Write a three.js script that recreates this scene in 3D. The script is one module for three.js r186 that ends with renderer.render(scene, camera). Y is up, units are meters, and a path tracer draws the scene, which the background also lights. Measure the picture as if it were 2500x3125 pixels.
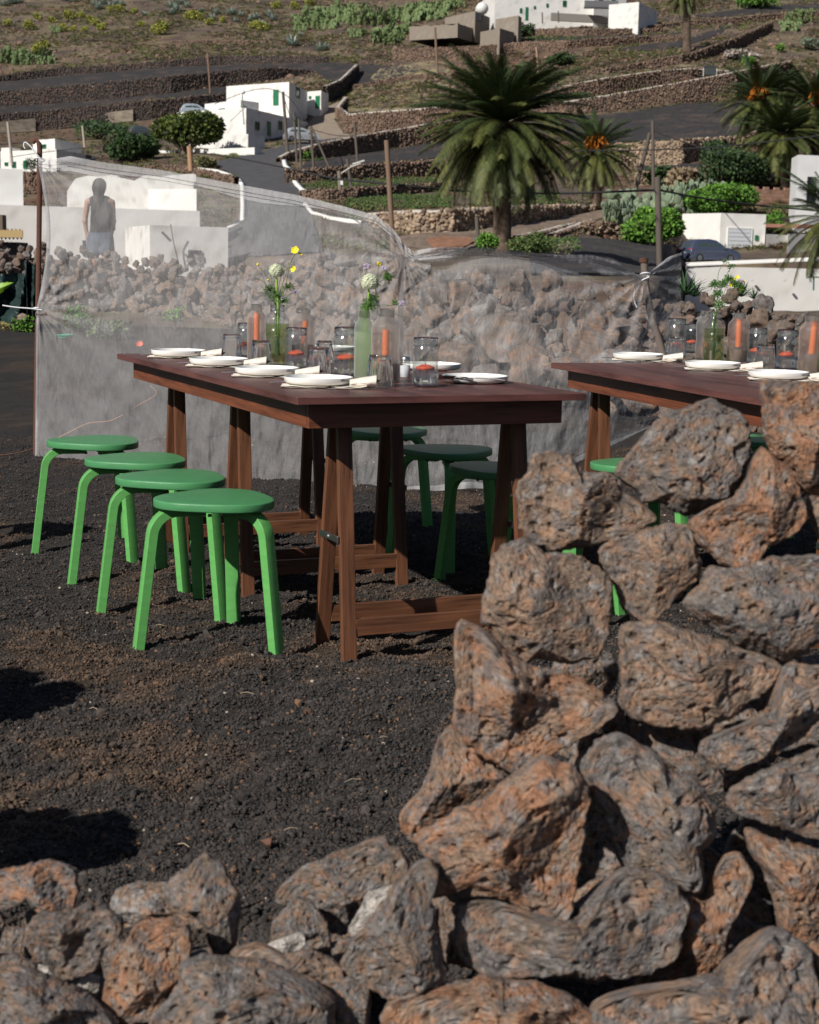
import * as THREE from 'three';
import { RoundedBoxGeometry } from 'three/addons/geometries/RoundedBoxGeometry.js';
import { mergeGeometries, mergeVertices, toCreasedNormals } from 'three/addons/utils/BufferGeometryUtils.js';
import { MarchingCubes } from 'three/addons/objects/MarchingCubes.js';
import { createNoise3D } from 'simplex-noise';

// ---------------------------------------------------------------- camera, sky, sun, exposure
const FOCAL = 4893, PITCH = 0.152, ROLL = 0.02, EYE = 1.14;       // surveyed from stools and table
const scene = new THREE.Scene();
const camera = new THREE.PerspectiveCamera(2 * Math.atan(1562.5 / FOCAL) * 180 / Math.PI, 0.8, 0.05, 3000);
camera.position.set(0, EYE, 0);
camera.rotation.order = 'YXZ';
camera.rotation.set(-PITCH, 0, ROLL);
camera.focus = 6.6;
camera.userData.fStop = camera.getFocalLength() / 6.6;             // 6.6 mm of aperture
camera.updateMatrixWorld();
const SUN_AZ = 50 * Math.PI / 180, SUN_EL = 35 * Math.PI / 180;
const toSun = new THREE.Vector3(-Math.cos(SUN_EL) * Math.cos(SUN_AZ), Math.sin(SUN_EL), Math.cos(SUN_EL) * Math.sin(SUN_AZ));
{ // clear afternoon sky: deep blue overhead, paler to the horizon and towards the sun
  const w = 256, h = 128, d = new Float32Array(w * h * 4), v = new THREE.Vector3();
  for (let j = 0; j < h; j++) for (let i = 0; i < w; i++) {
    const el = ((j + 0.5) / h - 0.5) * Math.PI, az = ((i + 0.5) / w - 0.5) * 2 * Math.PI; v.set(Math.cos(el) * Math.cos(az), Math.sin(el), Math.cos(el) * Math.sin(az));
    const up = Math.max(0, v.y), g = Math.pow(1 - up, 3), c = Math.max(0, v.dot(toSun)), halo = 0.25 * Math.pow(c, 6) + 0.06 * c * c, k = v.y < 0 ? 0.42 : 0.76;
    d.set([k * (0.05 + 0.19 * g + halo), k * (0.095 + 0.2 * g + halo * 0.95), k * (0.2 + 0.16 * g + halo * 0.85), 1], (j * w + i) * 4);
  }
  const t = new THREE.DataTexture(d, w, h, THREE.RGBAFormat, THREE.FloatType); t.mapping = THREE.EquirectangularReflectionMapping; t.magFilter = t.minFilter = THREE.LinearFilter; t.needsUpdate = true;
  scene.background = t; scene.environment = t;
}
const sun = new THREE.DirectionalLight(new THREE.Color().setRGB(1, 0.955, 0.88), 5.0);
sun.name = 'sun'; sun.position.copy(toSun).multiplyScalar(120); sun.target.position.set(0, 0, -60);
sun.position.add(sun.target.position);
sun.castShadow = true; sun.shadow.radius = 1.2; sun.shadow.mapSize.set(4096, 4096);
Object.assign(sun.shadow.camera, { left: -150, right: 150, top: 150, bottom: -150, near: 1, far: 500 });
scene.add(sun, sun.target);
const renderer = new THREE.WebGLRenderer({ antialias: true });
renderer.toneMapping = THREE.LinearToneMapping;
renderer.toneMappingExposure = 1.0;
renderer.shadowMap.enabled = true;

// ---------------------------------------------------------------- helpers
let seedState = 12345;
const seed = (s) => { seedState = s >>> 0; };
const rnd = () => { seedState = (seedState + 0x6D2B79F5) >>> 0; let t = seedState; t = Math.imul(t ^ (t >>> 15), t | 1); t ^= t + Math.imul(t ^ (t >>> 7), t | 61); return ((t ^ (t >>> 14)) >>> 0) / 4294967296; };
const rr = (a, b) => a + (b - a) * rnd();
const noise = createNoise3D(rnd);
const fbm = (x, y, z, o = 4) => { let s = 0, a = 0.5, f = 1; for (let i = 0; i < o; i++) { s += a * noise(x * f, y * f, z * f); a *= 0.5; f *= 2.03; } return s; };
const clamp = (x, a = 0, b = 1) => Math.min(b, Math.max(a, x));
const smooth = (a, b, x) => { const t = clamp((x - a) / (b - a)); return t * t * (3 - 2 * t); };
const lerp = (a, b, t) => a + (b - a) * t;
const V = (x, y, z) => new THREE.Vector3(x, y, z);
const M4 = () => new THREE.Matrix4();
const camX = V(0, 0, 0), camU = V(0, 0, 0), camB = V(0, 0, 0);
camera.matrixWorld.extractBasis(camX, camU, camB);
const rayDir = (px, py) => camX.clone().multiplyScalar((px - 1250) / FOCAL).addScaledVector(camU, (1562.5 - py) / FOCAL).addScaledVector(camB, -1);
// the surveyed point seen at a photograph pixel (2500 x 3125), at a distance z ahead / on a level plane
const at = (px, py, z) => { const d = rayDir(px, py); return d.multiplyScalar(z / -d.z).add(camera.position); };
const onLevel = (px, py, h) => { const d = rayDir(px, py); return d.multiplyScalar((h - EYE) / d.y).add(camera.position); };

const counts = {};
function numbered(n) { counts[n] = (counts[n] ?? -1) + 1; return counts[n] ? n + '_' + String(counts[n]).padStart(3, '0') : n; }
function tag(o, label, category, group, kind) {
  if (label) o.userData.label = label;
  if (category) o.userData.category = category;
  if (group) o.userData.group = group;
  if (kind) o.userData.kind = kind;
  return o;
}
function thing(name, label, category, pos = [0, 0, 0], turn = 0, group, kind) {
  const g = new THREE.Group(); g.name = numbered(name); g.position.set(...pos); g.rotation.y = turn;
  scene.add(g); return tag(g, label, category, group, kind);
}
function part(parent, name, geo, mat, pos, rot) {
  const m = new THREE.Mesh(geo, mat); m.name = parent === scene ? numbered(name) : name;
  if (pos) m.position.set(...pos); if (rot) m.rotation.set(...rot);
  m.castShadow = m.receiveShadow = true; parent.add(m); return m;
}
const single = (name, label, category, geo, mat, group, kind) => tag(part(scene, name, geo, mat), label, category, group, kind);
function copyOf(o, pos, turn, label, group) {
  const c = o.clone(); c.userData = { ...o.userData }; c.name = numbered(o.name.replace(/_\d{3}$/, '')); scene.add(c);
  if (pos) c.position.set(...pos); if (turn !== undefined) c.rotation.y = turn;
  return tag(c, label, null, group);
}
function plain(g) {                                                 // same attributes for merging
  g = g.index ? g.toNonIndexed() : g;
  for (const k of Object.keys(g.attributes)) if (!['position', 'normal', 'uv'].includes(k)) g.deleteAttribute(k);
  if (!g.attributes.uv) g.setAttribute('uv', new THREE.BufferAttribute(new Float32Array(g.attributes.position.count * 2), 2));
  if (!g.attributes.normal) g.computeVertexNormals();
  return g;
}
const join = (list) => mergeGeometries(list.map(plain));
const box = (w, h, d, x = 0, y = 0, z = 0) => new THREE.BoxGeometry(w, h, d).translate(x, y, z);
const rbox = (w, h, d, r, x = 0, y = 0, z = 0) => new RoundedBoxGeometry(w, h, d, 2, r).translate(x, y, z);
const cyl = (a, b, h, n = 16, x = 0, y = 0, z = 0) => new THREE.CylinderGeometry(a, b, h, n).translate(x, y, z);
const lathe = (pts, n = 32) => new THREE.LatheGeometry(pts.map((p) => new THREE.Vector2(p[0], p[1])), n);
function tube(pts, r, n = 24, k = 6) { return new THREE.TubeGeometry(new THREE.CatmullRomCurve3(pts.map((p) => p.isVector3 ? p : V(...p))), n, r, k, false); }
function beam(a, b, w, h, up = V(0, 1, 0)) {                          // square bar from a to b, w across, h along "up"
  a = a.isVector3 ? a : V(...a); b = b.isVector3 ? b : V(...b);
  const d = b.clone().sub(a), L = d.length(); d.normalize();
  const s = d.clone().cross(up).normalize(), u = s.clone().cross(d);
  return boxUV(rbox(L, h, w, Math.min(w, h) * 0.08), 1).applyMatrix4(M4().makeBasis(d, u, s).setPosition(a.clone().add(b).multiplyScalar(0.5)));
}
function boxUV(g, s = 1) {                                          // uv in metres from the face's own plane
  g = g.index ? g.toNonIndexed() : g; if (!g.attributes.normal) g.computeVertexNormals();
  const p = g.attributes.position, n = g.attributes.normal, uv = new Float32Array(p.count * 2);
  for (let i = 0; i < p.count; i++) {
    const ax = Math.abs(n.getX(i)), ay = Math.abs(n.getY(i)), az = Math.abs(n.getZ(i)), x = p.getX(i), y = p.getY(i), z = p.getZ(i);
    if (ay >= ax && ay >= az) { uv[2 * i] = x; uv[2 * i + 1] = z; } else if (az >= ax) { uv[2 * i] = x; uv[2 * i + 1] = y; } else { uv[2 * i] = z; uv[2 * i + 1] = y; }
    uv[2 * i] *= s; uv[2 * i + 1] *= s;
  }
  g.setAttribute('uv', new THREE.BufferAttribute(uv, 2)); return g;
}
function quadGrid(nx, ny, f, uvf) {                                  // surface from f(u, v) -> Vector3
  const pos = [], uv = [], idx = [];
  for (let j = 0; j <= ny; j++) for (let i = 0; i <= nx; i++) { const p = f(i / nx, j / ny); pos.push(p.x, p.y, p.z); const t = uvf ? uvf(i / nx, j / ny) : [i / nx, j / ny]; uv.push(t[0], t[1]); }
  for (let j = 0; j < ny; j++) for (let i = 0; i < nx; i++) { const a = j * (nx + 1) + i, b = a + 1, c = a + nx + 1, d = c + 1; idx.push(a, b, d, a, d, c); }
  const g = new THREE.BufferGeometry(); g.setAttribute('position', new THREE.Float32BufferAttribute(pos, 3)); g.setAttribute('uv', new THREE.Float32BufferAttribute(uv, 2)); g.setIndex(idx); g.computeVertexNormals(); return g;
}
function paint(g, f) {                                               // vertex colours: f(x, y, z) -> [r, g, b] linear
  const p = g.attributes.position, c = new Float32Array(p.count * 3);
  for (let i = 0; i < p.count; i++) c.set(f(p.getX(i), p.getY(i), p.getZ(i), i), i * 3);
  g.setAttribute('color', new THREE.BufferAttribute(c, 3)); return g;
}
function dataTex(w, h, f, srgb = false, rep = [1, 1]) {              // f(u, v) -> [r, g, b] in 0..1 (linear unless srgb)
  const d = new Uint8Array(w * h * 4);
  for (let j = 0; j < h; j++) for (let i = 0; i < w; i++) { const c = f(i / w, j / h); for (let k = 0; k < 3; k++) d[(j * w + i) * 4 + k] = clamp(c[k]) * 255; d[(j * w + i) * 4 + 3] = 255; }
  const t = new THREE.DataTexture(d, w, h); t.wrapS = t.wrapT = THREE.RepeatWrapping; t.magFilter = THREE.LinearFilter; t.repeat.set(...rep);
  if (srgb) t.colorSpace = THREE.SRGBColorSpace; t.needsUpdate = true; return t;
}
// noise that tiles over the unit square
const tile = (u, v, f, s = 0, o = 3) => { let r = 0, a = 0.5; for (let i = 0; i < o; i++) { const k = f / (2 * Math.PI), A = 2 * Math.PI * u, B = 2 * Math.PI * v; r += a * noise(k * Math.cos(A) + s, k * Math.sin(A) + 3 * k * Math.cos(B), k * Math.sin(B) * 3 - s); f *= 2; a *= 0.5; } return r; };
const mix3 = (a, b, t) => [lerp(a[0], b[0], t), lerp(a[1], b[1], t), lerp(a[2], b[2], t)];
const mul3 = (a, k) => [a[0] * k, a[1] * k, a[2] * k];
const mat = (c, rough = 0.9, o = {}) => new THREE.MeshStandardMaterial({ color: new THREE.Color().setRGB(...c), roughness: rough, side: THREE.DoubleSide, ...o });
const tint = (rough = 0.95, o = {}) => new THREE.MeshStandardMaterial({ color: 0xffffff, vertexColors: true, roughness: rough, side: THREE.DoubleSide, ...o });
function instances(parent, name, geo, material, list, colors) {      // list of Matrix4
  const m = new THREE.InstancedMesh(geo, material, list.length); m.name = parent === scene ? numbered(name) : name;
  list.forEach((x, i) => m.setMatrixAt(i, x)); if (colors) colors.forEach((c, i) => m.setColorAt(i, new THREE.Color().setRGB(...c)));
  m.userData.kind = 'stuff'; m.castShadow = m.receiveShadow = true; parent.add(m); return m;
}
const trs = (p, q, s) => M4().compose(p, q, s);
const spin = (x, y, z) => new THREE.Quaternion().setFromEuler(new THREE.Euler(x, y, z));

// ---------------------------------------------------------------- materials
const woodMap = dataTex(512, 256, (u, v) => { const g = tile(u, v * 1.0, 3, 5, 2) * 0.6 + Math.sin((v * 26 + tile(u, v, 2, 9, 2) * 1.6) * Math.PI * 2) * 0.13 + tile(u * 1, v, 40, 2, 2) * 0.25; const st = tile(u, v, 2.2, 13, 3), k = 0.74 + g * 0.55 + st * 0.5 - 0.5 * Math.max(0, tile(u, v, 7, 31, 2) - 0.2); return [k, k * 0.97, k * 0.95]; });
const fineGrain = dataTex(256, 256, (u, v) => { const k = 0.5 + tile(u, v, 60, 1, 3); return [k, k, k]; });
const paintMap = dataTex(256, 256, (u, v) => { const k = 0.9 + 0.12 * tile(u, v, 3, 4, 3) + 0.08 * tile(u * 1, v, 50, 6, 2); const w = smooth(0.3, 0.4, tile(u, v, 14, 44, 3)); return [k + 0.1 * w, k, k + 0.12 * w]; });
const M = {
  tabletop: mat([0.155, 0.062, 0.054], 0.42, { map: woodMap.clone(), bumpMap: woodMap.clone(), bumpScale: 0.0007 }),
  apron: mat([0.2, 0.064, 0.03], 0.5, { map: woodMap.clone(), bumpMap: woodMap.clone(), bumpScale: 0.0008 }),
  trestle: mat([0.18, 0.072, 0.034], 0.55, { map: woodMap.clone(), bumpMap: woodMap.clone(), bumpScale: 0.001 }),
  steel: mat([0.5, 0.5, 0.5], 0.35, { metalness: 1 }),
  leg: mat([0.13, 0.43, 0.11], 0.5, { map: paintMap, bumpMap: fineGrain.clone(), bumpScale: 0.0003 }),
  seat: mat([0.08, 0.29, 0.115], 0.42, { map: paintMap, bumpMap: fineGrain.clone(), bumpScale: 0.0003 }),
  cleat: mat([0.04, 0.2, 0.06], 0.6),
  rust: mat([0.13, 0.055, 0.035], 0.85, { bumpMap: fineGrain.clone(), bumpScale: 0.002 }),
  porcelain: mat([0.8, 0.79, 0.76], 0.18),
  linen: mat([0.74, 0.68, 0.6], 0.95),
  darkSteel: mat([0.3, 0.28, 0.27], 0.3, { metalness: 1 }),
  candle: mat([0.9, 0.2, 0.035], 0.45),
  floatCandle: mat([0.8, 0.13, 0.06], 0.45),
  whiteTie: mat([0.75, 0.76, 0.78], 0.4),
};
M.tabletop.map.repeat.set(0.7, 1.6); M.apron.map.repeat.set(0.8, 3); M.trestle.map.repeat.set(0.9, 4);
for (const k of ['tabletop', 'apron', 'trestle']) M[k].bumpMap.repeat.copy(M[k].map.repeat);
const clear = (o) => new THREE.MeshPhysicalMaterial({ color: 0xffffff, transmission: 1, roughness: 0.02, ior: 1.5, side: THREE.DoubleSide, ...o });
M.thinGlass = clear({ thickness: 0, roughness: 0.08, ior: 2.0, color: new THREE.Color().setRGB(0.95, 0.96, 0.95) });
M.frosted = clear({ thickness: 0, roughness: 0.6, color: new THREE.Color().setRGB(0.9, 0.88, 0.84) });
M.greenFrost = clear({ thickness: 0, roughness: 0.66, color: new THREE.Color().setRGB(0.88, 0.94, 0.82) });
M.glass = clear({ thickness: 0.003, roughness: 0.06 });
M.water = clear({ thickness: 0.05, ior: 1.33, roughness: 0 });
M.greenWater = clear({ thickness: 0, ior: 1.4, roughness: 0.25, color: new THREE.Color().setRGB(0.78, 0.84, 0.56) });
M.net = new THREE.MeshPhysicalMaterial({ color: new THREE.Color().setRGB(0.6, 0.59, 0.605), roughness: 0.6, opacity: 0.245, transparent: true, side: THREE.DoubleSide, sheen: 0.3, sheenColor: new THREE.Color(1, 1, 1), sheenRoughness: 0.5 });
M.netHem = M.net.clone(); M.netHem.opacity = 0.4;
// lattice noise that repeats over the unit square
function lattice(n, sd) { seed(sd); const a = new Float32Array(n * n).map(() => rnd() * 2 - 1); return (u, v) => { const x = u * n, y = v * n, i = Math.floor(x), j = Math.floor(y), f = x - i, g = y - j, s = f * f * (3 - 2 * f), t = g * g * (3 - 2 * g), q = (p, r) => a[((r % n) + n) % n * n + ((p % n) + n) % n]; return lerp(lerp(q(i, j), q(i + 1, j), s), lerp(q(i, j + 1), q(i + 1, j + 1), s), t); }; }
const grainLayers = [[12, 1], [25, 2], [50, 3], [101, 4], [203, 5]].map(([n, k]) => lattice(n, 900 + k));
const stoneGrain = (u, v) => { let k = 0; grainLayers.forEach((f, i) => { k += f(u, v) * [0.3, 0.28, 0.3, 0.3, 0.22][i]; }); const p = grainLayers[2](u + 0.37, v + 0.11) + 0.3 * grainLayers[3](u, v + 0.2); return [k, p]; };
const stoneBump = dataTex(512, 512, (u, v) => { const [k, p] = stoneGrain(u, v), h = 0.6 + 0.35 * k - 0.5 * smooth(0.55, 0.85, p); return [h, h, h]; });
const stoneMap = dataTex(512, 512, (u, v) => { const [k, p] = stoneGrain(u, v), t = 0.84 + 0.2 * grainLayers[3](u + 0.2, v) + 0.16 * grainLayers[1](u, v + 0.6), w = grainLayers[1](u + 0.5, v); return [t, t * (0.985 + 0.03 * w), t * (0.97 + 0.07 * w)]; });
const rockMat = tint(0.96, { map: stoneMap, bumpMap: stoneBump, bumpScale: 0.006 });

// ---------------------------------------------------------------- rocks
const ORANGE = [0.37, 0.178, 0.092], TAN = [0.315, 0.205, 0.138], BROWN = [0.235, 0.165, 0.12], GREY = [0.19, 0.168, 0.16], DARK = [0.1, 0.083, 0.076], PALE = [0.33, 0.315, 0.305];
function rockColor(tone, s) {
  return (x, y, z) => {                                             // oxide, grey crust and pale lichen patches of lava stone
    const a = fbm(x * 1.5 + s, y * 1.5, z * 1.5, 4), b = fbm(x * 1.9 - s, y * 1.9, z * 1.9 + s, 5), d = fbm(x * 15, y * 15 + s, z * 15, 3), e = fbm(x * 2.2 + 4, y * 3.6 + s, z * 3.6, 5);
    let c = mix3(tone[0], tone[1], smooth(-0.12, 0.2, a)); if (tone[0][0] < 0.55) { c = mix3(c, GREY, 0.75 * smooth(0.08, 0.26, b)); c = mix3(c, ORANGE, 0.5 * smooth(0.12, 0.32, e)); } c = mix3(c, DARK, 0.5 * smooth(0.26, 0.4, -e)); c = mix3(c, PALE, 0.6 * smooth(0.3, 0.42, fbm(x * 3 + 5 * s, y * 3 + 3, z * 3, 5)));
    return mul3(mix3(c, Array(3).fill((c[0] + c[1] + c[2]) / 3), 0.12), 0.92 * Math.max(0.35, 1 + d * 0.6));
  };
}
const ball = {};
const sphere = (n) => { if (!ball[n]) { const g = new THREE.IcosahedronGeometry(1, n); g.deleteAttribute('uv'); g.deleteAttribute('normal'); ball[n] = mergeVertices(g, 1e-5); } return ball[n].clone(); };
function ballUV(g) {
  const p = g.attributes.position, n = g.attributes.normal, uv = new Float32Array(p.count * 2);
  for (let i = 0; i < p.count; i++) { uv[2 * i] = p.getX(i) * 0.9 + p.getZ(i) * 0.6; uv[2 * i + 1] = p.getY(i) * 0.9 + p.getZ(i) * 0.5; }
  g.setAttribute('uv', new THREE.BufferAttribute(uv, 2)); return g;
}
function rockShape(s, detail, rough = 0.16, cuts = 9, near = 0.62) {              // unit rock: sphere cut by planes, then weathered
  seed(s * 7919 + 13); const g = sphere(detail), p = g.attributes.position, planes = [];
  for (let k = 0; k < cuts; k++) { const n = V(rr(-1, 1), rr(-1, 1), rr(-1, 1)).normalize(); planes.push([n, rr(near, 0.9)]); }
  const v = V(0, 0, 0);
  for (let i = 0; i < p.count; i++) {
    v.fromBufferAttribute(p, i);
    for (const [n, d] of planes) { const h = v.dot(n) - d; if (h > 0) v.addScaledVector(n, -h * 0.92); }
    const w = v.clone().normalize(); v.addScaledVector(w, rough * fbm(w.x * 1.7 + s, w.y * 1.7, w.z * 1.7, 4) - rough * 0.7 * Math.max(0, fbm(w.x * 4 + s, w.y * 4 - s, w.z * 4, 3)));
    p.setXYZ(i, v.x, v.y, v.z);
  }
  g.computeVertexNormals(); return ballUV(g);
}
// a stone of the near wall: its silhouette as surveyed, given its own depth
function wallStone(parent, poly, z, tone, s, thick = 0.72, rough = 1) {
  const mx = poly.reduce((a, q) => a + q[0], 0) / poly.length, my = poly.reduce((a, q) => a + q[1], 0) / poly.length, pts = poly.map(([x, y]) => at(mx + (x - mx) * 1.06, my + (y - my) * 1.06, z)), c = V(0, 0, 0); pts.forEach((q) => c.addScaledVector(q, 1 / pts.length));
  const xy = pts.map((q) => { const d = q.clone().sub(c); return [d.dot(camX), d.dot(camU)]; });
  let area = 0; xy.forEach((a, i) => { const b = xy[(i + 1) % xy.length]; area += a[0] * b[1] - a[1] * b[0]; });
  const R = Math.sqrt(Math.abs(area) / 2 / Math.PI), N = 180, rad = [];
  for (let k = 0; k < N; k++) {
    const t = k / N * 2 * Math.PI, dx = Math.cos(t), dy = Math.sin(t); let best = 0;
    xy.forEach((a, i) => { const b = xy[(i + 1) % xy.length], ex = b[0] - a[0], ey = b[1] - a[1], den = dx * ey - dy * ex; if (Math.abs(den) < 1e-12) return; const r = (a[0] * ey - a[1] * ex) / den, u = (a[0] * dy - a[1] * dx) / den; if (r > 0 && u >= 0 && u <= 1) best = Math.max(best, r); });
    rad.push(best || R);
  }
  const sm = rad.map((_, k) => { let q = 0; for (let d = -2; d <= 2; d++) q += rad[(k + d + N) % N]; return q / 5; });
  // broken faces: a blunt front of a few planes, bevelled steeply at the outline, then chipped and pored
  seed(s * 131 + 7); const planes = [], H = R * thick * rr(0.9, 1.1), ox = rr(-0.25, 0.25) * R, oy = rr(-0.2, 0.3) * R;
  for (let k = 0; k < 8; k++) { const t = k / 8 * 6.283 + rr(-0.4, 0.4), sl = rr(0.2, 1.25) * (k % 3 ? 1 : 0.45), lift = rr(0.0, 0.16) * R; planes.push([Math.cos(t) * sl, Math.sin(t) * sl, lift]); }
  const g = sphere(R * FOCAL / z > 150 ? 48 : 28), p = g.attributes.position, w = V(0, 0, 0), o = V(0, 0, 0), f = rockColor(tone, s * 3.7), col = [], dirs = [];
  for (let i = 0; i < p.count; i++) {
    w.fromBufferAttribute(p, i); dirs.push(Math.atan2(w.x, w.z) / 6.28319 * R * 22 + s * 0.37, w.y * R * 4.2 + s * 0.21, 0); const ang = (Math.atan2(w.y, w.x) / (2 * Math.PI) + 1) % 1, t = ang * N, k = Math.floor(t), e = Math.min(1, Math.hypot(w.x, w.y)), c2 = Math.cos(ang * 6.28319), s2 = Math.sin(ang * 6.28319);
    const r = lerp(sm[k % N], sm[(k + 1) % N], t - k) * (1 + 0.07 * fbm(c2 * 2.6 + s, s2 * 2.6, s, 5)), edge = (1 - e) * r, x = c2 * e * r, y = s2 * e * r, back = w.z < 0 ? -1 : 1;
    let h = H; for (const [px, py, l] of planes) h = Math.min(h, H + l - px * (x - ox) - py * (y - oy));
    h = Math.max(h, 0.18 * R); const rim = edge < 0.02 * R ? edge * 7 : 0.14 * R + (edge - 0.02 * R) * 1.9; h = Math.min(h, rim) * (back < 0 ? 0.8 : 1);
    o.set(x, y, back * h); const u = o.clone().divideScalar(R);
    let d = 0.05 * fbm(u.x * 1.5 + s, u.y * 1.5, u.z * 1.5, 2) + 0.024 * fbm(u.x * 5 + s, u.y * 5, u.z * 5, 4) - 0.012 * Math.abs(fbm(u.x * 3.3, u.y * 3.3 + s, u.z * 3.3, 3)) + 0.008 * noise(u.x * 17, u.y * 17 + s, u.z * 17);
    const cr = noise(u.x * 1.3 + s, u.y * 1.3 - s, u.z * 1.3); d -= 0.1 * Math.max(0, 0.1 - Math.abs(cr)) * 6 * smooth(0.0, 0.4, noise(u.x * 1.1, u.y * 1.1 + s, 4));
    const pit = noise(u.x * 2.6 - s, u.y * 2.6, u.z * 2.6 + s); d -= 0.09 * smooth(0.55, 0.8, pit);
    let deep = 0; for (const [fq, th, am] of [[5.5, 0.83, 0.14], [11, 0.84, 0.09]]) { const hole = noise(u.x * fq + s, u.y * fq, u.z * fq + s), q = smooth(th, th + 0.12, hole); d -= am * q; }
    o.x += w.x * d * R * rough * 0.6; o.y += w.y * d * R * rough * 0.6; o.z += back * (0.55 + 0.45 * Math.abs(w.z)) * d * R * rough * smooth(0, 0.12, 1 - e);
    p.setXYZ(i, o.x, o.y, o.z); col.push(...f(u.x, u.y, u.z));
  }
  g.setAttribute('color', new THREE.Float32BufferAttribute(col, 3)); g.computeVertexNormals();
  const uv = new Float32Array(p.count * 2); for (let i = 0; i < p.count; i++) { uv[2 * i] = dirs[3 * i]; uv[2 * i + 1] = dirs[3 * i + 1]; } g.setAttribute('uv', new THREE.BufferAttribute(uv, 2));
  const m = part(parent, 'stone', g, rockMat); m.position.copy(c); m.quaternion.copy(camera.quaternion); return m;
}
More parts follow.
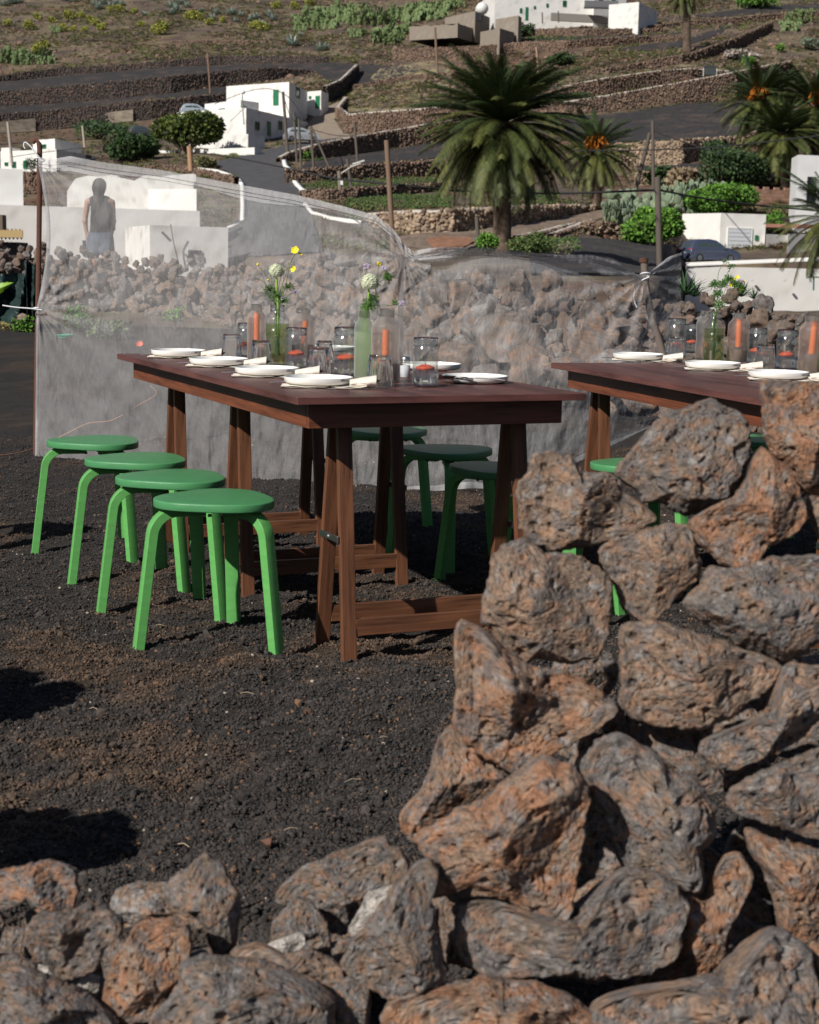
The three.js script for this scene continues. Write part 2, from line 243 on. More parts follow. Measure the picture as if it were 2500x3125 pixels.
{
  const wall = thing('dry_stone_wall', 'broken near wall of loose lava stones, low on the left and tall on the right', 'stone wall');
  const Z3 = ([x, y]) => [1300 + 0.6957 * x, 1100 + 0.6957 * y], Z4 = ([x, y]) => [1200 + 0.7536 * x, 2000 + 0.7536 * y], Z5 = ([x, y]) => [0.7536 * x, 2500 + 0.7536 * y], FU = ([x, y]) => [1.449 * x, 1.449 * y];
  const L = (s) => s.split(' ').map((q) => q.split(',').map(Number));
  const OT = [ORANGE, TAN], TB = [TAN, BROWN], BG = [BROWN, GREY], GB = [GREY, BROWN], WP = [[0.6, 0.55, 0.5], [0.5, 0.46, 0.42]];
  const S = [
    [Z3, '480,415 560,408 640,430 690,500 760,490 830,510 850,570 900,600 1000,690 930,740 820,780 720,800 640,815 560,830 480,800 425,760 420,680 410,600 420,540 460,500', 2.5, TB],
    [Z3, '1250,180 1330,215 1400,270 1420,350 1410,440 1380,510 1340,560 1330,630 1200,665 1110,665 1065,640 1000,600 950,630 930,560 870,530 825,495 880,440 960,330 1060,240 1160,215', 2.53, BG],
    [Z3, '1480,100 1560,95 1725,110 1860,100 1900,400 1900,560 1725,580 1640,570 1600,500 1520,400 1490,330 1490,200', 2.5, OT],
    [Z3, '1460,380 1520,420 1590,470 1620,560 1660,640 1640,720 1580,770 1480,820 1440,880 1370,910 1290,880 1240,820 1190,770 1160,700 1240,650 1350,600 1420,520 1440,450', 2.44, OT],
    [Z3, '1140,725 1160,760 1180,840 1205,900 1180,970 1130,1010 1050,1080 1000,1130 940,1140 880,1100 840,1020 800,930 760,840 780,820 870,780 960,750 1060,720', 2.46, TB],
    [Z3, '400,795 460,800 520,850 580,850 680,865 770,920 800,1000 800,1080 780,1200 750,1260 680,1300 640,1320 560,1300 480,1290 420,1330 350,1270 300,1180 250,1130 250,1060 290,950 300,880 340,830', 2.42, TB],
    [Z3, '1270,900 1330,920 1420,890 1500,870 1725,860 1800,900 1820,1100 1760,1180 1650,1260 1540,1310 1460,1270 1360,1240 1280,1190 1210,1140 1150,1090 1140,1040 1200,1000 1220,950', 2.42, GB],
    [Z3, '1680,600 1800,580 1850,760 1725,790 1690,720 1670,640', 2.48, TB],
    [Z4, '262,-110 330,-130 380,-80 470,-10 560,50 700,70 790,110 880,190 890,230 830,280 740,330 650,380 560,430 500,470 440,440 380,400 320,370 280,330 260,250 265,150 258,50', 2.36, [TAN, ORANGE]],
    [Z4, '930,30 920,-60 950,-120 1040,-130 1130,-120 1260,-70 1420,-20 1530,20 1560,70 1500,130 1420,180 1380,230 1250,285 1100,275 1000,250 930,210 915,150 940,90', 2.38, TB],
    [Z4, '1560,60 1640,40 1725,60 1850,40 1850,260 1725,330 1600,370 1480,410 1400,440 1350,460 1270,420 1240,380 1270,320 1380,300 1480,240 1560,180 1590,120', 2.36, [TAN, GREY]],
    [Z4, '1370,540 1470,490 1600,440 1725,390 1850,360 1850,700 1725,730 1640,720 1580,690 1470,660 1400,640 1360,610', 2.3, BG],
    [Z4, '920,320 1000,370 1060,400 1130,480 1200,490 1260,570 1300,620 1280,720 1230,780 1240,870 1220,960 1130,920 1020,860 930,840 900,780 870,650 800,520 765,440 840,380', 2.3, GB],
    [Z4, '1000,280 1060,300 1120,360 1170,340 1250,400 1320,460 1330,530 1260,560 1150,490 1080,420 1000,350', 2.43, BG],
    [Z4, '600,430 700,470 780,520 790,600 760,720 740,850 720,960 700,1030 650,1050 570,1030 480,980 420,960 330,930 290,900 200,930 170,990 160,900 180,830 130,800 110,720 180,690 260,640 370,600 430,540', 2.2, OT],
    [Z4, '240,280 280,340 340,390 400,430 470,480 460,560 390,640 270,720 180,760 120,760 70,730 25,660 60,600 110,560 150,470 180,350', 2.37, [TAN, ORANGE]],
    [Z4, '280,1010 350,980 430,990 550,1005 640,1020 720,1010 820,960 880,910 920,870 1000,880 1100,920 1170,980 1190,1030 1150,1100 1130,1200 1060,1250 950,1270 800,1300 640,1280 480,1280 370,1290 290,1220 270,1100', 2.21, GB],
    [Z4, '1320,840 1390,820 1440,850 1450,920 1400,1020 1360,1120 1340,1210 1250,1280 1150,1310 1050,1320 920,1360 960,1310 1080,1260 1100,1150 1150,1040 1170,960 1280,1000 1300,940', 2.27, OT],
    [Z4, '1430,700 1510,740 1600,770 1725,790 1850,800 1850,1180 1725,1180 1640,1160 1560,1110 1540,980 1500,860 1450,800', 2.3, OT],
    [Z4, '820,1390 930,1360 1100,1340 1230,1320 1320,1290 1440,1190 1530,1110 1600,1150 1670,1200 1690,1300 1725,1400 1760,1600 860,1600 830,1480', 2.12, [TAN, GREY]],
    [Z4, '0,1390 150,1350 300,1330 370,1300 450,1320 560,1330 660,1360 720,1390 790,1430 830,1500 860,1640 -30,1640 -20,1450', 2.12, OT],
    [Z4, '1690,1180 1850,1190 1850,1600 1760,1600 1720,1380', 2.16, OT],
    [Z4, '200,960 260,925 320,940 310,990 240,1000', 2.22, BG],
    [Z4, '190,990 320,980 340,1150 320,1260 210,1230 190,1100', 2.31, TB],
    [FU, '895,1812 925,1850 905,1900 930,2000 930,2060 880,2090 820,2090 760,2060 720,2030 740,1990 790,1930 830,1870', 2.14, GB],
    [FU, '775,1880 840,1865 830,1880 790,1930 745,1970 735,1955 760,1910', 2.24, WP],
    [Z5, '1550,80 1600,130 1640,200 1620,260 1540,290 1450,370 1400,450 1340,440 1300,380 1220,330 1150,340 1110,330 1150,270 1230,200 1370,140', 2.33, BG],
    [Z5, '1200,320 1270,350 1320,420 1340,520 1260,540 1180,500 1100,480 1110,420 1160,360', 2.26, GB],
    [Z5, '1080,510 1150,480 1220,460 1240,500 1180,560 1120,550', 2.2, WP],
    [Z5, '960,530 1060,500 1150,550 1240,530 1330,560 1380,600 1390,660 1340,680 1240,640 1100,600 950,570', 2.18, TB],
    [Z5, '740,590 820,560 930,570 1060,580 1160,620 1290,680 1340,720 1330,940 580,940 640,790 700,720 740,660', 2.1, GB],
    [Z5, '1350,680 1420,640 1490,680 1500,760 1480,940 1340,940 1340,760', 2.14, BG],
    [Z5, '780,190 830,150 900,190 920,240 960,300 970,390 960,480 910,550 880,560 860,500 830,430 780,360 700,350 670,300 690,250 760,210', 2.24, BG],
    [Z5, '450,330 480,290 560,260 680,265 720,340 820,400 830,430 760,440 660,420 560,420 500,440 460,380', 2.28, [TAN, PALE]],
    [Z5, '540,440 640,410 760,430 770,520 740,620 690,700 650,780 590,800 510,810 430,730 440,640 470,560 520,490', 2.14, OT],
    [Z5, '230,380 310,370 370,330 430,370 490,410 480,470 420,520 390,600 310,630 240,640 200,580 150,550 115,500 115,430 160,390', 2.15, [BROWN, DARK]],
    [Z5, '-80,240 0,215 80,200 160,175 250,180 300,220 315,290 300,350 270,380 200,390 140,350 90,320 70,350 20,360 -80,340', 2.27, [GREY, ORANGE]],
    [Z5, '-80,620 60,600 150,630 240,660 310,690 390,740 450,800 480,940 -80,940', 2.1, BG],
    [Z5, '-80,545 60,550 150,590 130,640 -80,650', 2.2, GB],
    [Z5, '240,640 340,620 400,640 400,690 370,710 290,670', 2.16, WP],
    [Z5, '155,590 210,600 215,650 165,640', 2.18, WP],
    [Z5, '-120,380 -20,360 20,420 -10,520 -120,520', 2.25, BG],
    [Z5, '990,640 1010,560 960,500 880,560 900,640', 2.3, BG], [Z5, '1340,560 1420,540 1460,600 1440,680 1350,690', 2.28, GB],
    [Z5, '400,520 470,480 540,520 520,620 430,640', 2.3, BG], [Z5, '720,560 850,520 960,560 930,640 780,640', 2.32, BG], [Z5, '100,380 150,360 200,400 190,480 110,480', 2.34, GB],
    [Z5, '20,440 110,450 130,560 60,600 -20,560', 2.35, BG], [Z5, '1480,420 1560,430 1580,520 1500,540 1440,500', 2.36, GB],
  ];
  S.forEach(([f, s, z, tone], i) => wallStone(wall, L(s).map(f), z, tone, i + 1, 0.7, i > 1 && i < 8 ? 0.9 : 1));
  // stones of the wall's second skin, seen dark in the gaps
  seed(640); const clearAt = [[1690, 2316], [2195, 2480], [2037, 1844]];
  for (let py = 2080; py < 3150; py += 140) for (let px = 1180; px < 2700; px += 160) {
    const X = px + rr(-50, 50), Y = py + rr(-40, 40); if (X < 1490 && Y < 2650 || X < 1750 && Y < 2330 || clearAt.some(([a, b]) => Math.hypot(a - X, b - Y) < 120)) continue;
    const s = rr(95, 125), poly = []; for (let j = 0; j < 10; j++) { const a = -j / 10 * 6.283; poly.push([X + Math.cos(a) * s * rr(0.8, 1.2), Y + Math.sin(a) * s * rr(0.75, 1.05)]); }
    wallStone(wall, poly, lerp(2.72, 2.48, clamp((Y - 2100) / 1000)), [TB, BG, GB][Math.floor(rnd() * 3)], 400 + Math.round(X + Y) % 97, 0.6);
  }
  for (let px = -120; px < 1300; px += 150) { const X = px + rr(-40, 40), Y = rr(2960, 3080), s = rr(90, 125), poly = []; for (let j = 0; j < 10; j++) { const a = -j / 10 * 6.283; poly.push([X + Math.cos(a) * s * rr(0.8, 1.2), Y + Math.sin(a) * s * rr(0.75, 1.05)]); } wallStone(wall, poly, 2.4, [BG, GB][Math.floor(rnd() * 2)], 520 + px, 0.6); }
  // the wall runs on outside the frame on both sides
  for (let k = 0; k < 26; k++) {
    seed(900 + k); const side = k < 12 ? 1 : -1, px = side > 0 ? rr(2760, 3300) : rr(-900, -190), py = side > 0 ? rr(1250, 3150) : rr(2760, 3200), s = rr(120, 200), a0 = rr(0, 6);
    const poly = []; for (let j = 0; j < 12; j++) { const a = -j / 12 * 6.283; poly.push([px + Math.cos(a) * s * rr(0.8, 1.15) * 1.15, py + Math.sin(a) * s * rr(0.75, 1.05)]); }
    wallStone(wall, poly, lerp(2.52, 2.12, clamp((py - 1250) / 1900)), [TB, BG, OT][k % 3], 200 + k);
  }
}

// ---------------------------------------------------------------- the yard of black volcanic grit
const rise = (z) => 0.02 * Math.max(0, z - 8) + 0.00035 * Math.max(0, z - 8) ** 2 * 0.2;
function yardH(x, z) {                                               // height at x, z metres ahead
  const k = smooth(24, 14, z);
  return rise(z) + k * (0.035 * fbm(x * 0.8, z * 0.8, 3, 3) + 0.022 * fbm(x * 3.1, z * 3.1, 8, 3) + 0.01 * noise(x * 9, z * 9, 1)) - 0.004;
}
const gritColor = (x, z) => { const a = fbm(x * 0.9, z * 0.9, 20, 4), b = fbm(x * 4, z * 4, 31, 3); let c = mix3([0.03, 0.0255, 0.0235], [0.066, 0.043, 0.029], smooth(-0.02, 0.5, a + b * 0.5)); return mul3(c, 1.0 + 0.5 * noise(x * 14, z * 14, 5) * 0.5); };
const gritTex = dataTex(1024, 1024, (u, v) => { const a = tile(u, v, 90, 4, 3), b = tile(u, v, 34, 8, 2); const k = 0.62 + a * 0.9 + b * 0.3; return [k, k * 0.96, k * 0.92]; });
const gritBump = gritTex.clone(); 
const yardMat = tint(1, { map: gritTex, bumpMap: gritBump, bumpScale: 0.012 });
{
  const xs = [], zs = []; for (let z = -4; z < 26; z += z < 2 ? 0.5 : z < 9 ? 0.045 : z < 14 ? 0.11 : 0.3) zs.push(z);
  const nx = 260, f = (i) => { const t = i / nx * 2 - 1; return 14 * (0.22 * t + 0.78 * t * t * t); };
  const g = quadGrid(nx, zs.length - 1, (u, v) => { const z = zs[Math.round(v * (zs.length - 1))], x = f(Math.round(u * nx)); return V(x, yardH(x, z), -z); }, (u, v) => [f(Math.round(u * nx)) / 1.3, zs[Math.round(v * (zs.length - 1))] / 1.3]);
  paint(g, (x, y, z) => mul3(gritColor(x, -z), 1.35));
  tag(part(scene, 'gravel_ground', g, yardMat), null, null, null, 'structure');
}
{
  seed(77); const geo = (s) => { const g = sphere(0), p = g.attributes.position; for (let i = 0; i < p.count; i++) { const k = 0.75 + 0.5 * rnd(); p.setXYZ(i, p.getX(i) * k, p.getY(i) * k * 0.85, p.getZ(i) * k); } const h = g.toNonIndexed(); h.computeVertexNormals(); return h; };
  const gm = mat([1, 1, 1], 1);
  const grains = thing('lapilli_grit', 'black and rusty brown volcanic grit covering the yard under the tables', 'gravel', [0, 0, 0], 0, null, 'stuff');
  for (let q = 0; q < 3; q++) {
    const list = [], cols = [], N = 120000;
    for (let i = 0; i < N; i++) {
      const z = 2.3 * Math.pow(10 / 2.3, Math.pow(rnd(), 1.15)), x = rr(-1, 1) * (0.29 * z + 0.12), s = 0.0021 + 0.0042 * Math.pow(rnd(), 2.6) + (rnd() < 0.004 ? 0.008 : 0);
      const c = gritColor(x, z), t = rnd(), k = 0.55 + 0.95 * rnd();
      list.push(trs(V(x, yardH(x, z) + s * rr(0.0, 0.75), -z), spin(rr(0, 6), rr(0, 6), rr(0, 6)), V(s, s * rr(0.7, 1), s * rr(0.8, 1.3))));
      cols.push(t < 0.045 ? mul3([0.15, 0.085, 0.05], rr(0.5, 1.3)) : t < 0.0468 ? [0.4, 0.34, 0.28] : mul3(c, k * 1.3));
    }
    instances(grains, 'grit', geo(q), gm, list, cols);
  }
  seed(5); // single brown stone and straws on the grit
  const p = onLevel(814, 2571, 0.015); const st = part(scene, 'loose_stone', rockShape(61, 4, 0.16, 16, 0.3), tint(0.9)); paint(st.geometry, () => [0.13, 0.065, 0.042]); st.position.copy(p); st.scale.set(0.022, 0.014, 0.016);
  tag(st, 'small flat reddish brown stone lying alone on the dark grit', 'stone');
  const straw = []; for (let i = 0; i < 26; i++) { const z = rr(2.7, 6.5), x = rr(-0.22, 0.2) * z, a = rr(0, 3.1), l = rr(0.012, 0.04), y = yardH(x, z) + 0.008; straw.push(tube([[x, y, -z], [x + Math.cos(a) * l * 0.5, y + 0.004, -z + Math.sin(a) * l * 0.4], [x + Math.cos(a) * l, y, -z + Math.sin(a) * l]], 0.0008, 4, 4)); }
  single('straw_litter', 'pale bits of dry straw scattered over the dark grit', 'straw', join(straw), mat([0.5, 0.4, 0.27], 0.9), null, 'stuff');
}

// ---------------------------------------------------------------- tables on trestles
const T1 = { x: -0.315, z: 4.418, th: 0.414, w: 0.913, L: 2.124 }, T2 = { x: 1.145, z: 4.30, th: 0.286, w: 0.913, L: 2.124 };
const TOP = 0.776;
// table frame: origin at the near corner, +x across the table, -z along it
function makeTable(t, label) {
  const g = thing('dining_table', label, 'table', [t.x, 0, -t.z], t.th, 'dark wooden tables on trestles');
  const top = boxUV(rbox(t.L, 0.021, t.w, 0.002), 1); top.rotateY(Math.PI / 2); top.translate(t.w / 2, TOP - 0.0105, -t.L / 2); part(g, 'tabletop', top, M.tabletop);
  const a = 0.052, y = TOP - 0.021 - 0.036;
  const rail = (l, x, z, turn) => { const b = boxUV(rbox(l, 0.072, 0.022, 0.002), 1); b.rotateY(turn); b.translate(x, y, z); part(g, 'apron', b, M.apron); };
  rail(t.w - 2 * a, t.w / 2, -a - 0.011, 0); rail(t.w - 2 * a, t.w / 2, -t.L + a + 0.011, 0);
  rail(t.L - 2 * a - 0.05, a + 0.011, -t.L / 2, Math.PI / 2); rail(t.L - 2 * a - 0.05, t.w - a - 0.011, -t.L / 2, Math.PI / 2);
  return g;
}
makeTable(T1, 'whole dark stained wooden table in the middle, carrying two flower vases');
makeTable(T2, 'dark stained wooden table partly hidden by the tall right end of the broken stone wall');
function makeTrestle(label) {
  const g = thing('trestle', label, 'trestle', [0, 0, 0], 0, 'wooden trestles under the tables');
  const yT = TOP - 0.022, W = 0.585, sp = 0.115;
  part(g, 'top_beam', beam([-W / 2 - 0.012, yT - 0.03, 0], [W / 2 + 0.012, yT - 0.03, 0], 0.02, 0.058), M.trestle);
  for (const s of [-1, 1]) for (const f of [-1, 1]) {
    const leg = beam([s * (W / 2 - 0.0), -0.015, f * sp], [s * (W / 2 - 0.006), yT, f * 0.023], 0.022, 0.044, V(1, 0, 0)); part(g, 'leg', leg, M.trestle);
  }
  for (const f of [-1, 1]) part(g, 'stretcher', beam([-W / 2 + 0.022, 0.085, f * (sp - 0.012)], [W / 2 - 0.022, 0.085, f * (sp - 0.012)], 0.02, 0.05), M.trestle);
  for (const s of [-1, 1]) {
    const x = s * (W / 2 + 0.026), st = [boxUV(rbox(0.006, 0.02, 0.085, 0.002, x, 0.345, 0.036)), boxUV(rbox(0.006, 0.02, 0.085, 0.002, x - s * 0.004, 0.342, -0.036)), cyl(0.009, 0.009, 0.014, 10).rotateZ(Math.PI / 2).translate(x, 0.342, 0)];
    const b = part(g, 'locking_brace', join(st), M.steel); b.rotation.x = 0.12 * 0;
  }
  return g;
}
const trestle0 = makeTrestle('trestle with a steel brace, under the near end of the middle table');
const tPos = (t, u, v) => V(t.x + Math.cos(t.th) * u - Math.sin(t.th) * v, 0, -t.z - Math.sin(t.th) * u - Math.cos(t.th) * v);
{ const p = tPos(T1, 0.5, 0.225); trestle0.position.copy(p); trestle0.rotation.y = T1.th; }
for (const [t, v, label] of [[T1, 1.19, 'trestle under the middle of the middle table, between the two shaded rows of stools'], [T1, 2.02, 'trestle under the far end of the middle table, beside the net'], [T2, 2.0, 'trestle under the far end of the partly hidden table, its left legs showing'], [T2, 0.3, 'trestle under the near end of the partly hidden table, behind the tall stone wall']]) copyOf(trestle0, tPos(t, v > 1.9 && t === T2 ? 0.45 : 0.5, v).toArray(), t.th, label);

// ---------------------------------------------------------------- stools
function makeStool(label) {
  const g = thing('stool', label, 'stool', [0, 0, 0], 0, 'green three-legged stools');
  const sh = new THREE.Shape(), N = 72, HS = 0.444;
  for (let i = 0; i <= N; i++) { const a = i / N * 2 * Math.PI, r = 0.172 * (1 + 0.09 * Math.cos(3 * (a - Math.PI / 2))); (i ? sh.lineTo : sh.moveTo).call(sh, Math.cos(a) * r, Math.sin(a) * r); }
  const seat = new THREE.ExtrudeGeometry(sh, { depth: 0.017, bevelEnabled: true, bevelThickness: 0.004, bevelSize: 0.004, bevelSegments: 3, steps: 1 });
  seat.rotateX(-Math.PI / 2); seat.translate(0, HS - 0.021, 0); part(g, 'seat', boxUV(toCreasedNormals(seat, 0.7), 4), M.seat);
  const cl = []; for (let i = 0; i < 72; i++) { const t = i / 71; }
  // bent-ply leg: centre line in (radius, height)
  const c = [], yB = HS - 0.026 - 0.013; c.push([0.04, yB], [0.125, yB]);
  const ax = 0.125, ay = yB - 0.075; for (let i = 1; i <= 10; i++) { const a = Math.PI / 2 - i / 10 * (Math.PI / 2 - 0.13); c.push([ax + 0.075 * Math.cos(a), ay + 0.075 * Math.sin(a)]); }
  c.push([0.243, -0.012]);
  const out = [], inn = []; c.forEach((p, i) => { const a = c[Math.max(0, i - 1)], b = c[Math.min(c.length - 1, i + 1)], dx = b[0] - a[0], dy = b[1] - a[1], l = Math.hypot(dx, dy); out.push([p[0] - dy / l * 0.0125, p[1] + dx / l * 0.0125]); inn.push([p[0] + dy / l * 0.0125, p[1] - dx / l * 0.0125]); });
  const prof = new THREE.Shape(); [...out, ...inn.reverse()].forEach((p, i) => (i ? prof.lineTo : prof.moveTo).call(prof, p[0], p[1]));
  const leg = new THREE.ExtrudeGeometry(prof, { depth: 0.036, bevelEnabled: true, bevelThickness: 0.0025, bevelSize: 0.0015, bevelSegments: 2, steps: 1 }); leg.translate(0, 0, -0.018);
  const legG = boxUV(toCreasedNormals(leg, 0.5), 4);
  for (const a of [Math.PI * 7 / 6, -Math.PI / 6, Math.PI / 2]) part(g, 'leg', legG, M.leg, null, [0, a, 0]);
  for (const a of [0.52, 2.62, 4.71]) part(g, 'screw', cyl(0.006, 0.006, 0.008, 8, Math.cos(a) * 0.09, HS - 0.043, -Math.sin(a) * 0.09), M.cleat);
  return g;
}
const stool0 = makeStool('brightly lit green stool nearest the camera in the front row of four');
stool0.position.set(-0.58, 0, -4.769); stool0.rotation.y = -0.107;
for (const [x, z, yaw, label] of [
  [-0.777, 5.231, -0.219, 'second green stool of the sunlit row of four, behind the nearest one'],
  [-0.973, 5.70, -0.178, 'third green stool of the sunlit row of four, counted from the nearest'],
  [-1.233, 6.255, -0.273, 'last and farthest green stool of the sunlit row of four, beside the net'],
  [-0.105, 6.88, 3.3, 'shaded green stool farthest back on the far side of the middle table'],
  [0.14, 6.19, 3.2, 'middle one of three shaded green stools beyond the middle table'],
  [0.318, 5.65, 3.1, 'shaded green stool nearest the tall stone wall, half hidden by the trestle legs'],
  [0.5, 5.15, 3.15, 'green stool almost wholly hidden behind the stones, a foot showing through a gap'],
  [0.85, 5.85, -0.4, 'sunlit green stool tucked under the partly hidden table, behind the dark stone'],
  [1.47, 6.84, 3.2, 'dark shaded stool seat glimpsed under the partly hidden table'],
]) copyOf(stool0, [x, 0, -z], yaw, label);

// ---------------------------------------------------------------- tableware
const plateG = lathe([[0, 0], [0.078, 0], [0.09, 0.004], [0.0945, 0.01], [0.096, 0.0195], [0.0945, 0.021], [0.0925, 0.0195], [0.091, 0.012], [0.086, 0.008], [0.075, 0.006], [0, 0.006]], 56);
function napkinGeo(s, rolled) {
  seed(s); const L = 0.2, Wd = 0.085;
  const fl = quadGrid(24, 8, (u, v) => V((u - 0.5) * L, 0.0035 + 0.002 * noise(u * 4, v * 3, s) + 0.004 * Math.max(0, u - 0.85) * 6, (v - 0.5) * Wd));
  const lo = quadGrid(24, 8, (u, v) => V((u - 0.5) * L * 0.99 + 0.004, 0.0016 + 0.001 * noise(u * 4, v * 3, s + 4), (v - 0.5) * Wd * 1.04 + 0.002));
  const roll = quadGrid(14, 26, (u, v) => { const a = v * 6.283 * 1.4, r = 0.011 + 0.006 * u + 0.002 * noise(u * 2, a, s); return V(lerp(0.06, 0.122, u), 0.011 + 0.006 * u + Math.sin(a) * r * 0.8, 0.012 + Math.cos(a) * r * 1.5); });
  return join([fl, lo, roll]);
}
function spoonGeo() {
  const bowl = quadGrid(12, 14, (u, v) => { const a = v * Math.PI * 2, r = u; const x = Math.cos(a) * r * 0.03, z = Math.sin(a) * r * 0.0195; return V(x + 0.085, 0.004 + 0.011 * (r * r) - 0.002 + 0.006, z); });
  const handle = []; for (let i = 0; i <= 12; i++) { const t = i / 12; handle.push([lerp(0.058, -0.1, t), 0.013 + 0.006 * Math.sin(t * 2.4) - 0.006 * t, 0]); }
  return join([bowl, tube(handle, 0.0024, 20, 6)]);
}
const forkGeo = () => { const l = [tube([[-0.1, 0.006, 0], [0, 0.012, 0], [0.05, 0.008, 0]], 0.0022, 16, 6), quadGrid(6, 4, (u, v) => V(0.05 + u * 0.025, 0.008 + 0.004 * u, (v - 0.5) * 0.022))]; for (let k = 0; k < 4; k++) l.push(tube([[0.075, 0.012, (k - 1.5) * 0.006], [0.11, 0.011, (k - 1.5) * 0.006]], 0.0011, 4, 4)); return join(l); };
const plate0 = single('plate', 'white plate farthest along the near edge of the middle table', 'plate', plateG, M.porcelain, 'white rimmed plates set on the tables');
const napkin0 = single('napkin', 'x', 'napkin', napkinGeo(3), M.linen, 'folded linen napkins');
const spoon0 = single('spoon', 'x', 'spoon', spoonGeo(), M.darkSteel, 'spoons laid by the plates');
const fork0 = single('fork', 'x', 'fork', forkGeo(), M.steel, 'forks laid by the plates');
let firstSet = true;
const put = (o, p, y, turn, label, s = 1) => { const c = firstSet ? o : copyOf(o); c.position.set(p.x, y, p.z); c.rotation.y = turn; c.scale.setScalar(s); c.userData.label = label; return c; };
function place(px, py, t, where, side = -1, s = 1.1, sp = true) {       // a cover: napkin, plate on it, spoon and fork
  const p = onLevel(px, py, TOP), turn = t.th - 0.4, dir = V(Math.cos(turn), 0, -Math.sin(turn)), nrm = V(-Math.sin(turn), 0, -Math.cos(turn));
  const pp = p.clone(); 
  put(napkin0, p.clone().addScaledVector(dir, 0.02).addScaledVector(nrm, -0.055), TOP + 0.0005, turn, 'cream linen napkin under ' + where, 1.28);
  put(plate0, pp, TOP + 0.0062, 0, where.replace('the ', 'white rimmed plate, '), s);
  put(spoon0, p.clone().addScaledVector(dir, 0.075).addScaledVector(nrm, -0.075), TOP + 0.006, turn + 0.12, 'dark spoon by ' + where);
  put(fork0, p.clone().addScaledVector(dir, -0.05).addScaledVector(nrm, 0.02), TOP + 0.0005, turn + 0.05, 'steel fork by ' + where);
  firstSet = false;
}
place(972, 1178, T1, 'the plate at the near corner of the middle table');
place(815, 1147, T1, 'the second plate from the near corner of the middle table');
place(668, 1117, T1, 'the third plate from the near corner of the middle table');
place(545, 1090, T1, 'the plate at the far left corner of the middle table');
place(1948, 1100, T2, 'the farthest plate on the partly hidden table');
place(2175, 1128, T2, 'the middle plate of three on the partly hidden table');
place(2375, 1158, T2, 'the plate just above the stones on the partly hidden table');
{ // covers along the far side of the middle table
  const q = (px, py, l) => { const p = onLevel(px, py, TOP); put(plate0, p, TOP + 0.0005, 0, l, 1.1); return p; };
  const p = q(1450, 1167, 'white plate with two dark spoons beside it at the right end of the middle table');
  put(spoon0, onLevel(1445, 1176, TOP), TOP + 0.008, 2.9, 'dark spoon propped face up against the right-end plate');
  put(spoon0, onLevel(1395, 1173, TOP), TOP + 0.002, 2.2, 'short dark spoon lying beside the jar at the right-end plate');
  q(1318, 1128, 'white plate half hidden behind the big jar on the far side of the middle table');
  q(1010, 1073, 'white plate glimpsed between the tumblers on the far side of the middle table');
}
// glassware (profiles are radius, height)
const rev = (out, th) => [...out, ...out.slice().reverse().map(([r, y], i) => [Math.max(0, r - th), Math.max(th * 1.6, y)])];
function tumbler(label, px, py, s = 1) {
  const o = copyOf.tumbler;
  if (!o) {
    const g = thing('tumbler', label, 'drinking glass', [0, 0, 0], 0, 'upturned drinking glasses');
    // upturned: rim down at y 0, base up; fluted outside
    const H = 0.086, fl = (r, y, a) => r * (1 + 0.022 * Math.cos(a * 10) * smooth(0.018, 0.03, y) * smooth(H, H - 0.012, y));
    const prof = [[0, H - 0.012], [0.024, H - 0.012], [0.0262, H - 0.016]]; for (let i = 1; i <= 10; i++) prof.push([lerp(0.0262, 0.0372, i / 10), (H - 0.016) * (1 - i / 10)]);
    prof.push([0.0392, 0]); const n0 = prof.length; for (let i = 1; i <= 16; i++) prof.push([lerp(0.0396, 0.0292, i / 16), H * 0.97 * i / 16]); prof.push([0.028, H], [0, H]);
    const w = lathe(prof, 80), p = w.attributes.position; for (let i = 0; i < p.count; i++) { const k = i % prof.length; if (k <= n0) continue; const a = Math.atan2(p.getZ(i), p.getX(i)), q = fl(1, p.getY(i), a); p.setX(i, p.getX(i) * q); p.setZ(i, p.getZ(i) * q); }
    w.computeVertexNormals(); part(g, 'glass_body', toCreasedNormals(w, 0.5), M.glass);
    copyOf.tumbler = g;
  }
  const c = o ? copyOf(o, null, rr(0, 6), label) : copyOf.tumbler, p = onLevel(px, py, TOP); c.position.set(p.x, TOP + 0.0006, p.z); c.scale.setScalar(s * 1.08); return c;
}
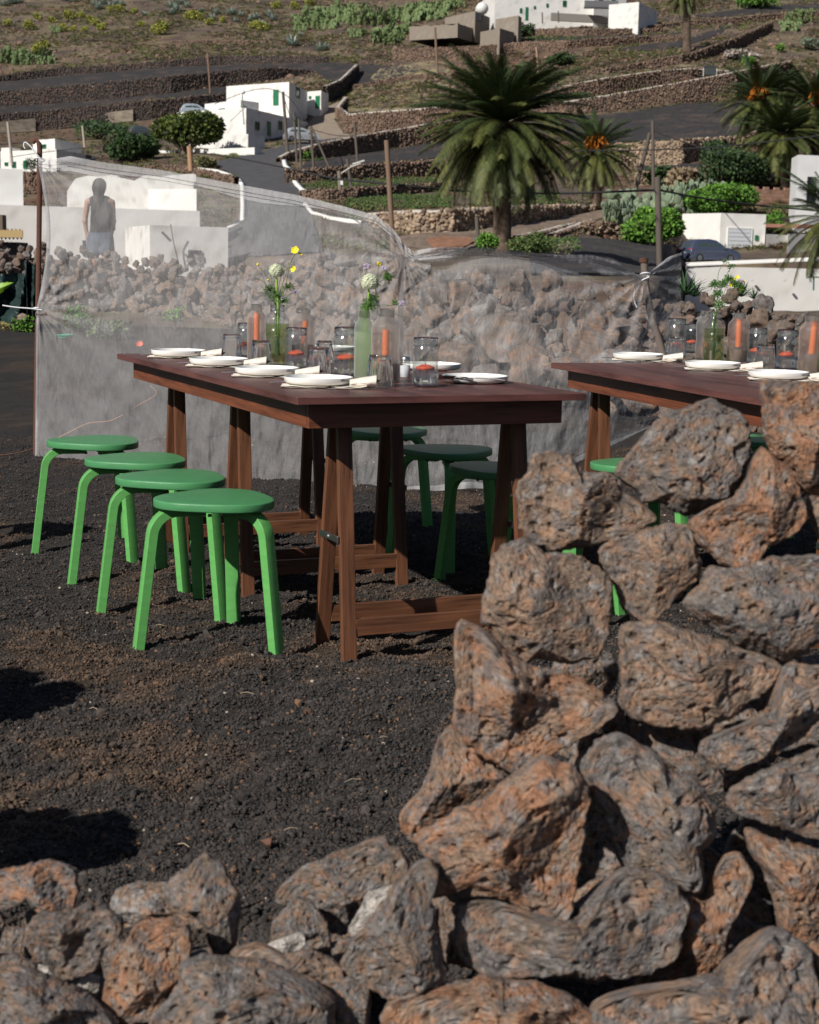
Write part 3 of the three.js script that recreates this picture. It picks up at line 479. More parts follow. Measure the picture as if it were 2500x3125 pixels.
function candleJar(label, px, py, s = 1, level = 0.045) {
  const o = copyOf.jar;
  if (!o) {
    const g = thing('candle_jar', label, 'glass jar', [0, 0, 0], 0, 'open jars of water with floating candles');
    const out = [[0, 0], [0.03, 0], [0.037, 0.004], [0.0385, 0.012], [0.036, 0.03], [0.0345, 0.055], [0.036, 0.085], [0.0375, 0.097], [0.035, 0.106], [0.0315, 0.112], [0.0315, 0.119], [0.0332, 0.121], [0.0332, 0.124], [0.0318, 0.127], [0.032, 0.132]];
    part(g, 'jar', lathe([...out, [0.0295, 0.132], [0.029, 0.112], [0.0335, 0.1], [0.0335, 0.085], [0.032, 0.055], [0.0335, 0.03], [0.035, 0.012], [0.03, 0.006], [0, 0.006]], 40), M.thinGlass);
    part(g, 'rim', lathe([[0.0305, 0.1095], [0.033, 0.111], [0.0322, 0.114], [0.0338, 0.1165], [0.0325, 0.12], [0.0342, 0.1225], [0.0328, 0.126], [0.034, 0.13], [0.0325, 0.1335], [0.0302, 0.132], [0.0298, 0.12], [0.0305, 0.1095]], 40), M.glass);
    part(g, 'base', lathe([[0, 0.0008], [0.03, 0.0008], [0.0368, 0.0045], [0.0365, 0.0062], [0.028, 0.0058], [0, 0.0052]], 36), M.glass);
    part(g, 'water', lathe([[0, 0.0065], [0.0298, 0.0065], [0.0345, 0.013], [0.0331, 0.03], [0.0323, 0.045], [0, 0.045]], 32), M.water);
    const fc = part(g, 'floating_candle', lathe([[0, 0.039], [0.012, 0.0395], [0.022, 0.044], [0.0265, 0.05], [0.025, 0.0535], [0.018, 0.056], [0.009, 0.06], [0, 0.061]], 30), M.floatCandle);
    part(fc, 'wick', cyl(0.0009, 0.0009, 0.008, 5, 0, 0.064, 0), mat([0.1, 0.08, 0.07], 0.9));
    copyOf.jar = g;
  }
  const c = o ? copyOf(o, null, rr(0, 6), label) : copyOf.jar, p = onLevel(px, py, TOP); c.position.set(p.x, TOP + 0.0006, p.z); c.scale.setScalar(s * 1.08); return c;
}
const bottleOut = [[0, 0.001], [0.034, 0.001], [0.0385, 0.006], [0.039, 0.06], [0.0375, 0.085], [0.0375, 0.092], [0.039, 0.1], [0.039, 0.148], [0.036, 0.158], [0.024, 0.172], [0.0225, 0.177], [0.0225, 0.182], [0.0238, 0.184], [0.0225, 0.187], [0.0238, 0.189], [0.0225, 0.192], [0.0228, 0.198]];
function bottle(label, px, py, kind, s = 1, ch = 0.15, cr = 0.0095, lean = 0, sy = s) {
  const g = thing('glass_bottle', label, kind === 'vase' ? 'vase' : 'candle holder', [0, 0, 0], rr(0, 6), kind === 'vase' ? undefined : 'tall frosted bottles with candles');
  if (kind === 'vase') g.name = numbered('bottle_vase');
  part(g, 'bottle_body', lathe(bottleOut, 44), kind !== 'vase' ? M.frosted : s < 0.9 ? M.greenFrost : M.thinGlass);
  if (kind === 'vase') part(g, 'water', lathe([[0, 0.004], [0.033, 0.004], [0.0372, 0.008], [0.0375, 0.06], [0.036, 0.085], [0.036, 0.092], [0.0375, 0.1], [0.0375, 0.135], [0, 0.135]], 36), s < 0.9 ? M.greenFrost : M.greenWater);
  else {
    const c = part(g, 'candle', cyl(cr * 0.95, cr, ch, 18, 0, ch / 2 + 0.012 + (kind - 0), 0), M.candle); c.rotation.z = lean; part(c, 'wick', cyl(0.0008, 0.0008, 0.009, 5, 0, ch + 0.016 + (kind - 0), 0), mat([0.08, 0.06, 0.05], 0.9));
    part(g, 'sand', lathe([[0, 0.003], [0.032, 0.003], [0.036, 0.008], [0.0375, 0.05], [0.02, 0.054], [0, 0.052]], 24), tint(1)); paint(g.children[g.children.length - 1].geometry, (x, y, z) => mul3([0.16, 0.12, 0.1], 0.8 + 0.6 * noise(x * 400, y * 400, z * 400)));
  }
  part(g, 'neck', lathe([[0.0215, 0.176], [0.0235, 0.178], [0.0226, 0.182], [0.0246, 0.1845], [0.0228, 0.1875], [0.0246, 0.1895], [0.0228, 0.1925], [0.0236, 0.1985], [0.0215, 0.1985], [0.0208, 0.188], [0.0215, 0.176]], 36), M.glass);
  const p = onLevel(px, py, TOP); g.position.set(p.x, TOP + 0.0006, p.z); g.scale.set(s, sy, s); return g;
}
seed(42);
tumbler('upturned tumbler beside the farthest left bottle on the middle table', 706, 1092);
tumbler('upturned tumbler in front of the left bottle with an orange candle', 797, 1117);
tumbler('upturned tumbler beside the small rolled napkin, before the bottle-necked jar', 974, 1147, 1.02);
tumbler('small upturned tumbler glimpsed behind the middle glass of the table', 990, 1106, 0.88);
tumbler('upturned tumbler at the near end, its flutes tinted red by the candle behind', 1159, 1180, 1.04);
candleJar('jar with a floating orange candle half hidden behind the left bottle', 752, 1090, 0.92);
candleJar('jar with a floating orange candle in front of the two middle bottles', 904, 1126);
candleJar('jar with a floating orange candle left of the green vase', 1056, 1148, 1.12);
candleJar('jar with a floating candle directly behind the near upturned tumbler', 1165, 1150, 1.0);
candleJar('clear waisted jar with floating candle, alone at the right end of the middle table', 1297, 1180, 1.04);
bottle('frosted bottle with a bright orange candle, leftmost on the middle table', 783, 1098, 0.05, 0.92, 0.105, 0.0115, 0, 1.06);
bottle('frosted bottle with a leaning orange candle, right of the taller flowers', 925, 1092, 0.03, 1.2, 0.105, 0.009, 0.05, 0.98);
bottle('frosted bottle with a short orange candle behind the near tumbler', 1175, 1166, 0.045, 1.16, 0.085, 0.0095, 0, 1.16);
const vase1 = bottle('green-watered bottle vase holding the taller yellow and white flowers', 846, 1110, 'vase', 1.12, 0, 0, 0, 1.08);
const vase2 = bottle('green frosted bottle vase holding the shorter pale flowers', 1108, 1156, 'vase', 0.77, 0, 0, 0, 1.12);
candleJar('tall jar with a floating candle at the far end of the partly hidden table', 2061, 1085, 1.12);
candleJar('jar with floating candle left of an upturned glass on the partly hidden table', 2308, 1112, 1.02);
candleJar('jar with a floating candle beside the rightmost bottle on the partly hidden table', 2398, 1128, 1.05);
candleJar('jar half hidden behind the far-end jar on the partly hidden table', 2110, 1077, 0.9);
tumbler('upturned tumbler in front of the far-end jar on the partly hidden table', 2063, 1094, 0.98);
tumbler('upturned tumbler between two candle jars on the partly hidden table', 2334, 1125, 1.02);
bottle('empty looking frosted bottle behind the flowers of the partly hidden table', 2152, 1098, 0.03, 1.1, 0.03, 0.0095, 0, 1.03);
bottle('frosted bottle with a tall pale orange candle on the partly hidden table', 2250, 1106, 0.05, 1.15, 0.11, 0.0105, 0, 1.02);
bottle('frosted bottle with an orange candle, rightmost on the partly hidden table', 2470, 1148, 0.06, 1.12, 0.11, 0.0105, -0.05, 1.1);
const vase3 = bottle('bottle vase with fennel and yellow flowers on the partly hidden table', 2176, 1106, 'vase', 1.1, 0, 0, 0, 1.02);
bottle('green frosted bottle cut by the edge of the view on the partly hidden table', 2527, 1152, 'vase', 1.1);
{
  const g = thing('salt_jar', 'small lidded jar of white salt near the right end of the middle table', 'salt shaker'); const p = onLevel(1236, 1153, TOP); g.position.set(p.x, TOP + 0.0006, p.z);
  part(g, 'jar', lathe([[0, 0], [0.015, 0], [0.0175, 0.004], [0.0175, 0.05], [0.0145, 0.056]], 28), M.thinGlass);
  part(g, 'salt', lathe([[0, 0.002], [0.0165, 0.002], [0.0165, 0.04], [0, 0.041]], 20), mat([0.62, 0.64, 0.7], 0.9));
  part(g, 'lid', lathe([[0.0155, 0.056], [0.0158, 0.066], [0.012, 0.069], [0, 0.069]], 28), M.steel);
}
// flowers
const FM = { stem: mat([0.06, 0.13, 0.03], 0.7), pale: mat([0.25, 0.42, 0.05], 0.6), yellow: mat([0.85, 0.68, 0.02], 0.6), cream: mat([0.62, 0.66, 0.47], 0.8), lilac: mat([0.5, 0.42, 0.55], 0.8), leaf: mat([0.07, 0.17, 0.03], 0.7) };
function petals(n, r, up, w) { const l = []; for (let k = 0; k < n; k++) { const a = k / n * 6.283; l.push(quadGrid(4, 3, (u, v) => { const q = u * r, s = (v - 0.5) * w * Math.sin(Math.PI * (0.15 + 0.8 * u)); return V(Math.cos(a) * q - Math.sin(a) * s, up * u * u * r, Math.sin(a) * q + Math.cos(a) * s); })); } return join(l); }
function umbel(R, n, s) { seed(s); const l = []; for (let i = 0; i < n; i++) { const y = 1 - 2 * (i + 0.5) / n, a = i * 2.39996, q = Math.sqrt(1 - y * y), d = V(q * Math.cos(a), y, q * Math.sin(a)); if (y < -0.75) continue; const g = petals(5, R * 0.26, 0.3, R * 0.14); g.applyQuaternion(new THREE.Quaternion().setFromUnitVectors(V(0, 1, 0), d)); g.translate(d.x * R * rr(0.8, 1), d.y * R * rr(0.8, 1), d.z * R * rr(0.8, 1)); l.push(g); } l.push(new THREE.IcosahedronGeometry(R * 0.5, 2)); return join(l); }
function bouquet(name, label, vase, f) {                             // points are pixels at the vase's distance
  const z = -vase.position.z, g = thing(name, label, 'flowers'); const neck = V(vase.position.x, TOP + 0.19 * vase.scale.y, -z), foot = V(vase.position.x, TOP + 0.03, -z);
  const W = (px, py, dz = 0) => at(px, py, z + dz);
  const stem = (pts, r, m = FM.stem, name = 'stem') => part(g, name, tube([foot.clone().add(V(rr(-0.012, 0.012), 0, rr(-0.012, 0.012))), neck.clone().add(V(rr(-0.008, 0.008), 0, rr(-0.008, 0.008))), ...pts], r, 30, 6), m);
  const head = (n, geo, m, p, tilt = [0, 0, 0]) => part(g, n, geo, m, p.toArray(), tilt);
  const sprig = (p, R, n, m, s) => { seed(s); const l = []; for (let i = 0; i < n; i++) { const d = V(rr(-1, 1), rr(-0.5, 1), rr(-1, 1)).normalize().multiplyScalar(R * rr(0.4, 1)); l.push(tube([[0, 0, 0], d.clone().multiplyScalar(0.5).add(V(0, R * 0.1, 0)), d], 0.0005, 4, 3)); const q = new THREE.IcosahedronGeometry(0.0022 * rr(0.6, 1.3), 0); q.translate(d.x, d.y, d.z); l.push(q); } return part(g, 'sprig', join(l), m, p.toArray()); };
  f({ g, W, stem, head, sprig }); return g;
}
seed(11);
bouquet('flower_bunch', 'taller wild flowers with a white onion bloom and a high yellow blossom', vase1, ({ W, stem, head, sprig }) => {
  stem([W(846, 890), W(843, 830)], 0.0045, FM.pale); head('flower_head', umbel(0.027, 130, 3), FM.cream, W(843, 827));
  stem([W(872, 870), W(888, 800), W(905, 770)], 0.0012); const y = petals(5, 0.016, 0.5, 0.018);
  head('blossom', y, FM.yellow, W(901, 765), [1.1, 0, 0.2]); head('blossom', y, FM.yellow, W(915, 776), [0.8, 0.5, -0.6]).scale.setScalar(0.6); head('blossom', y, FM.yellow, W(897, 822), [0.9, 0.4, 0.6]).scale.setScalar(0.8);
  for (const [a, b, c] of [[828, 900, 0], [800, 850, 1], [786, 806, 2]]) { }
  stem([W(830, 880), W(812, 840), W(785, 808)], 0.0011); stem([W(826, 890), W(806, 860), W(778, 850)], 0.0009); stem([W(838, 880), W(822, 830), W(816, 810)], 0.0009); stem([W(834, 905), W(815, 895), W(785, 893)], 0.0011); stem([W(858, 880), W(872, 840), W(882, 800)], 0.001); stem([W(850, 880), W(866, 830), W(893, 812)], 0.0009); stem([W(831, 880), W(826, 850), W(817, 853)], 0.0009);
  head('bud', new THREE.IcosahedronGeometry(0.005, 1), FM.yellow, W(787, 807)); head('bud', new THREE.IcosahedronGeometry(0.004, 1), FM.yellow, W(818, 854));
  sprig(W(864, 912), 0.013, 70, FM.lilac, 5); sprig(W(898, 890), 0.011, 50, FM.lilac, 6); stem([W(868, 910), W(898, 892)], 0.0008); sprig(W(845, 905), 0.035, 110, FM.leaf, 8); sprig(W(880, 880), 0.026, 70, FM.stem, 9); sprig(W(822, 885), 0.025, 60, FM.stem, 10); sprig(W(866, 920), 0.026, 80, FM.leaf, 12); for (const [a, b] of [[800, 835], [795, 870], [890, 850], [870, 815], [805, 900], [836, 850]]) stem([W(lerp(846, a, 0.5), 905), W(a, b)], 0.0008);
});
bouquet('flower_bunch', 'wild flowers with one pale onion bloom and small lilac heads in the slim green vase', vase2, ({ W, stem, head, sprig }) => {
  stem([W(1124, 920), W(1127, 870)], 0.0035, FM.pale); head('flower_head', umbel(0.028, 130, 4), FM.cream, W(1128, 862));
  stem([W(1108, 930), W(1110, 850), W(1122, 818)], 0.001); sprig(W(1121, 815), 0.013, 70, FM.lilac, 15);
  stem([W(1140, 920), W(1150, 850), W(1157, 810)], 0.001); sprig(W(1156, 806), 0.008, 26, FM.yellow, 16); stem([W(1145, 910), W(1156, 850), W(1172, 822)], 0.0009); sprig(W(1173, 820), 0.011, 50, FM.lilac, 17);
  stem([W(1150, 940), W(1190, 932), W(1224, 928)], 0.0009); sprig(W(1226, 927), 0.011, 50, FM.lilac, 18); stem([W(1190, 932), W(1210, 960), W(1250, 970)], 0.0007); sprig(W(1150, 928), 0.012, 50, FM.lilac, 19);
  sprig(W(1128, 935), 0.032, 170, FM.leaf, 20); sprig(W(1185, 850), 0.02, 70, FM.leaf, 27); sprig(W(1140, 915), 0.025, 90, FM.stem, 28); sprig(W(1115, 955), 0.014, 60, FM.pale, 21); sprig(W(1182, 838), 0.014, 40, FM.leaf, 22); sprig(W(1205, 925), 0.014, 40, FM.leaf, 23); sprig(W(1155, 870), 0.012, 30, FM.stem, 24);
});
bouquet('flower_bunch', 'fennel fronds and yellow blossoms in the vase on the partly hidden table', vase3, ({ W, stem, head, sprig }) => {
  stem([W(2190, 900), W(2194, 830), W(2215, 795)], 0.001); stem([W(2200, 880), W(2225, 825), W(2238, 808)], 0.001); sprig(W(2232, 815), 0.02, 40, FM.stem, 31); sprig(W(2215, 797), 0.014, 22, FM.stem, 32);
  for (const [x, y, s] of [[2190, 900, 1], [2205, 870, 2], [2225, 855, 3], [2245, 870, 4], [2195, 930, 5], [2262, 880, 6], [2180, 870, 7]]) { sprig(W(x, y), 0.026, 130, FM.leaf, 40 + s); stem([W(lerp(2185, x, 0.5), lerp(960, y, 0.5)), W(x, y)], 0.0009); }
  const y = petals(5, 0.01, 0.6, 0.011); for (const [x, q] of [[2238, 855], [2243, 868], [2262, 880], [2232, 872], [2250, 848], [2268, 862]]) head('blossom', y, FM.yellow, W(x, q), [rr(0.5, 1.2), rr(0, 6), 0]);
  sprig(W(2262, 862), 0.016, 70, FM.lilac, 60); sprig(W(2195, 925), 0.016, 80, FM.cream, 61); stem([W(2175, 1000), W(2180, 960)], 0.003, FM.pale);
});

// ---------------------------------------------------------------- dry stone wall behind the net
const stoneTones = [[TAN, GREY], [BROWN, GREY], [TAN, BROWN], [GREY, PALE]];
const wallGeos = []; for (let k = 0; k < 16; k++) { const g = rockShape(300 + k, 5, 0.22, 13, 0.42); paint(g, rockColor(stoneTones[k % 4], k * 2.3)); wallGeos.push(g); }
{
  const wall = thing('dry_stone_wall', 'long rough lava stone wall behind the net and the tables', 'stone wall');
  //            pixel x, pixel y of the top, distance, stone size
  const path = [[-420, 756, 23.2, 0.17], [130, 758, 23.0, 0.16], [330, 790, 22.8, 0.15], [450, 796, 22.6, 0.15], [640, 828, 22.2, 0.16], [760, 836, 21.2, 0.17], [880, 822, 20, 0.18], [1000, 812, 18.6, 0.19], [1150, 806, 16.9, 0.2], [1300, 850, 15.4, 0.2], [1500, 880, 13.9, 0.2], [1700, 900, 12.9, 0.2], [1900, 915, 12.2, 0.18], [2100, 938, 11.6, 0.13], [2240, 935, 11.3, 0.125], [2330, 972, 11.15, 0.125], [2420, 1010, 11.0, 0.13], [2480, 995, 10.9, 0.13], [2900, 980, 10.2, 0.16]].map(([px, py, z, s]) => { const p = at(px, py, z); return { p, s }; });
  seed(808); let cand = [];
  for (let i = 0; i + 1 < path.length; i++) {
    const a = path[i], b = path[i + 1], d = b.p.clone().sub(a.p); d.y = 0; const len = d.length();
    for (let t = 0; t < len;) {
      const k = t / len, s = lerp(a.s, b.s, k), x = lerp(a.p.x, b.p.x, k), z = lerp(a.p.z, b.p.z, k), top = lerp(a.p.y, b.p.y, k) + rr(-0.05, 0.05), base = rise(-z) - 0.05;
      for (let y = base; y < top;) { const f = (y - base) / (top - base), q = s * (1.35 - 0.6 * f) * (rnd() < 0.12 ? 1.5 : 1) * rr(0.75, 1.2); y += q * 0.5; cand.push([x + rr(-0.4, 0.4) * s, y, z + rr(-0.12, 0.12) + 0.12 * f * -1, q]); y += q * 0.33; }
      t += s * 0.85;
    }
    const core = quadGrid(6, 1, (u, v) => { const p = a.p.clone().lerp(b.p, u), y = v ? p.y - 0.13 : rise(-p.z) - 0.3; return V(p.x, y, p.z - 0.17); }), m = part(wall, 'rubble_core', core, mat([0.15, 0.105, 0.08], 1)); m.userData.kind = 'stuff';
  }
  cand.sort((p, q) => q[3] / -q[2] - p[3] / -p[2]);
  const stuff = wallGeos.map(() => []), q = new THREE.Quaternion();
  cand.forEach(([x, y, z, s], i) => { const k = Math.floor(rnd() * 16), sc = V(s * 0.62 * rr(0.85, 1.3), s * 0.52 * rr(0.8, 1.1), s * 0.6), r = spin(rr(0, 6), rr(0, 6), rr(0, 6)); if (i < 300) { const m = part(wall, 'stone', wallGeos[k], rockMat); m.position.set(x, y, z); m.quaternion.copy(r); m.scale.copy(sc); } else stuff[k].push(trs(V(x, y, z), r, sc)); });
  stuff.forEach((l, k) => { if (l.length) instances(wall, 'small_stone', wallGeos[k], rockMat, l); });
  // boulders tumbled at its foot
  [[1400, 1120, 13.6, 0.3], [1560, 1050, 13.1, 0.34], [1640, 1130, 12.6, 0.3], [1500, 1170, 12.9, 0.22], [1330, 1150, 14.2, 0.22], [1730, 1160, 12.2, 0.24], [1800, 1060, 12.3, 0.26], [1880, 1130, 11.8, 0.24], [1960, 1200, 11.3, 0.22], [2080, 1240, 11, 0.2], [2040, 1160, 11.3, 0.2], [2150, 1255, 10.8, 0.18], [2190, 1290, 10.5, 0.12], [1270, 1080, 15.2, 0.24], [1150, 1090, 16, 0.2], [1470, 1000, 13.7, 0.28]].forEach(([px, py, z, s], i) => { const m = part(wall, 'boulder', wallGeos[(i * 5) % 16], rockMat); m.position.copy(at(px, py, z)); m.quaternion.copy(spin(i, i * 2, i * 3)); m.scale.set(s * 1.05, s * 0.8, s * 0.9); });
}
// ---------------------------------------------------------------- the net, its posts and ties
{
  const top = [[118, 482, 9.15], [160, 488, 9.1], [215, 478, 9.05], [300, 495, 8.95], [500, 522, 8.7], [700, 560, 8.5], [900, 596, 8.35], [1050, 632, 8.27], [1150, 660, 8.22], [1205, 706, 8.2], [1238, 752, 8.2], [1262, 770, 8.2], [1290, 762, 8.2], [1350, 755, 8.2], [1480, 757, 8.22], [1560, 767, 8.25], [1700, 779, 8.35], [1800, 779, 8.45], [1880, 800, 8.55], [1940, 838, 8.65], [1968, 842, 8.7], [1995, 822, 8.75], [2040, 786, 8.85], [2080, 771, 8.92]];
  const bot = [[108, 1447], [200, 1466], [336, 1490], [684, 1500], [823, 1502], [1060, 1507], [1180, 1500], [1264, 1494], [1330, 1500], [1437, 1490], [1508, 1493], [1700, 1440], [1900, 1345], [2010, 1290], [2072, 1256]];
  const look = (L, x, k) => { let i = 0; while (i + 2 < L.length && L[i + 1][0] < x) i++; const t = clamp((x - L[i][0]) / (L[i + 1][0] - L[i][0])); return lerp(L[i][k], L[i + 1][k], t); };
  const ties = [[118, 492], [112, 945], [1235, 790], [1968, 842]];
  const surf = (u, v) => {                                           // v 0 at the top hem, 1 on the ground
    const pxT = lerp(118, 2080, u), pxB = lerp(108, 2072, u), yT = look(top, pxT, 1), z = look(top, pxT, 2), yB = look(bot, pxB, 1);
    let px = lerp(pxT, pxB, v), py = lerp(yT, yB, v);
    if (u < 0.05) { const k = 1 - u / 0.05; px += k * (22 * Math.max(0, Math.sin((py - 500) / 445 * Math.PI)) * (py < 945 ? 1.4 : -0.5) ); }
    let dz = 0.05 * Math.sin(u * 9 + v * 2.2) * Math.sin(v * 3.1) + 0.03 * fbm(u * 14, v * 3, 2, 3) * smooth(0, 0.12, v);
    for (const [tx, ty] of ties) { const dx = px - tx, dy = py - ty, r = Math.hypot(dx, dy), a = Math.atan2(dy, dx); dz += 0.02 * Math.sin(a * 17 + tx) * Math.exp(-r / 190) * smooth(4, 60, r); }
    dz += (0.006 * noise(u * 60, v * 4, 5) * smooth(0.3, 0.9, v) + 0.0025 * noise(u * 130, v * 16, 7)) * (u > 0.58 ? 0.35 : 1);
    const c1 = (u - 0.46 - 0.14 * v) * 24; dz += 0.035 * Math.exp(-c1 * c1) * smooth(0, 0.15, v) * (1 - smooth(0.3, 0.5, v));
    const yc = 0.085 + 0.06 * Math.sin(u * 15) ; if (u > 0.58) { const q = (v - yc) * 34; dz += 0.06 * Math.exp(-q * q) * smooth(0.58, 0.68, u) * (1 - smooth(0.86, 0.93, u)); }
    return at(px, py, z + dz);
  };
  const net = thing('windbreak_net', 'see-through pale mesh windbreak stretched between three thin posts behind the tables', 'net');
  const weave = dataTex(512, 512, (u, v) => { const k = 0.9 + 0.16 * grainLayers[0](u, v) + 0.12 * grainLayers[3](u, v * 0.25) + 0.08 * grainLayers[4](u, v); return [k, k, k]; });
  M.net.alphaMap = weave; weave.repeat.set(6, 2); M.netHem.alphaMap = weave;
  const uvM = (u, v) => [u, v], crinkle = (g, a) => { seed(64); const p = g.attributes.position; for (let i = 0; i < p.count; i++) { const k = a * (1 + 0.9 * smooth(3, 4, p.getX(i))); p.setXYZ(i, p.getX(i) + rr(-k, k) * 0.5, p.getY(i), p.getZ(i) + rr(-k, k)); } g.computeVertexNormals(); return g; };
  part(net, 'mesh_sheet', crinkle(quadGrid(680, 130, (u, v) => surf(u, v), uvM), 0.0022), M.net);
  part(net, 'top_hem', crinkle(quadGrid(500, 4, (u, v) => surf(u, v * (0.035 + 0.012 * Math.sin(u * 23))).add(V(0, 0.004, 0.006)), uvM), 0.003), M.netHem);
  part(net, 'bottom_hem', quadGrid(300, 3, (u, v) => surf(u, 1 - v * (0.018 + 0.01 * Math.sin(u * 31))).add(V(0, 0.004, 0.012 + 0.01 * Math.sin(u * 40))), uvM), M.netHem);
  const dark = mat([0.05, 0.05, 0.07], 0.8);
  for (const k of [0.018, 0.03]) { const l = []; for (let i = 0; i <= 160; i++) l.push(surf(i / 160, k).add(V(0, 0, 0.01))); part(net, 'hem_thread', tube(l, 0.0009, 320, 4), dark); }
  const side = []; for (let i = 0; i <= 40; i++) side.push(surf(0.002, i / 40)); part(net, 'side_hem', tube(side, 0.011, 80, 6), M.netHem);
  const P = (a, z) => a.map(([x, y]) => at(x, y, z));
  const po = thing('net_post', 'rusty steel post with a hooked top holding the high end of the net', 'post', [0, 0, 0], 0, 'posts holding the net');
  part(po, 'post', tube([...P([[98, 436], [104, 428], [114, 426], [120, 440], [121, 500], [119, 760], [113, 1100], [108, 1450]], 9.2)], 0.0145, 60, 10), M.rust);
  const p2 = thing('net_post', 'dark wooden post behind the flowers where the net drops lower', 'post', [0, 0, 0], 0, 'posts holding the net');
  part(p2, 'post', beam(at(1224, 776, 8.3), at(1220, 1500, 8.3), 0.028, 0.028, V(0, 0, 1)), mat([0.075, 0.045, 0.035], 0.85));
  const p3 = thing('net_post', 'grey leaning wooden post with a bolt on top near the low end of the net', 'post', [0, 0, 0], 0, 'posts holding the net');
  part(p3, 'post', tube(P([[1966, 800], [1972, 880], [1990, 970], [2022, 1075], [2060, 1270]], 8.78), 0.02, 20, 8), mat([0.16, 0.125, 0.105], 0.9)); part(p3, 'bolt', cyl(0.025, 0.025, 0.025, 8).applyMatrix4(M4().setPosition(at(1965, 794, 8.78))), M.rust);
  const tie = (label, pts, z, ring) => { const l = [tube(P(pts, z), 0.0042, 30, 6)]; if (ring) { const c = []; for (let i = 0; i <= 20; i++) { const a = i / 20 * 6.283; c.push(at(ring[0], ring[1], z + 0.06).add(V(Math.cos(a) * 0.028, Math.sin(a) * 0.01, Math.sin(a) * 0.028))); } l.push(tube(c, 0.004, 40, 5)); } single('cable_tie', label, 'cable tie', join(l), M.whiteTie, 'white plastic ties fixing the net'); };
  tie('white cable tie curling up beside the hooked top of the rusty post', [[128, 492], [110, 468], [90, 443], [76, 434], [73, 446], [77, 454]], 9.13, [120, 488]);
  tie('white cable tie sticking straight out at mid height of the rusty post', [[128, 946], [100, 942], [50, 938], [8, 932]], 9.13, [116, 944]);
  tie('white cable tie looping at the foot of the rusty post', [[106, 1428], [85, 1430], [79, 1446], [92, 1462], [130, 1472], [172, 1480]], 9.1, [110, 1432]);
  tie('long white cable tie hanging in an arc by the bolted leaning post', [[1982, 845], [1956, 858], [1940, 880], [1935, 905], [1938, 925], [1944, 938]], 8.68, [1970, 838]);
  tie('thin white tie curling by the low end of the net under the hidden table', [[1960, 1227], [2000, 1229], [2035, 1218], [2050, 1203]], 8.8);
  single('garden_twine', 'thin orange cord lying on the grit and climbing behind the net', 'cord', tube([...[[-60, 1395], [0, 1390], [50, 1383], [100, 1371], [150, 1350], [210, 1320], [270, 1292], [340, 1283], [420, 1238], [478, 1200], [458, 1176]].map(([x, y], i) => i < 4 ? onLevel(x, y, 0.045) : at(x, y, 9.55 + 0.02 * i))], 0.0035, 90, 6), mat([0.34, 0.16, 0.1], 0.8));
}
// ---------------------------------------------------------------- behind the net: tub, plants, shade cloth, shed, person
const leafTint = tint(0.75);
function foliage(n, R, leaf, col, s, fill = 0.5, lumps = 7) {         // leaves through a lumpy ellipsoid, unit height about 1
  seed(s); const L = []; for (let k = 0; k < lumps; k++) { const a = rr(0, 6.28), e = rr(-0.2, 0.9); L.push([V(Math.cos(a) * R[0] * 0.62 * Math.sqrt(1 - e * e * 0.8), e * R[1] * 0.62, Math.sin(a) * R[2] * 0.62 * Math.sqrt(1 - e * e * 0.8)), rr(0.34, 0.56)]); }
  L.push([V(0, 0, 0), 0.66]);
  const pos = [], cl = [], d = V(0, 0, 0), e1 = V(0, 0, 0), e2 = V(0, 0, 0);
  for (let i = 0; i < n; i++) {
    const [c, r] = L[Math.floor(rnd() * L.length)]; d.set(rr(-1, 1), rr(-1, 1), rr(-1, 1)).normalize(); const q = Math.pow(rnd(), fill * 0.5);
    const p = V(c.x + d.x * r * R[0] * q, c.y + d.y * r * R[1] * q, c.z + d.z * r * R[2] * q);
    e1.set(rr(-1, 1), rr(-1, 1), rr(-1, 1)).normalize(); e2.copy(d).addScaledVector(e1, 0.9).normalize(); e1.cross(e2).normalize(); const l = leaf * rr(0.6, 1.35), w = l * 0.42, k = rr(0.65, 1.35), t = rnd();
    const a = p.clone().addScaledVector(e2, l), b = p.clone().addScaledVector(e1, w).addScaledVector(e2, l * 0.45), f = p.clone().addScaledVector(e1, -w).addScaledVector(e2, l * 0.45);
    for (const v of [p, b, a, p, a, f]) { pos.push(v.x, v.y, v.z); cl.push(...mul3(mix3(col[0], col[1], t), k)); }
  }
  const g = new THREE.BufferGeometry(); g.setAttribute('position', new THREE.Float32BufferAttribute(pos, 3)); g.setAttribute('color', new THREE.Float32BufferAttribute(cl, 3)); g.computeVertexNormals(); return g;
}
function bush(name, label, cat, px, py, z, w, h, n, leaf, col, s, group, base = 0.45) {
  const g = thing(name, label, cat, [0, 0, 0], 0, group), p = at(px, py, z); g.position.copy(p);
  const f = part(g, 'foliage', foliage(n, [w / 2, h / 2 * 1.15, w / 2 * 0.85], leaf, col, s), leafTint); f.position.y = h * base;
  const st = []; seed(s); for (let k = 0; k < 5; k++) { const a = rr(0, 6.3); st.push(tube([[0, -0.1, 0], [Math.cos(a) * w * 0.1, h * 0.25, Math.sin(a) * w * 0.1], [Math.cos(a) * w * 0.3, h * 0.6, Math.sin(a) * w * 0.3]], Math.max(0.008, w * 0.012), 8, 5)); }
  part(g, 'stem', join(st), mat([0.1, 0.075, 0.05], 0.95)); return g;
}
const GRN = [[0.06, 0.15, 0.015], [0.13, 0.28, 0.03]], DGRN = [[0.02, 0.045, 0.015], [0.045, 0.085, 0.02]], OLV = [[0.12, 0.13, 0.05], [0.2, 0.19, 0.08]], GREYG = [[0.13, 0.17, 0.12], [0.22, 0.26, 0.18]], YEL = [[0.2, 0.22, 0.04], [0.34, 0.34, 0.06]];
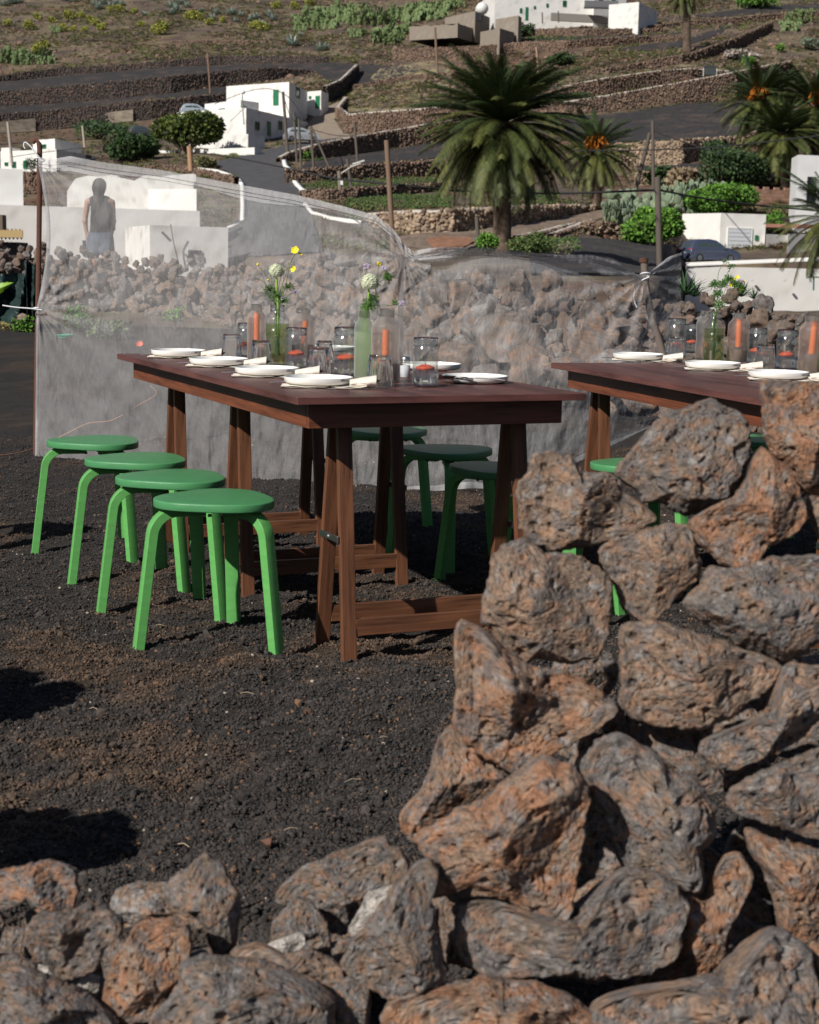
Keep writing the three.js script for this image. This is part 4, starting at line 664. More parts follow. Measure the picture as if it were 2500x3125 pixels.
bush('leafy_plant', 'low bright green plant on the dirt outside the net by the rusty post', 'plant', 72, 1040, 20, 0.34, 0.3, 500, 0.035, GRN, 1);
bush('leafy_plant', 'small yellowish dry plant at the very edge outside the net', 'plant', 15, 1035, 20.2, 0.2, 0.22, 200, 0.03, [[0.25, 0.2, 0.07], [0.3, 0.28, 0.1]], 2);
bush('leafy_plant', 'small grassy sprout on bare dirt near the rusty post', 'plant', 60, 1085, 18, 0.2, 0.12, 120, 0.05, GRN, 3);
bush('leafy_plant', 'green plants seen hazily through the net above the green tub', 'plant', 225, 1010, 20, 0.5, 0.3, 500, 0.04, GRN, 4); bush('leafy_plant', 'row of low greens seen hazily through the net beside the wall', 'plant', 350, 1040, 19, 0.8, 0.25, 500, 0.05, [[0.06, 0.09, 0.03], [0.1, 0.15, 0.05]], 5);
bush('leafy_plant', 'single green tuft seen through the net at the wall foot', 'plant', 535, 985, 21, 0.3, 0.2, 200, 0.04, GRN, 6);
{
  const t = thing('plastic_tub', 'green plastic tub standing on the dirt behind the net', 'tub'); t.position.copy(at(202, 1050, 19)); part(t, 'tub', lathe([[0, 0], [0.075, 0], [0.095, 0.11], [0.1, 0.112], [0.1, 0.118], [0.091, 0.117], [0.072, 0.006], [0, 0.006]], 28), mat([0.02, 0.3, 0.17], 0.5)); part(t, 'rim', lathe([[0.094, 0.1], [0.104, 0.1], [0.104, 0.118], [0.094, 0.118]], 28), mat([0.02, 0.26, 0.15], 0.5));
  const o = thing('orange_flower', 'single orange poppy on a thin stalk behind the net', 'flower'); o.position.copy(at(432, 1086, 18)); part(o, 'stem', tube([[0, -0.05, 0], [0.01, 0.06, 0], [-0.02, 0.12, 0]], 0.004, 10, 5), FM.stem); part(o, 'blossom', petals(6, 0.042, 0.7, 0.05), mat([0.7, 0.12, 0.06], 0.6), [-0.02, 0.12, 0], [0.9, 0, 0]);
  const cl = thing('shade_cloth', 'crumpled dark green shade cloth hanging by the stone wall outside the net', 'cloth');
  seed(9); const pts = [[[-60, 890], [0, 836], [55, 832], [80, 838], [74, 796], [82, 790], [100, 806], [118, 818]], [[-60, 980], [0, 985], [60, 985], [80, 985], [90, 985], [100, 985], [112, 985], [124, 985]]];
  const rowf = (r, u) => { const q = pts[r], t = u * (q.length - 1), i = Math.min(q.length - 2, Math.floor(t)); return [lerp(q[i][0], q[i + 1][0], t - i), lerp(q[i][1], q[i + 1][1], t - i)]; };
  part(cl, 'cloth', quadGrid(70, 40, (u, v) => { const a = rowf(0, u), b = rowf(1, u); return at(lerp(a[0], b[0], v), lerp(a[1], b[1], v), 20.8 + 0.16 * fbm(u * 5, v * 2.5, 3, 4) + 0.12 * Math.sin(u * 26 + v * 5) - 0.2 * v); }), mat([0.012, 0.03, 0.028], 0.55));
  single('banana_leaf', 'torn bright green banana leaf poking in at the edge before the dark cloth', 'leaf', quadGrid(24, 10, (u, v) => at(lerp(-60, 42, u), lerp(905, 862, u) + (v - 0.5) * 40 * Math.sin(Math.PI * clamp(0.25 + u * 0.75)) * (1 + 0.15 * noise(u * 20, v, 1)) , 19.5 + 0.06 * Math.abs(v - 0.5))), new THREE.MeshPhysicalMaterial({ color: new THREE.Color().setRGB(0.3, 0.55, 0.03), roughness: 0.5, side: THREE.DoubleSide, transmission: 0.4, thickness: 0 }));
  const sh = thing('shed', 'small dark shed with an ochre corrugated roof beyond the stone wall', 'shed');
  const z = 30, roof = quadGrid(60, 6, (u, v) => at(lerp(-160, 70, u), lerp(728, 700, v), z + v * 1.2 + 0 * u).add(V(0, 0.03 * Math.sin(u * 120), 0)));
  part(sh, 'roof', roof, mat([0.4, 0.27, 0.12], 0.8)); part(sh, 'wall', box(1.4, 1.4, 0.9).applyMatrix4(M4().setPosition(at(-42, 852, z + 0.75))), mat([0.035, 0.035, 0.04], 0.9)); part(sh, 'fascia', box(1.4, 0.13, 0.04).applyMatrix4(M4().setPosition(at(-46, 712, z - 0.03))), mat([0.42, 0.3, 0.14], 0.8));
  part(sh, 'chimney_block', box(0.3, 0.3, 0.3).applyMatrix4(M4().setPosition(at(-10, 680, z + 1.2))), mat([0.14, 0.11, 0.09], 1));
  const st = single('field_stone', 'lone brown stone at the foot of the dark shade cloth', 'stone', rockShape(71, 4, 0.15, 8), tint(0.95)); paint(st.geometry, rockColor([TAN, BROWN], 3)); st.position.copy(at(70, 975, 20.2)); st.scale.set(0.085, 0.075, 0.07);
}
// bodies as one smooth surface round a skeleton
function body(bones, cell, lo, hi, k = 0.03) {
  const size = Math.max(hi[0] - lo[0], hi[1] - lo[1], hi[2] - lo[2]), n = Math.min(150, Math.ceil(size / cell)), mc = new MarchingCubes(n, undefined, false, false, 120000), c = [(lo[0] + hi[0]) / 2, (lo[1] + hi[1]) / 2, (lo[2] + hi[2]) / 2];
  for (let z = 0; z < n; z++) for (let y = 0; y < n; y++) for (let x = 0; x < n; x++) {
    const P = [x, y, z].map((q, i) => c[i] + (q / n - 0.5) * size); let d = 1e9;
    for (const [a, b, ra, rb, fl = 1] of bones) { const ab = [b[0] - a[0], b[1] - a[1], b[2] - a[2]], ap = [P[0] - a[0], P[1] - a[1], (P[2] - a[2])], t = clamp((ap[0] * ab[0] + ap[1] * ab[1] + ap[2] * ab[2]) / (ab[0] ** 2 + ab[1] ** 2 + ab[2] ** 2 + 1e-9)); const e = [ap[0] - ab[0] * t, ap[1] - ab[1] * t, (ap[2] - ab[2] * t) * fl], q = Math.hypot(...e) - lerp(ra, rb, t); const h = clamp(0.5 + 0.5 * (d - q) / k); d = lerp(d, q, h) - k * h * (1 - h); }
    mc.field[x + y * n + z * n * n] = -d;
  }
  mc.isolation = 0; mc.update(); const g = new THREE.BufferGeometry(), N = mc.count ?? mc.geometry.drawRange.count;
  g.setAttribute('position', new THREE.BufferAttribute(mc.positionArray.slice(0, N * 3), 3)); g.setAttribute('normal', new THREE.BufferAttribute(mc.normalArray.slice(0, N * 3), 3)); g.scale(size / 2, size / 2, size / 2); g.translate(...c); g.computeVertexNormals();
  const w = mergeVertices(g.deleteAttribute('normal'), 1e-4); w.computeVertexNormals(); return w;
}
{
  const pz = 23.95, foot = at(308, 900, pz), pe = thing('person', 'person with dark hair, dark sleeveless top and denim shorts, seen through the net', 'person', foot.toArray(), -0.15);
  // facing away, arms hanging; x to the right of the picture, z toward the viewer
  const arm = (s, sh, el, wr, hd) => [[sh, el, 0.044, 0.035], [el, wr, 0.036, 0.025], [wr, hd, 0.024, 0.033], ...[-0.022, -0.008, 0.007, 0.02].map((o, i) => [[hd[0], hd[1], hd[2] + o], [hd[0] + 0.004 * s, hd[1] - 0.075 + 0.008 * Math.abs(i - 1.5), hd[2] + o * 1.2 + 0.012], 0.0095, 0.008]), [[wr[0], wr[1] - 0.03, wr[2]], [wr[0] - s * 0.03, wr[1] - 0.085, wr[2] - 0.035], 0.011, 0.009]];
  const L = (x, y, z) => [x, y, z];
  const skin = [[L(0, 1.38, 0), L(0, 1.5, -0.01), 0.052, 0.05], [L(0, 1.545, -0.02), L(0, 1.595, -0.012), 0.078, 0.088], [L(0, 1.51, -0.055), L(0, 1.54, -0.05), 0.04, 0.05], [L(0, 1.55, -0.1), L(0, 1.535, -0.112), 0.012, 0.014], [L(-0.085, 1.55, 0), L(-0.088, 1.57, 0), 0.014, 0.014], [L(0.085, 1.55, 0), L(0.088, 1.57, 0), 0.014, 0.014],
    [L(0, 1.3, 0), L(0, 1.12, 0), 0.125, 0.115, 1.25], [L(0, 1.12, 0), L(0, 0.92, 0), 0.118, 0.145, 1.2], [L(-0.13, 1.36, 0), L(0.13, 1.36, 0), 0.058, 0.058],
    ...arm(-1, L(-0.19, 1.35, 0), L(-0.225, 1.07, 0.025), L(-0.205, 0.83, -0.02), L(-0.2, 0.75, -0.035)), ...arm(1, L(0.18, 1.35, -0.02), L(0.17, 1.08, -0.1), L(0.1, 0.98, -0.3), L(0.06, 0.96, -0.36)),
    ...[-1, 1].flatMap((s) => [[L(s * 0.088, 0.86, 0), L(s * 0.095, 0.47, 0.0), 0.095, 0.058], [L(s * 0.095, 0.47, 0), L(s * 0.1, 0.09, 0.03), 0.056, 0.036], [L(s * 0.1, 0.04, 0.03), L(s * 0.115, 0.03, -0.15), 0.036, 0.03]])];
  part(pe, 'body', body(skin, 0.013, [-0.45, -0.02, -0.45], [0.45, 1.72, 0.45], 0.025), mat([0.36, 0.2, 0.14], 0.6));
  part(pe, 'sleeveless_top', body([[L(0, 1.32, 0), L(0, 1.1, 0), 0.142, 0.132, 1.2], [L(0, 1.1, 0), L(0, 0.93, 0), 0.135, 0.155, 1.15], [L(-0.11, 1.375, 0), L(0.11, 1.375, 0), 0.06, 0.06], [L(0.1, 1.3, 0.02), L(0.12, 1.05, 0.02), 0.07, 0.09]], 0.014, [-0.4, 0.7, -0.4], [0.4, 1.5, 0.4], 0.04), mat([0.022, 0.02, 0.02], 0.9));
  part(pe, 'denim_shorts', body([[L(0, 0.92, 0), L(0, 0.84, 0), 0.152, 0.16, 1.15], [L(-0.09, 0.83, 0), L(-0.1, 0.66, 0), 0.108, 0.115], [L(0.09, 0.83, 0), L(0.1, 0.66, 0), 0.108, 0.115]], 0.014, [-0.35, 0.5, -0.35], [0.35, 1.1, 0.35], 0.03), mat([0.07, 0.09, 0.13], 0.95));
  part(pe, 'hair', body([[L(0, 1.6, 0.012), L(0, 1.56, 0.03), 0.1, 0.1], [L(0, 1.55, 0.05), L(0.005, 1.36, 0.085), 0.085, 0.07], [L(0, 1.36, 0.09), L(0.01, 1.25, 0.1), 0.065, 0.03]], 0.012, [-0.25, 1.1, -0.25], [0.25, 1.75, 0.25], 0.04), mat([0.025, 0.018, 0.014], 0.7));
  for (const s of [-1, 1]) part(pe, 'shoe', rbox(0.095, 0.07, 0.26, 0.03, s * 0.108, 0.03, -0.055), mat([0.08, 0.07, 0.07], 0.8));
}

// ---------------------------------------------------------------- the hillside, surveyed along columns: pixel row -> metres ahead
const COLS = [
  [-600, [[1060, 19.5], [1010, 21], [893, 24], [850, 75], [700, 110], [600, 128], [515, 165], [400, 205], [300, 230], [200, 262], [100, 300], [0, 345], [-300, 480], [-1100, 1100]]],
  [0, [[1060, 19.5], [1010, 21], [893, 24], [858, 75], [845, 93], [700, 112], [600, 130], [515, 165], [400, 205], [300, 230], [200, 262], [100, 300], [0, 345], [-300, 480], [-1100, 1100]]],
  [660, [[1060, 19.5], [1005, 21], [893, 24], [858, 75], [842, 93], [700, 112], [600, 129], [500, 150], [420, 190], [300, 220], [200, 250], [100, 288], [0, 333], [-300, 470], [-1100, 1100]]],
  [900, [[1060, 19], [1000, 21], [880, 26], [830, 65], [700, 98], [600, 125], [500, 150], [420, 188], [300, 218], [200, 245], [100, 285], [0, 330], [-300, 470], [-1100, 1100]]],
  [1500, [[1060, 18.5], [990, 21], [870, 27], [800, 52], [765, 60], [720, 88], [640, 116], [560, 140], [500, 153], [440, 168], [400, 178], [330, 195], [270, 210], [200, 225], [130, 242], [70, 256], [0, 290], [-300, 430], [-1100, 1100]]],
  [1800, [[1060, 18], [980, 21], [860, 28], [765, 72], [720, 88], [670, 112], [620, 124], [560, 140], [520, 150], [430, 166], [310, 190], [250, 202], [150, 226], [50, 260], [0, 280], [-300, 420], [-1100, 1100]]],
  [2000, [[1060, 18], [980, 21], [880, 28], [800, 74], [735, 92], [670, 112], [620, 124], [560, 139], [520, 149], [430, 164], [310, 188], [250, 201], [150, 228], [50, 256], [0, 279], [-300, 420], [-1100, 1100]]],
  [2092, [[1060, 17.5], [1000, 22], [975, 40], [960, 70], [945, 108.5], [800, 109.3], [765, 117.5], [640, 128], [560, 138], [450, 160], [330, 182], [220, 205], [100, 240], [0, 275], [-300, 420], [-1100, 1100]]],
  [2500, [[1060, 17.5], [1000, 22], [975, 40], [960, 70], [945, 108.5], [800, 109.3], [765, 117.5], [640, 128], [560, 137], [450, 160], [330, 182], [220, 205], [100, 240], [0, 275], [-300, 420], [-1100, 1100]]],
  [3300, [[1060, 17.5], [1000, 22], [975, 40], [960, 70], [945, 108.5], [800, 109.3], [765, 117.5], [640, 128], [560, 137], [450, 160], [330, 182], [220, 205], [100, 240], [0, 275], [-300, 420], [-1100, 1100]]],
];
const along = (L, py) => { if (py >= L[0][0]) return L[0][1]; for (let i = 0; i + 1 < L.length; i++) if (py >= L[i + 1][0]) return Math.exp(lerp(Math.log(L[i][1]), Math.log(L[i + 1][1]), (L[i][0] - py) / (L[i][0] - L[i + 1][0]))); return L[L.length - 1][1]; };
const D = (px, py) => { let i = 0; while (i + 2 < COLS.length && px > COLS[i + 1][0]) i++; const t = clamp((px - COLS[i][0]) / (COLS[i + 1][0] - COLS[i][0])); return lerp(along(COLS[i][1], py), along(COLS[i + 1][1], py), t * t * (3 - 2 * t)); };
const G = (px, py, up = 0) => { const p = at(px, py, D(px, py)); p.y += up; return p; };
const Z1 = ([x, y]) => [0.58 * x, 0.58 * y], Z2 = ([x, y]) => [800 + 0.58 * x, 0.58 * y], ZR = ([x, y]) => [1500 + 0.58 * x, 0.58 * y];
const LL = (f, s) => s.trim().split(/\s+/).map((q) => f(q.split(',').map(Number)));
const SOIL = [0.115, 0.077, 0.055], RED = [0.15, 0.078, 0.05], STRAW = [0.19, 0.15, 0.085], SCORIA = [0.05, 0.042, 0.042], SCRUB = [0.1, 0.095, 0.05];
{
  const g = quadGrid(280, 330, (u, v) => { const px = lerp(-2600, 5000, u), py = v < 0.9 ? lerp(1060, -60, v / 0.9) : lerp(-60, -1100, (v - 0.9) / 0.1); const p = G(px, py); p.y += 0.12 * fbm(p.x * 0.25, p.z * 0.25, 1, 4) * smooth(30, 90, -p.z) - 0.05; return p; }, (u, v) => [u * 420, v * 160]);
  paint(g, (x, y, z) => { const a = fbm(x * 0.03, z * 0.03, 1, 4), b = fbm(x * 0.12, z * 0.12, 5, 4), c = fbm(x * 0.6, z * 0.6, 9, 3), d = noise(x * 2.1, z * 2.1, 3); let k = mix3(SOIL, RED, smooth(0.05, 0.4, a)); k = mix3(k, STRAW, 0.75 * smooth(0.0, 0.35, b + 0.15 * smooth(-150, -230, z))); k = mix3(k, SCORIA, 0.5 * smooth(0.15, 0.35, -b)); k = mix3(k, SCRUB, 0.6 * smooth(0.1, 0.4, c)); return mul3(k, 0.85 + 0.5 * d * 0.6 + 0.2 * c); });
  tag(part(scene, 'hillside', g, tint(1)), null, null, null, 'structure');
}
const bare = [];
function sheet(name, poly, color, up = 0.07, maxEdge = 14) {
  if (!/meadow|green|plot/.test(name)) bare.push(poly);          // ground laid over the hillside inside an outline
  const sh = new THREE.Shape(poly.map(([x, y]) => new THREE.Vector2(x, y))); let g = new THREE.ShapeGeometry(sh);
  // even grid clipped to the outline, so that it follows the slope
  const xs = poly.map((p) => p[0]), ys = poly.map((p) => p[1]), x0 = Math.min(...xs), x1 = Math.max(...xs), y0 = Math.min(...ys), y1 = Math.max(...ys);
  let tri = []; const p = g.attributes.position, ix = g.index; for (let i = 0; i < ix.count; i += 3) tri.push([0, 1, 2].map((k) => [p.getX(ix.getX(i + k)), p.getY(ix.getX(i + k))]));
  for (let it = 0; it < 14; it++) { const nx = []; let any = false; for (const t of tri) { let best = 0, bi = -1; for (let k = 0; k < 3; k++) { const a = t[k], b = t[(k + 1) % 3], l = Math.hypot((a[0] - b[0]), (a[1] - b[1]) * 2.2); if (l > best) { best = l; bi = k; } } if (best < maxEdge) { nx.push(t); continue; } any = true; const a = t[bi], b = t[(bi + 1) % 3], c = t[(bi + 2) % 3], m = [(a[0] + b[0]) / 2, (a[1] + b[1]) / 2]; nx.push([a, m, c], [m, b, c]); } tri = nx; if (!any) break; }
  const pos = []; for (const t of tri) for (const [x, y] of t) { const q = G(x, y); q.y += 0.12 * fbm(q.x * 0.25, q.z * 0.25, 1, 4) * smooth(30, 90, -q.z) - 0.05 + up; pos.push(q.x, q.y, q.z); }
  let h = new THREE.BufferGeometry(); h.setAttribute('position', new THREE.Float32BufferAttribute(pos, 3)); h = mergeVertices(h, 1e-4); h.computeVertexNormals(); paint(h, color);
  return tag(part(scene, name, h, tint(1)), null, null, null, 'structure');
}
const scoriaC = (x, y, z) => mul3(mix3([0.03, 0.026, 0.027], [0.065, 0.047, 0.039], smooth(0.05, 0.45, fbm(x * 0.2, z * 0.35, 3, 4))), 0.9 + 0.35 * noise(x * 3, z * 3, 1));
const dirtC = (x, y, z) => mul3(mix3([0.23, 0.17, 0.125], [0.17, 0.115, 0.08], smooth(-0.1, 0.4, fbm(x * 0.4, z * 0.4, 3, 4))), 0.9 + 0.2 * noise(x * 4, z * 4, 2));
const grassC = (x, y, z) => mul3(mix3([0.24, 0.2, 0.11], [0.13, 0.105, 0.075], smooth(-0.1, 0.3, fbm(x * 0.4, z * 0.2, 8, 4))), 0.9 + 0.4 * noise(x * 3, z * 2, 2));
const greenC = (x, y, z) => mul3(mix3([0.06, 0.085, 0.03], [0.12, 0.09, 0.055], smooth(-0.1, 0.3, fbm(x * 0.8, z * 0.8, 8, 4))), 0.9 + 0.4 * noise(x * 4, z * 3, 2));
const tarC = (x, y, z) => mul3([0.068, 0.066, 0.07], 0.95 + 0.25 * fbm(x * 0.7, z * 0.7, 1, 4));
sheet('scoria_field', LL(Z1, '-300,440 0,430 200,402 600,376 900,352 1300,338 1725,328 2140,350 2210,372 1950,446 1725,428 1660,372 1400,352 1100,388 700,428 300,458 0,482 -300,500'), scoriaC);
sheet('scoria_field', LL(Z1, '-300,585 0,560 500,525 900,490 1190,455 1190,492 900,515 500,558 0,602 -300,630'), scoriaC);
sheet('scoria_field', LL(Z2, '200,890 230,850 500,815 900,752 980,740 980,820 900,835 500,872'), scoriaC);
sheet('scoria_field', LL(ZR, '380,640 420,612 720,590 1000,547 1280,532 1500,500 1600,520 1500,640 1230,720 1000,737 740,748 560,760 400,730'), scoriaC);
sheet('scoria_field', LL(ZR, '760,872 1100,862 1150,880 1060,892 770,900'), scoriaC);
sheet('scoria_field', LL(ZR, '200,1270 370,1255 640,1258 870,1282 1010,1300 1010,1420 800,1440 200,1440'), scoriaC);
sheet('scoria_field', LL(ZR, '0,195 300,200 900,178 1000,170 1000,182 850,192 400,212 0,212'), scoriaC); sheet('scoria_field', LL(ZR, '640,262 800,235 1010,215 1240,150 1290,110 1200,180 1010,245 800,270'), scoriaC); sheet('scoria_field', LL(ZR, '1050,85 1200,62 1500,28 1725,20 1725,50 1500,62 1200,92'), scoriaC);
sheet('dry_meadow', LL(Z2, '455,590 440,520 480,470 700,440 980,400 1000,550 880,565 600,588'), grassC); sheet('dry_meadow', LL(ZR, '350,440 420,390 700,352 1000,320 1100,345 900,366 600,406 370,450'), grassC); sheet('dry_meadow', LL(Z2, '560,420 620,360 900,320 1000,330 980,385 700,430'), grassC);
sheet('green_plot', LL(Z2, '440,1055 700,1030 970,1010 1020,1060 700,1084 500,1090'), greenC); sheet('green_plot', LL(Z2, '150,850 170,812 300,800 330,825 230,846'), greenC); sheet('green_plot', LL(Z2, '230,985 500,965 960,930 980,950 500,985 230,1000'), greenC);
sheet('green_plot', LL(ZR, '100,1010 330,1000 340,1070 110,1085'), greenC);
sheet('dirt_track', LL(Z2, '700,1245 850,1232 1150,1215 1500,1150 1725,1108 1850,1098 2000,1072 2040,1085 1900,1130 1725,1165 1500,1205 1330,1260 1150,1290 900,1345 700,1360'), dirtC);
sheet('dirt_track', LL(ZR, '540,1080 620,1040 780,1000 880,985 870,1020 760,1060 700,1110 560,1140'), dirtC);
sheet('orange_soil', LL(Z2, '860,1262 950,1248 1090,1252 1115,1280 1050,1312 900,1318'), (x, y, z) => mul3([0.3, 0.14, 0.075], 0.9 + 0.3 * noise(x * 2, z * 2, 1)), 0.12);
sheet('concrete_drive', LL(Z2, '240,690 250,640 340,562 440,520 405,578 388,640 428,702 482,722 260,748 235,742'), (x, y, z) => mul3([0.27, 0.215, 0.165], 0.9 + 0.25 * fbm(x, z, 1, 3)), 0.09);
sheet('asphalt_road', LL(Z1, '1130,852 1300,820 1400,790 1520,762 1640,742 1860,722 1725,752 1600,790 1500,815 1480,840 1498,890 1528,940 1570,1000 1610,1090 1640,1140 1700,1330 1200,1360 1190,1195 1258,1170 1262,960 1230,925 1150,880'), tarC, 0.1);
sheet('brown_plot', LL(Z1, '-300,725 0,705 190,692 450,665 820,630 800,720 400,735 0,760 -300,790'), (x, y, z) => mul3([0.13, 0.082, 0.055], 0.9 + 0.3 * noise(x, z, 1)));

// terrace walls of dry stone
const farRocks = []; for (let k = 0; k < 4; k++) farRocks.push(rockShape(500 + k, 1, 0.12, 6));
const farStone = mat([1, 1, 1], 1), mortar = mat([0.46, 0.42, 0.37], 0.9);
const wallTones = { brown: [[0.165, 0.11, 0.08], [0.11, 0.078, 0.062], [0.2, 0.135, 0.097]], dark: [[0.078, 0.06, 0.053], [0.055, 0.046, 0.043], [0.13, 0.08, 0.06]], light: [[0.27, 0.2, 0.14], [0.16, 0.11, 0.08], [0.33, 0.25, 0.18]], block: [[0.27, 0.24, 0.21], [0.2, 0.17, 0.145], [0.3, 0.26, 0.22]] };
let wallSeed = 1;
function terrace(label, f, s, o = {}) {                              // s: "x,top,bottom ..."
  const g = thing('terrace_wall', label, 'stone wall'), pts = s.trim().split(/\s+/).map((q) => { const [x, a, b] = q.split(',').map(Number), [px, t] = f([x, a]), [, bt] = f([x, b]), z = D(px, bt); return { t: at(px, t, z), b: at(px, bt, z) }; });
  const stone = o.stone || 0.26, tones = wallTones[o.tone || 'brown'], lists = farRocks.map(() => []), cols = farRocks.map(() => []); seed(4000 + 37 * wallSeed++);
  const T = [], B = []; pts.forEach((p, i) => { if (!i) { T.push(p.t); B.push(p.b); return; } const q = pts[i - 1], n = Math.max(1, Math.round(p.t.distanceTo(q.t) / 1.2)); for (let k = 1; k <= n; k++) { T.push(q.t.clone().lerp(p.t, k / n)); B.push(q.b.clone().lerp(p.b, k / n)); } });
  const nrm = T.map((_, i) => { const a = T[Math.max(0, i - 1)], b = T[Math.min(T.length - 1, i + 1)], d = b.clone().sub(a); d.y = 0; d.normalize(); const n = V(-d.z, 0, d.x); return n.z > 0 ? n : n.negate(); });
  const N = T.length - 1, th = o.thick || 0.5, prof = (i) => { const f0 = B[i].clone().add(V(0, -0.6, 0)), f1 = T[i].clone().add(V(0, -0.02, 0)); return [f0, f1, f1.clone().addScaledVector(nrm[i], -th), f0.clone().addScaledVector(nrm[i], -th)]; };
  part(g, 'wall_core', quadGrid(N, 3, (u, v) => prof(Math.round(u * N))[Math.round(v * 3)]), mat(o.plaster ? [0.75, 0.73, 0.7] : mul3(tones[0], 1), 1));
  if (!o.plaster) for (let i = 0; i < N; i++) {
    const len = T[i].distanceTo(T[i + 1]);
    for (let t = 0; t < len; t += stone * rr(0.75, 1.05)) { const k = t / len, a = B[i].clone().lerp(B[i + 1], k), b = T[i].clone().lerp(T[i + 1], k); for (let y = a.y - 0.15; y < b.y - stone * 0.2; y += stone * rr(0.55, 0.85)) { const r = Math.floor(rnd() * 4), q = stone * rr(0.38, 0.66), p = V(a.x + rr(-0.3, 0.3) * stone, y + stone * 0.3, a.z).addScaledVector(nrm[i], rr(-0.08, 0.07)); lists[r].push(trs(p, spin(rr(0, 6), rr(0, 6), rr(0, 6)), V(q * 1.1, q * 0.8, q * 0.9))); cols[r].push(mul3(tones[rnd() < 0.5 ? 0 : rnd() < 0.65 ? 1 : 2], rr(0.6, 1.45))); } }
  }
  lists.forEach((l, r) => { if (l.length) instances(g, 'facing_stone', farRocks[r], farStone, l, cols[r]); });
  if (o.cap) part(g, 'mortar_cap', quadGrid(N, 3, (u, v) => { const i = Math.round(u * N), w = [0.02, 0.02, -th * 0.7, -th * 0.7][Math.round(v * 3)], h = [-0.1, o.cap * 0.7, o.cap * 0.7, -0.1][Math.round(v * 3)]; return T[i].clone().addScaledVector(nrm[i], w).add(V(0, h + 0.05 * noise(i * 0.4, v, 3), 0)); }), mortar);
  return g;
}
terrace('long dark terrace wall along the upper edge of the highest black field', Z1, '-200,412,450 0,396,430 300,358,400 560,345,378 900,318,352 1200,292,340 1500,296,332 1725,300,330', { tone: 'dark' });
terrace('dark terrace wall below the highest black field, with a pale patch of stones', Z1, '-200,505,575 0,482,558 300,458,544 600,428,520 900,400,490 1190,372,452 1400,354,425 1650,370,382', { tone: 'dark' });
terrace('lower dark terrace wall above the small white houses, with two concrete panels', Z1, '-200,630,722 0,604,702 200,582,690 500,558,662 800,530,625 1000,508,596 1200,492,566', { tone: 'dark' });
terrace('black shaded retaining wall rising behind the little annex', Z2, '340,455,545 420,420,500 500,345,400 508,340,385', { tone: 'dark', cap: 0.06 });
terrace('white capped wall curving round the dry meadow by the driveway', Z2, '448,514,530 425,540,575 403,570,636 450,604,702 600,590,692 780,578,668 900,566,652 1010,552,640', { cap: 0.1 });
terrace('white capped wall along the far side of the bend in the road', Z2, '100,832,856 150,802,846 300,757,832 500,718,808 700,684,778 900,648,752 1000,632,735', { cap: 0.08 });
terrace('brown terrace wall below the small black field beside the road', Z2, '130,895,965 300,884,958 500,870,946 750,850,932 960,836,915', {});
terrace('low brown terrace wall above the green strip of plants', Z2, '200,1004,1044 350,996,1050 500,990,1046 750,972,1020 1000,955,1000', {});
terrace('nearest white capped stone wall, behind the big palm and along the dirt track', Z2, '560,1128,1190 640,1120,1196 800,1111,1225 1000,1104,1222 1200,1096,1205 1400,1087,1172 1600,1082,1135 1725,1080,1112 1830,1078,1096', { cap: 0.07, tone: 'light', stone: 0.3, thick: 0.55 });
terrace('stony terrace wall below the wide black field between the palms', ZR, '560,762,880 740,750,868 1000,736,864 1230,724,800 1330,720,780 1500,640,720', { tone: 'light', stone: 0.34 });
terrace('short terrace wall behind the crossed poles', ZR, '760,905,970 900,898,968 1060,890,972 1150,885,960', { tone: 'light' });
terrace('long white capped wall climbing across above the wide black field', ZR, '240,560,625 400,535,606 600,502,588 800,468,566 1000,432,545 1280,380,522 1500,335,440 1575,320,400', { cap: 0.07 });
terrace('second white capped wall curving just above the long climbing wall', ZR, '300,468,548 370,455,538 600,410,500 780,385,465 900,370,446 1050,360,420 1180,368,398 1290,376,386', { cap: 0.06 });
terrace('thin terrace wall above the strip of dry meadow', ZR, '330,392,420 600,360,388 800,325,365 1000,285,335 1100,262,315 1300,190,255 1480,112,160', {});
terrace('terrace wall under the upper palm, above the dark strip', ZR, '0,228,278 50,226,272 400,212,262 620,196,240 850,188,222 1000,180,210', {});
terrace('upper terrace wall at the foot of the long white house', ZR, '220,152,192 500,152,190 700,150,182 930,148,165', {});
terrace('highest terrace wall at the top of the hill road', ZR, '830,132,160 1050,108,135 1300,90,120 1500,70,100 1725,55,85', {});
terrace('terrace wall below the concrete block ruin', Z2, '690,258,322 900,250,315 1150,240,296 1380,222,262', {});
terrace('low broken terrace wall among the dry meadows', Z2, '480,450,470 620,420,446 780,395,418 960,380,400', {});
terrace('tumbled low stone wall across the slope left of the cactus patch', Z1, '900,214,226 1150,208,222 1400,214,226', {});
terrace('low kerb wall with a pale top beside the vines under the big palm', ZR, '150,1246,1262 300,1212,1232 440,1178,1196', { cap: 0.06 }); terrace('second low kerb wall with a pale top nearer the small palm', ZR, '330,1236,1250 450,1190,1208 535,1158,1176', { cap: 0.06 });
terrace('white kerb along the near side of the road bend', Z1, '1040,880,888 1130,890,902 1200,912,924 1248,940,952 1263,962,975 1266,1080,1096 1262,1165,1180 1195,1190,1202', { plaster: 1, thick: 0.4 });
terrace('white kerb stones on the inside of the road bend', Z1, '1520,812,822 1482,832,850 1492,866,886 1530,898,908', { plaster: 1, thick: 0.45 }); terrace('broken white kerb further down the road', Z1, '1524,930,944 1560,972,990 1584,998,1008', { plaster: 1, thick: 0.45 }); terrace('lowest white kerb, seen through the net', Z1, '1596,1062,1078 1628,1108,1122 1725,1136,1150 1900,1160,1172', { plaster: 1, thick: 0.35 });
terrace('brown bank wall below the dragon tree', Z1, '760,878,905 880,866,892 1000,884,915 1100,900,930 1230,930,970', {});
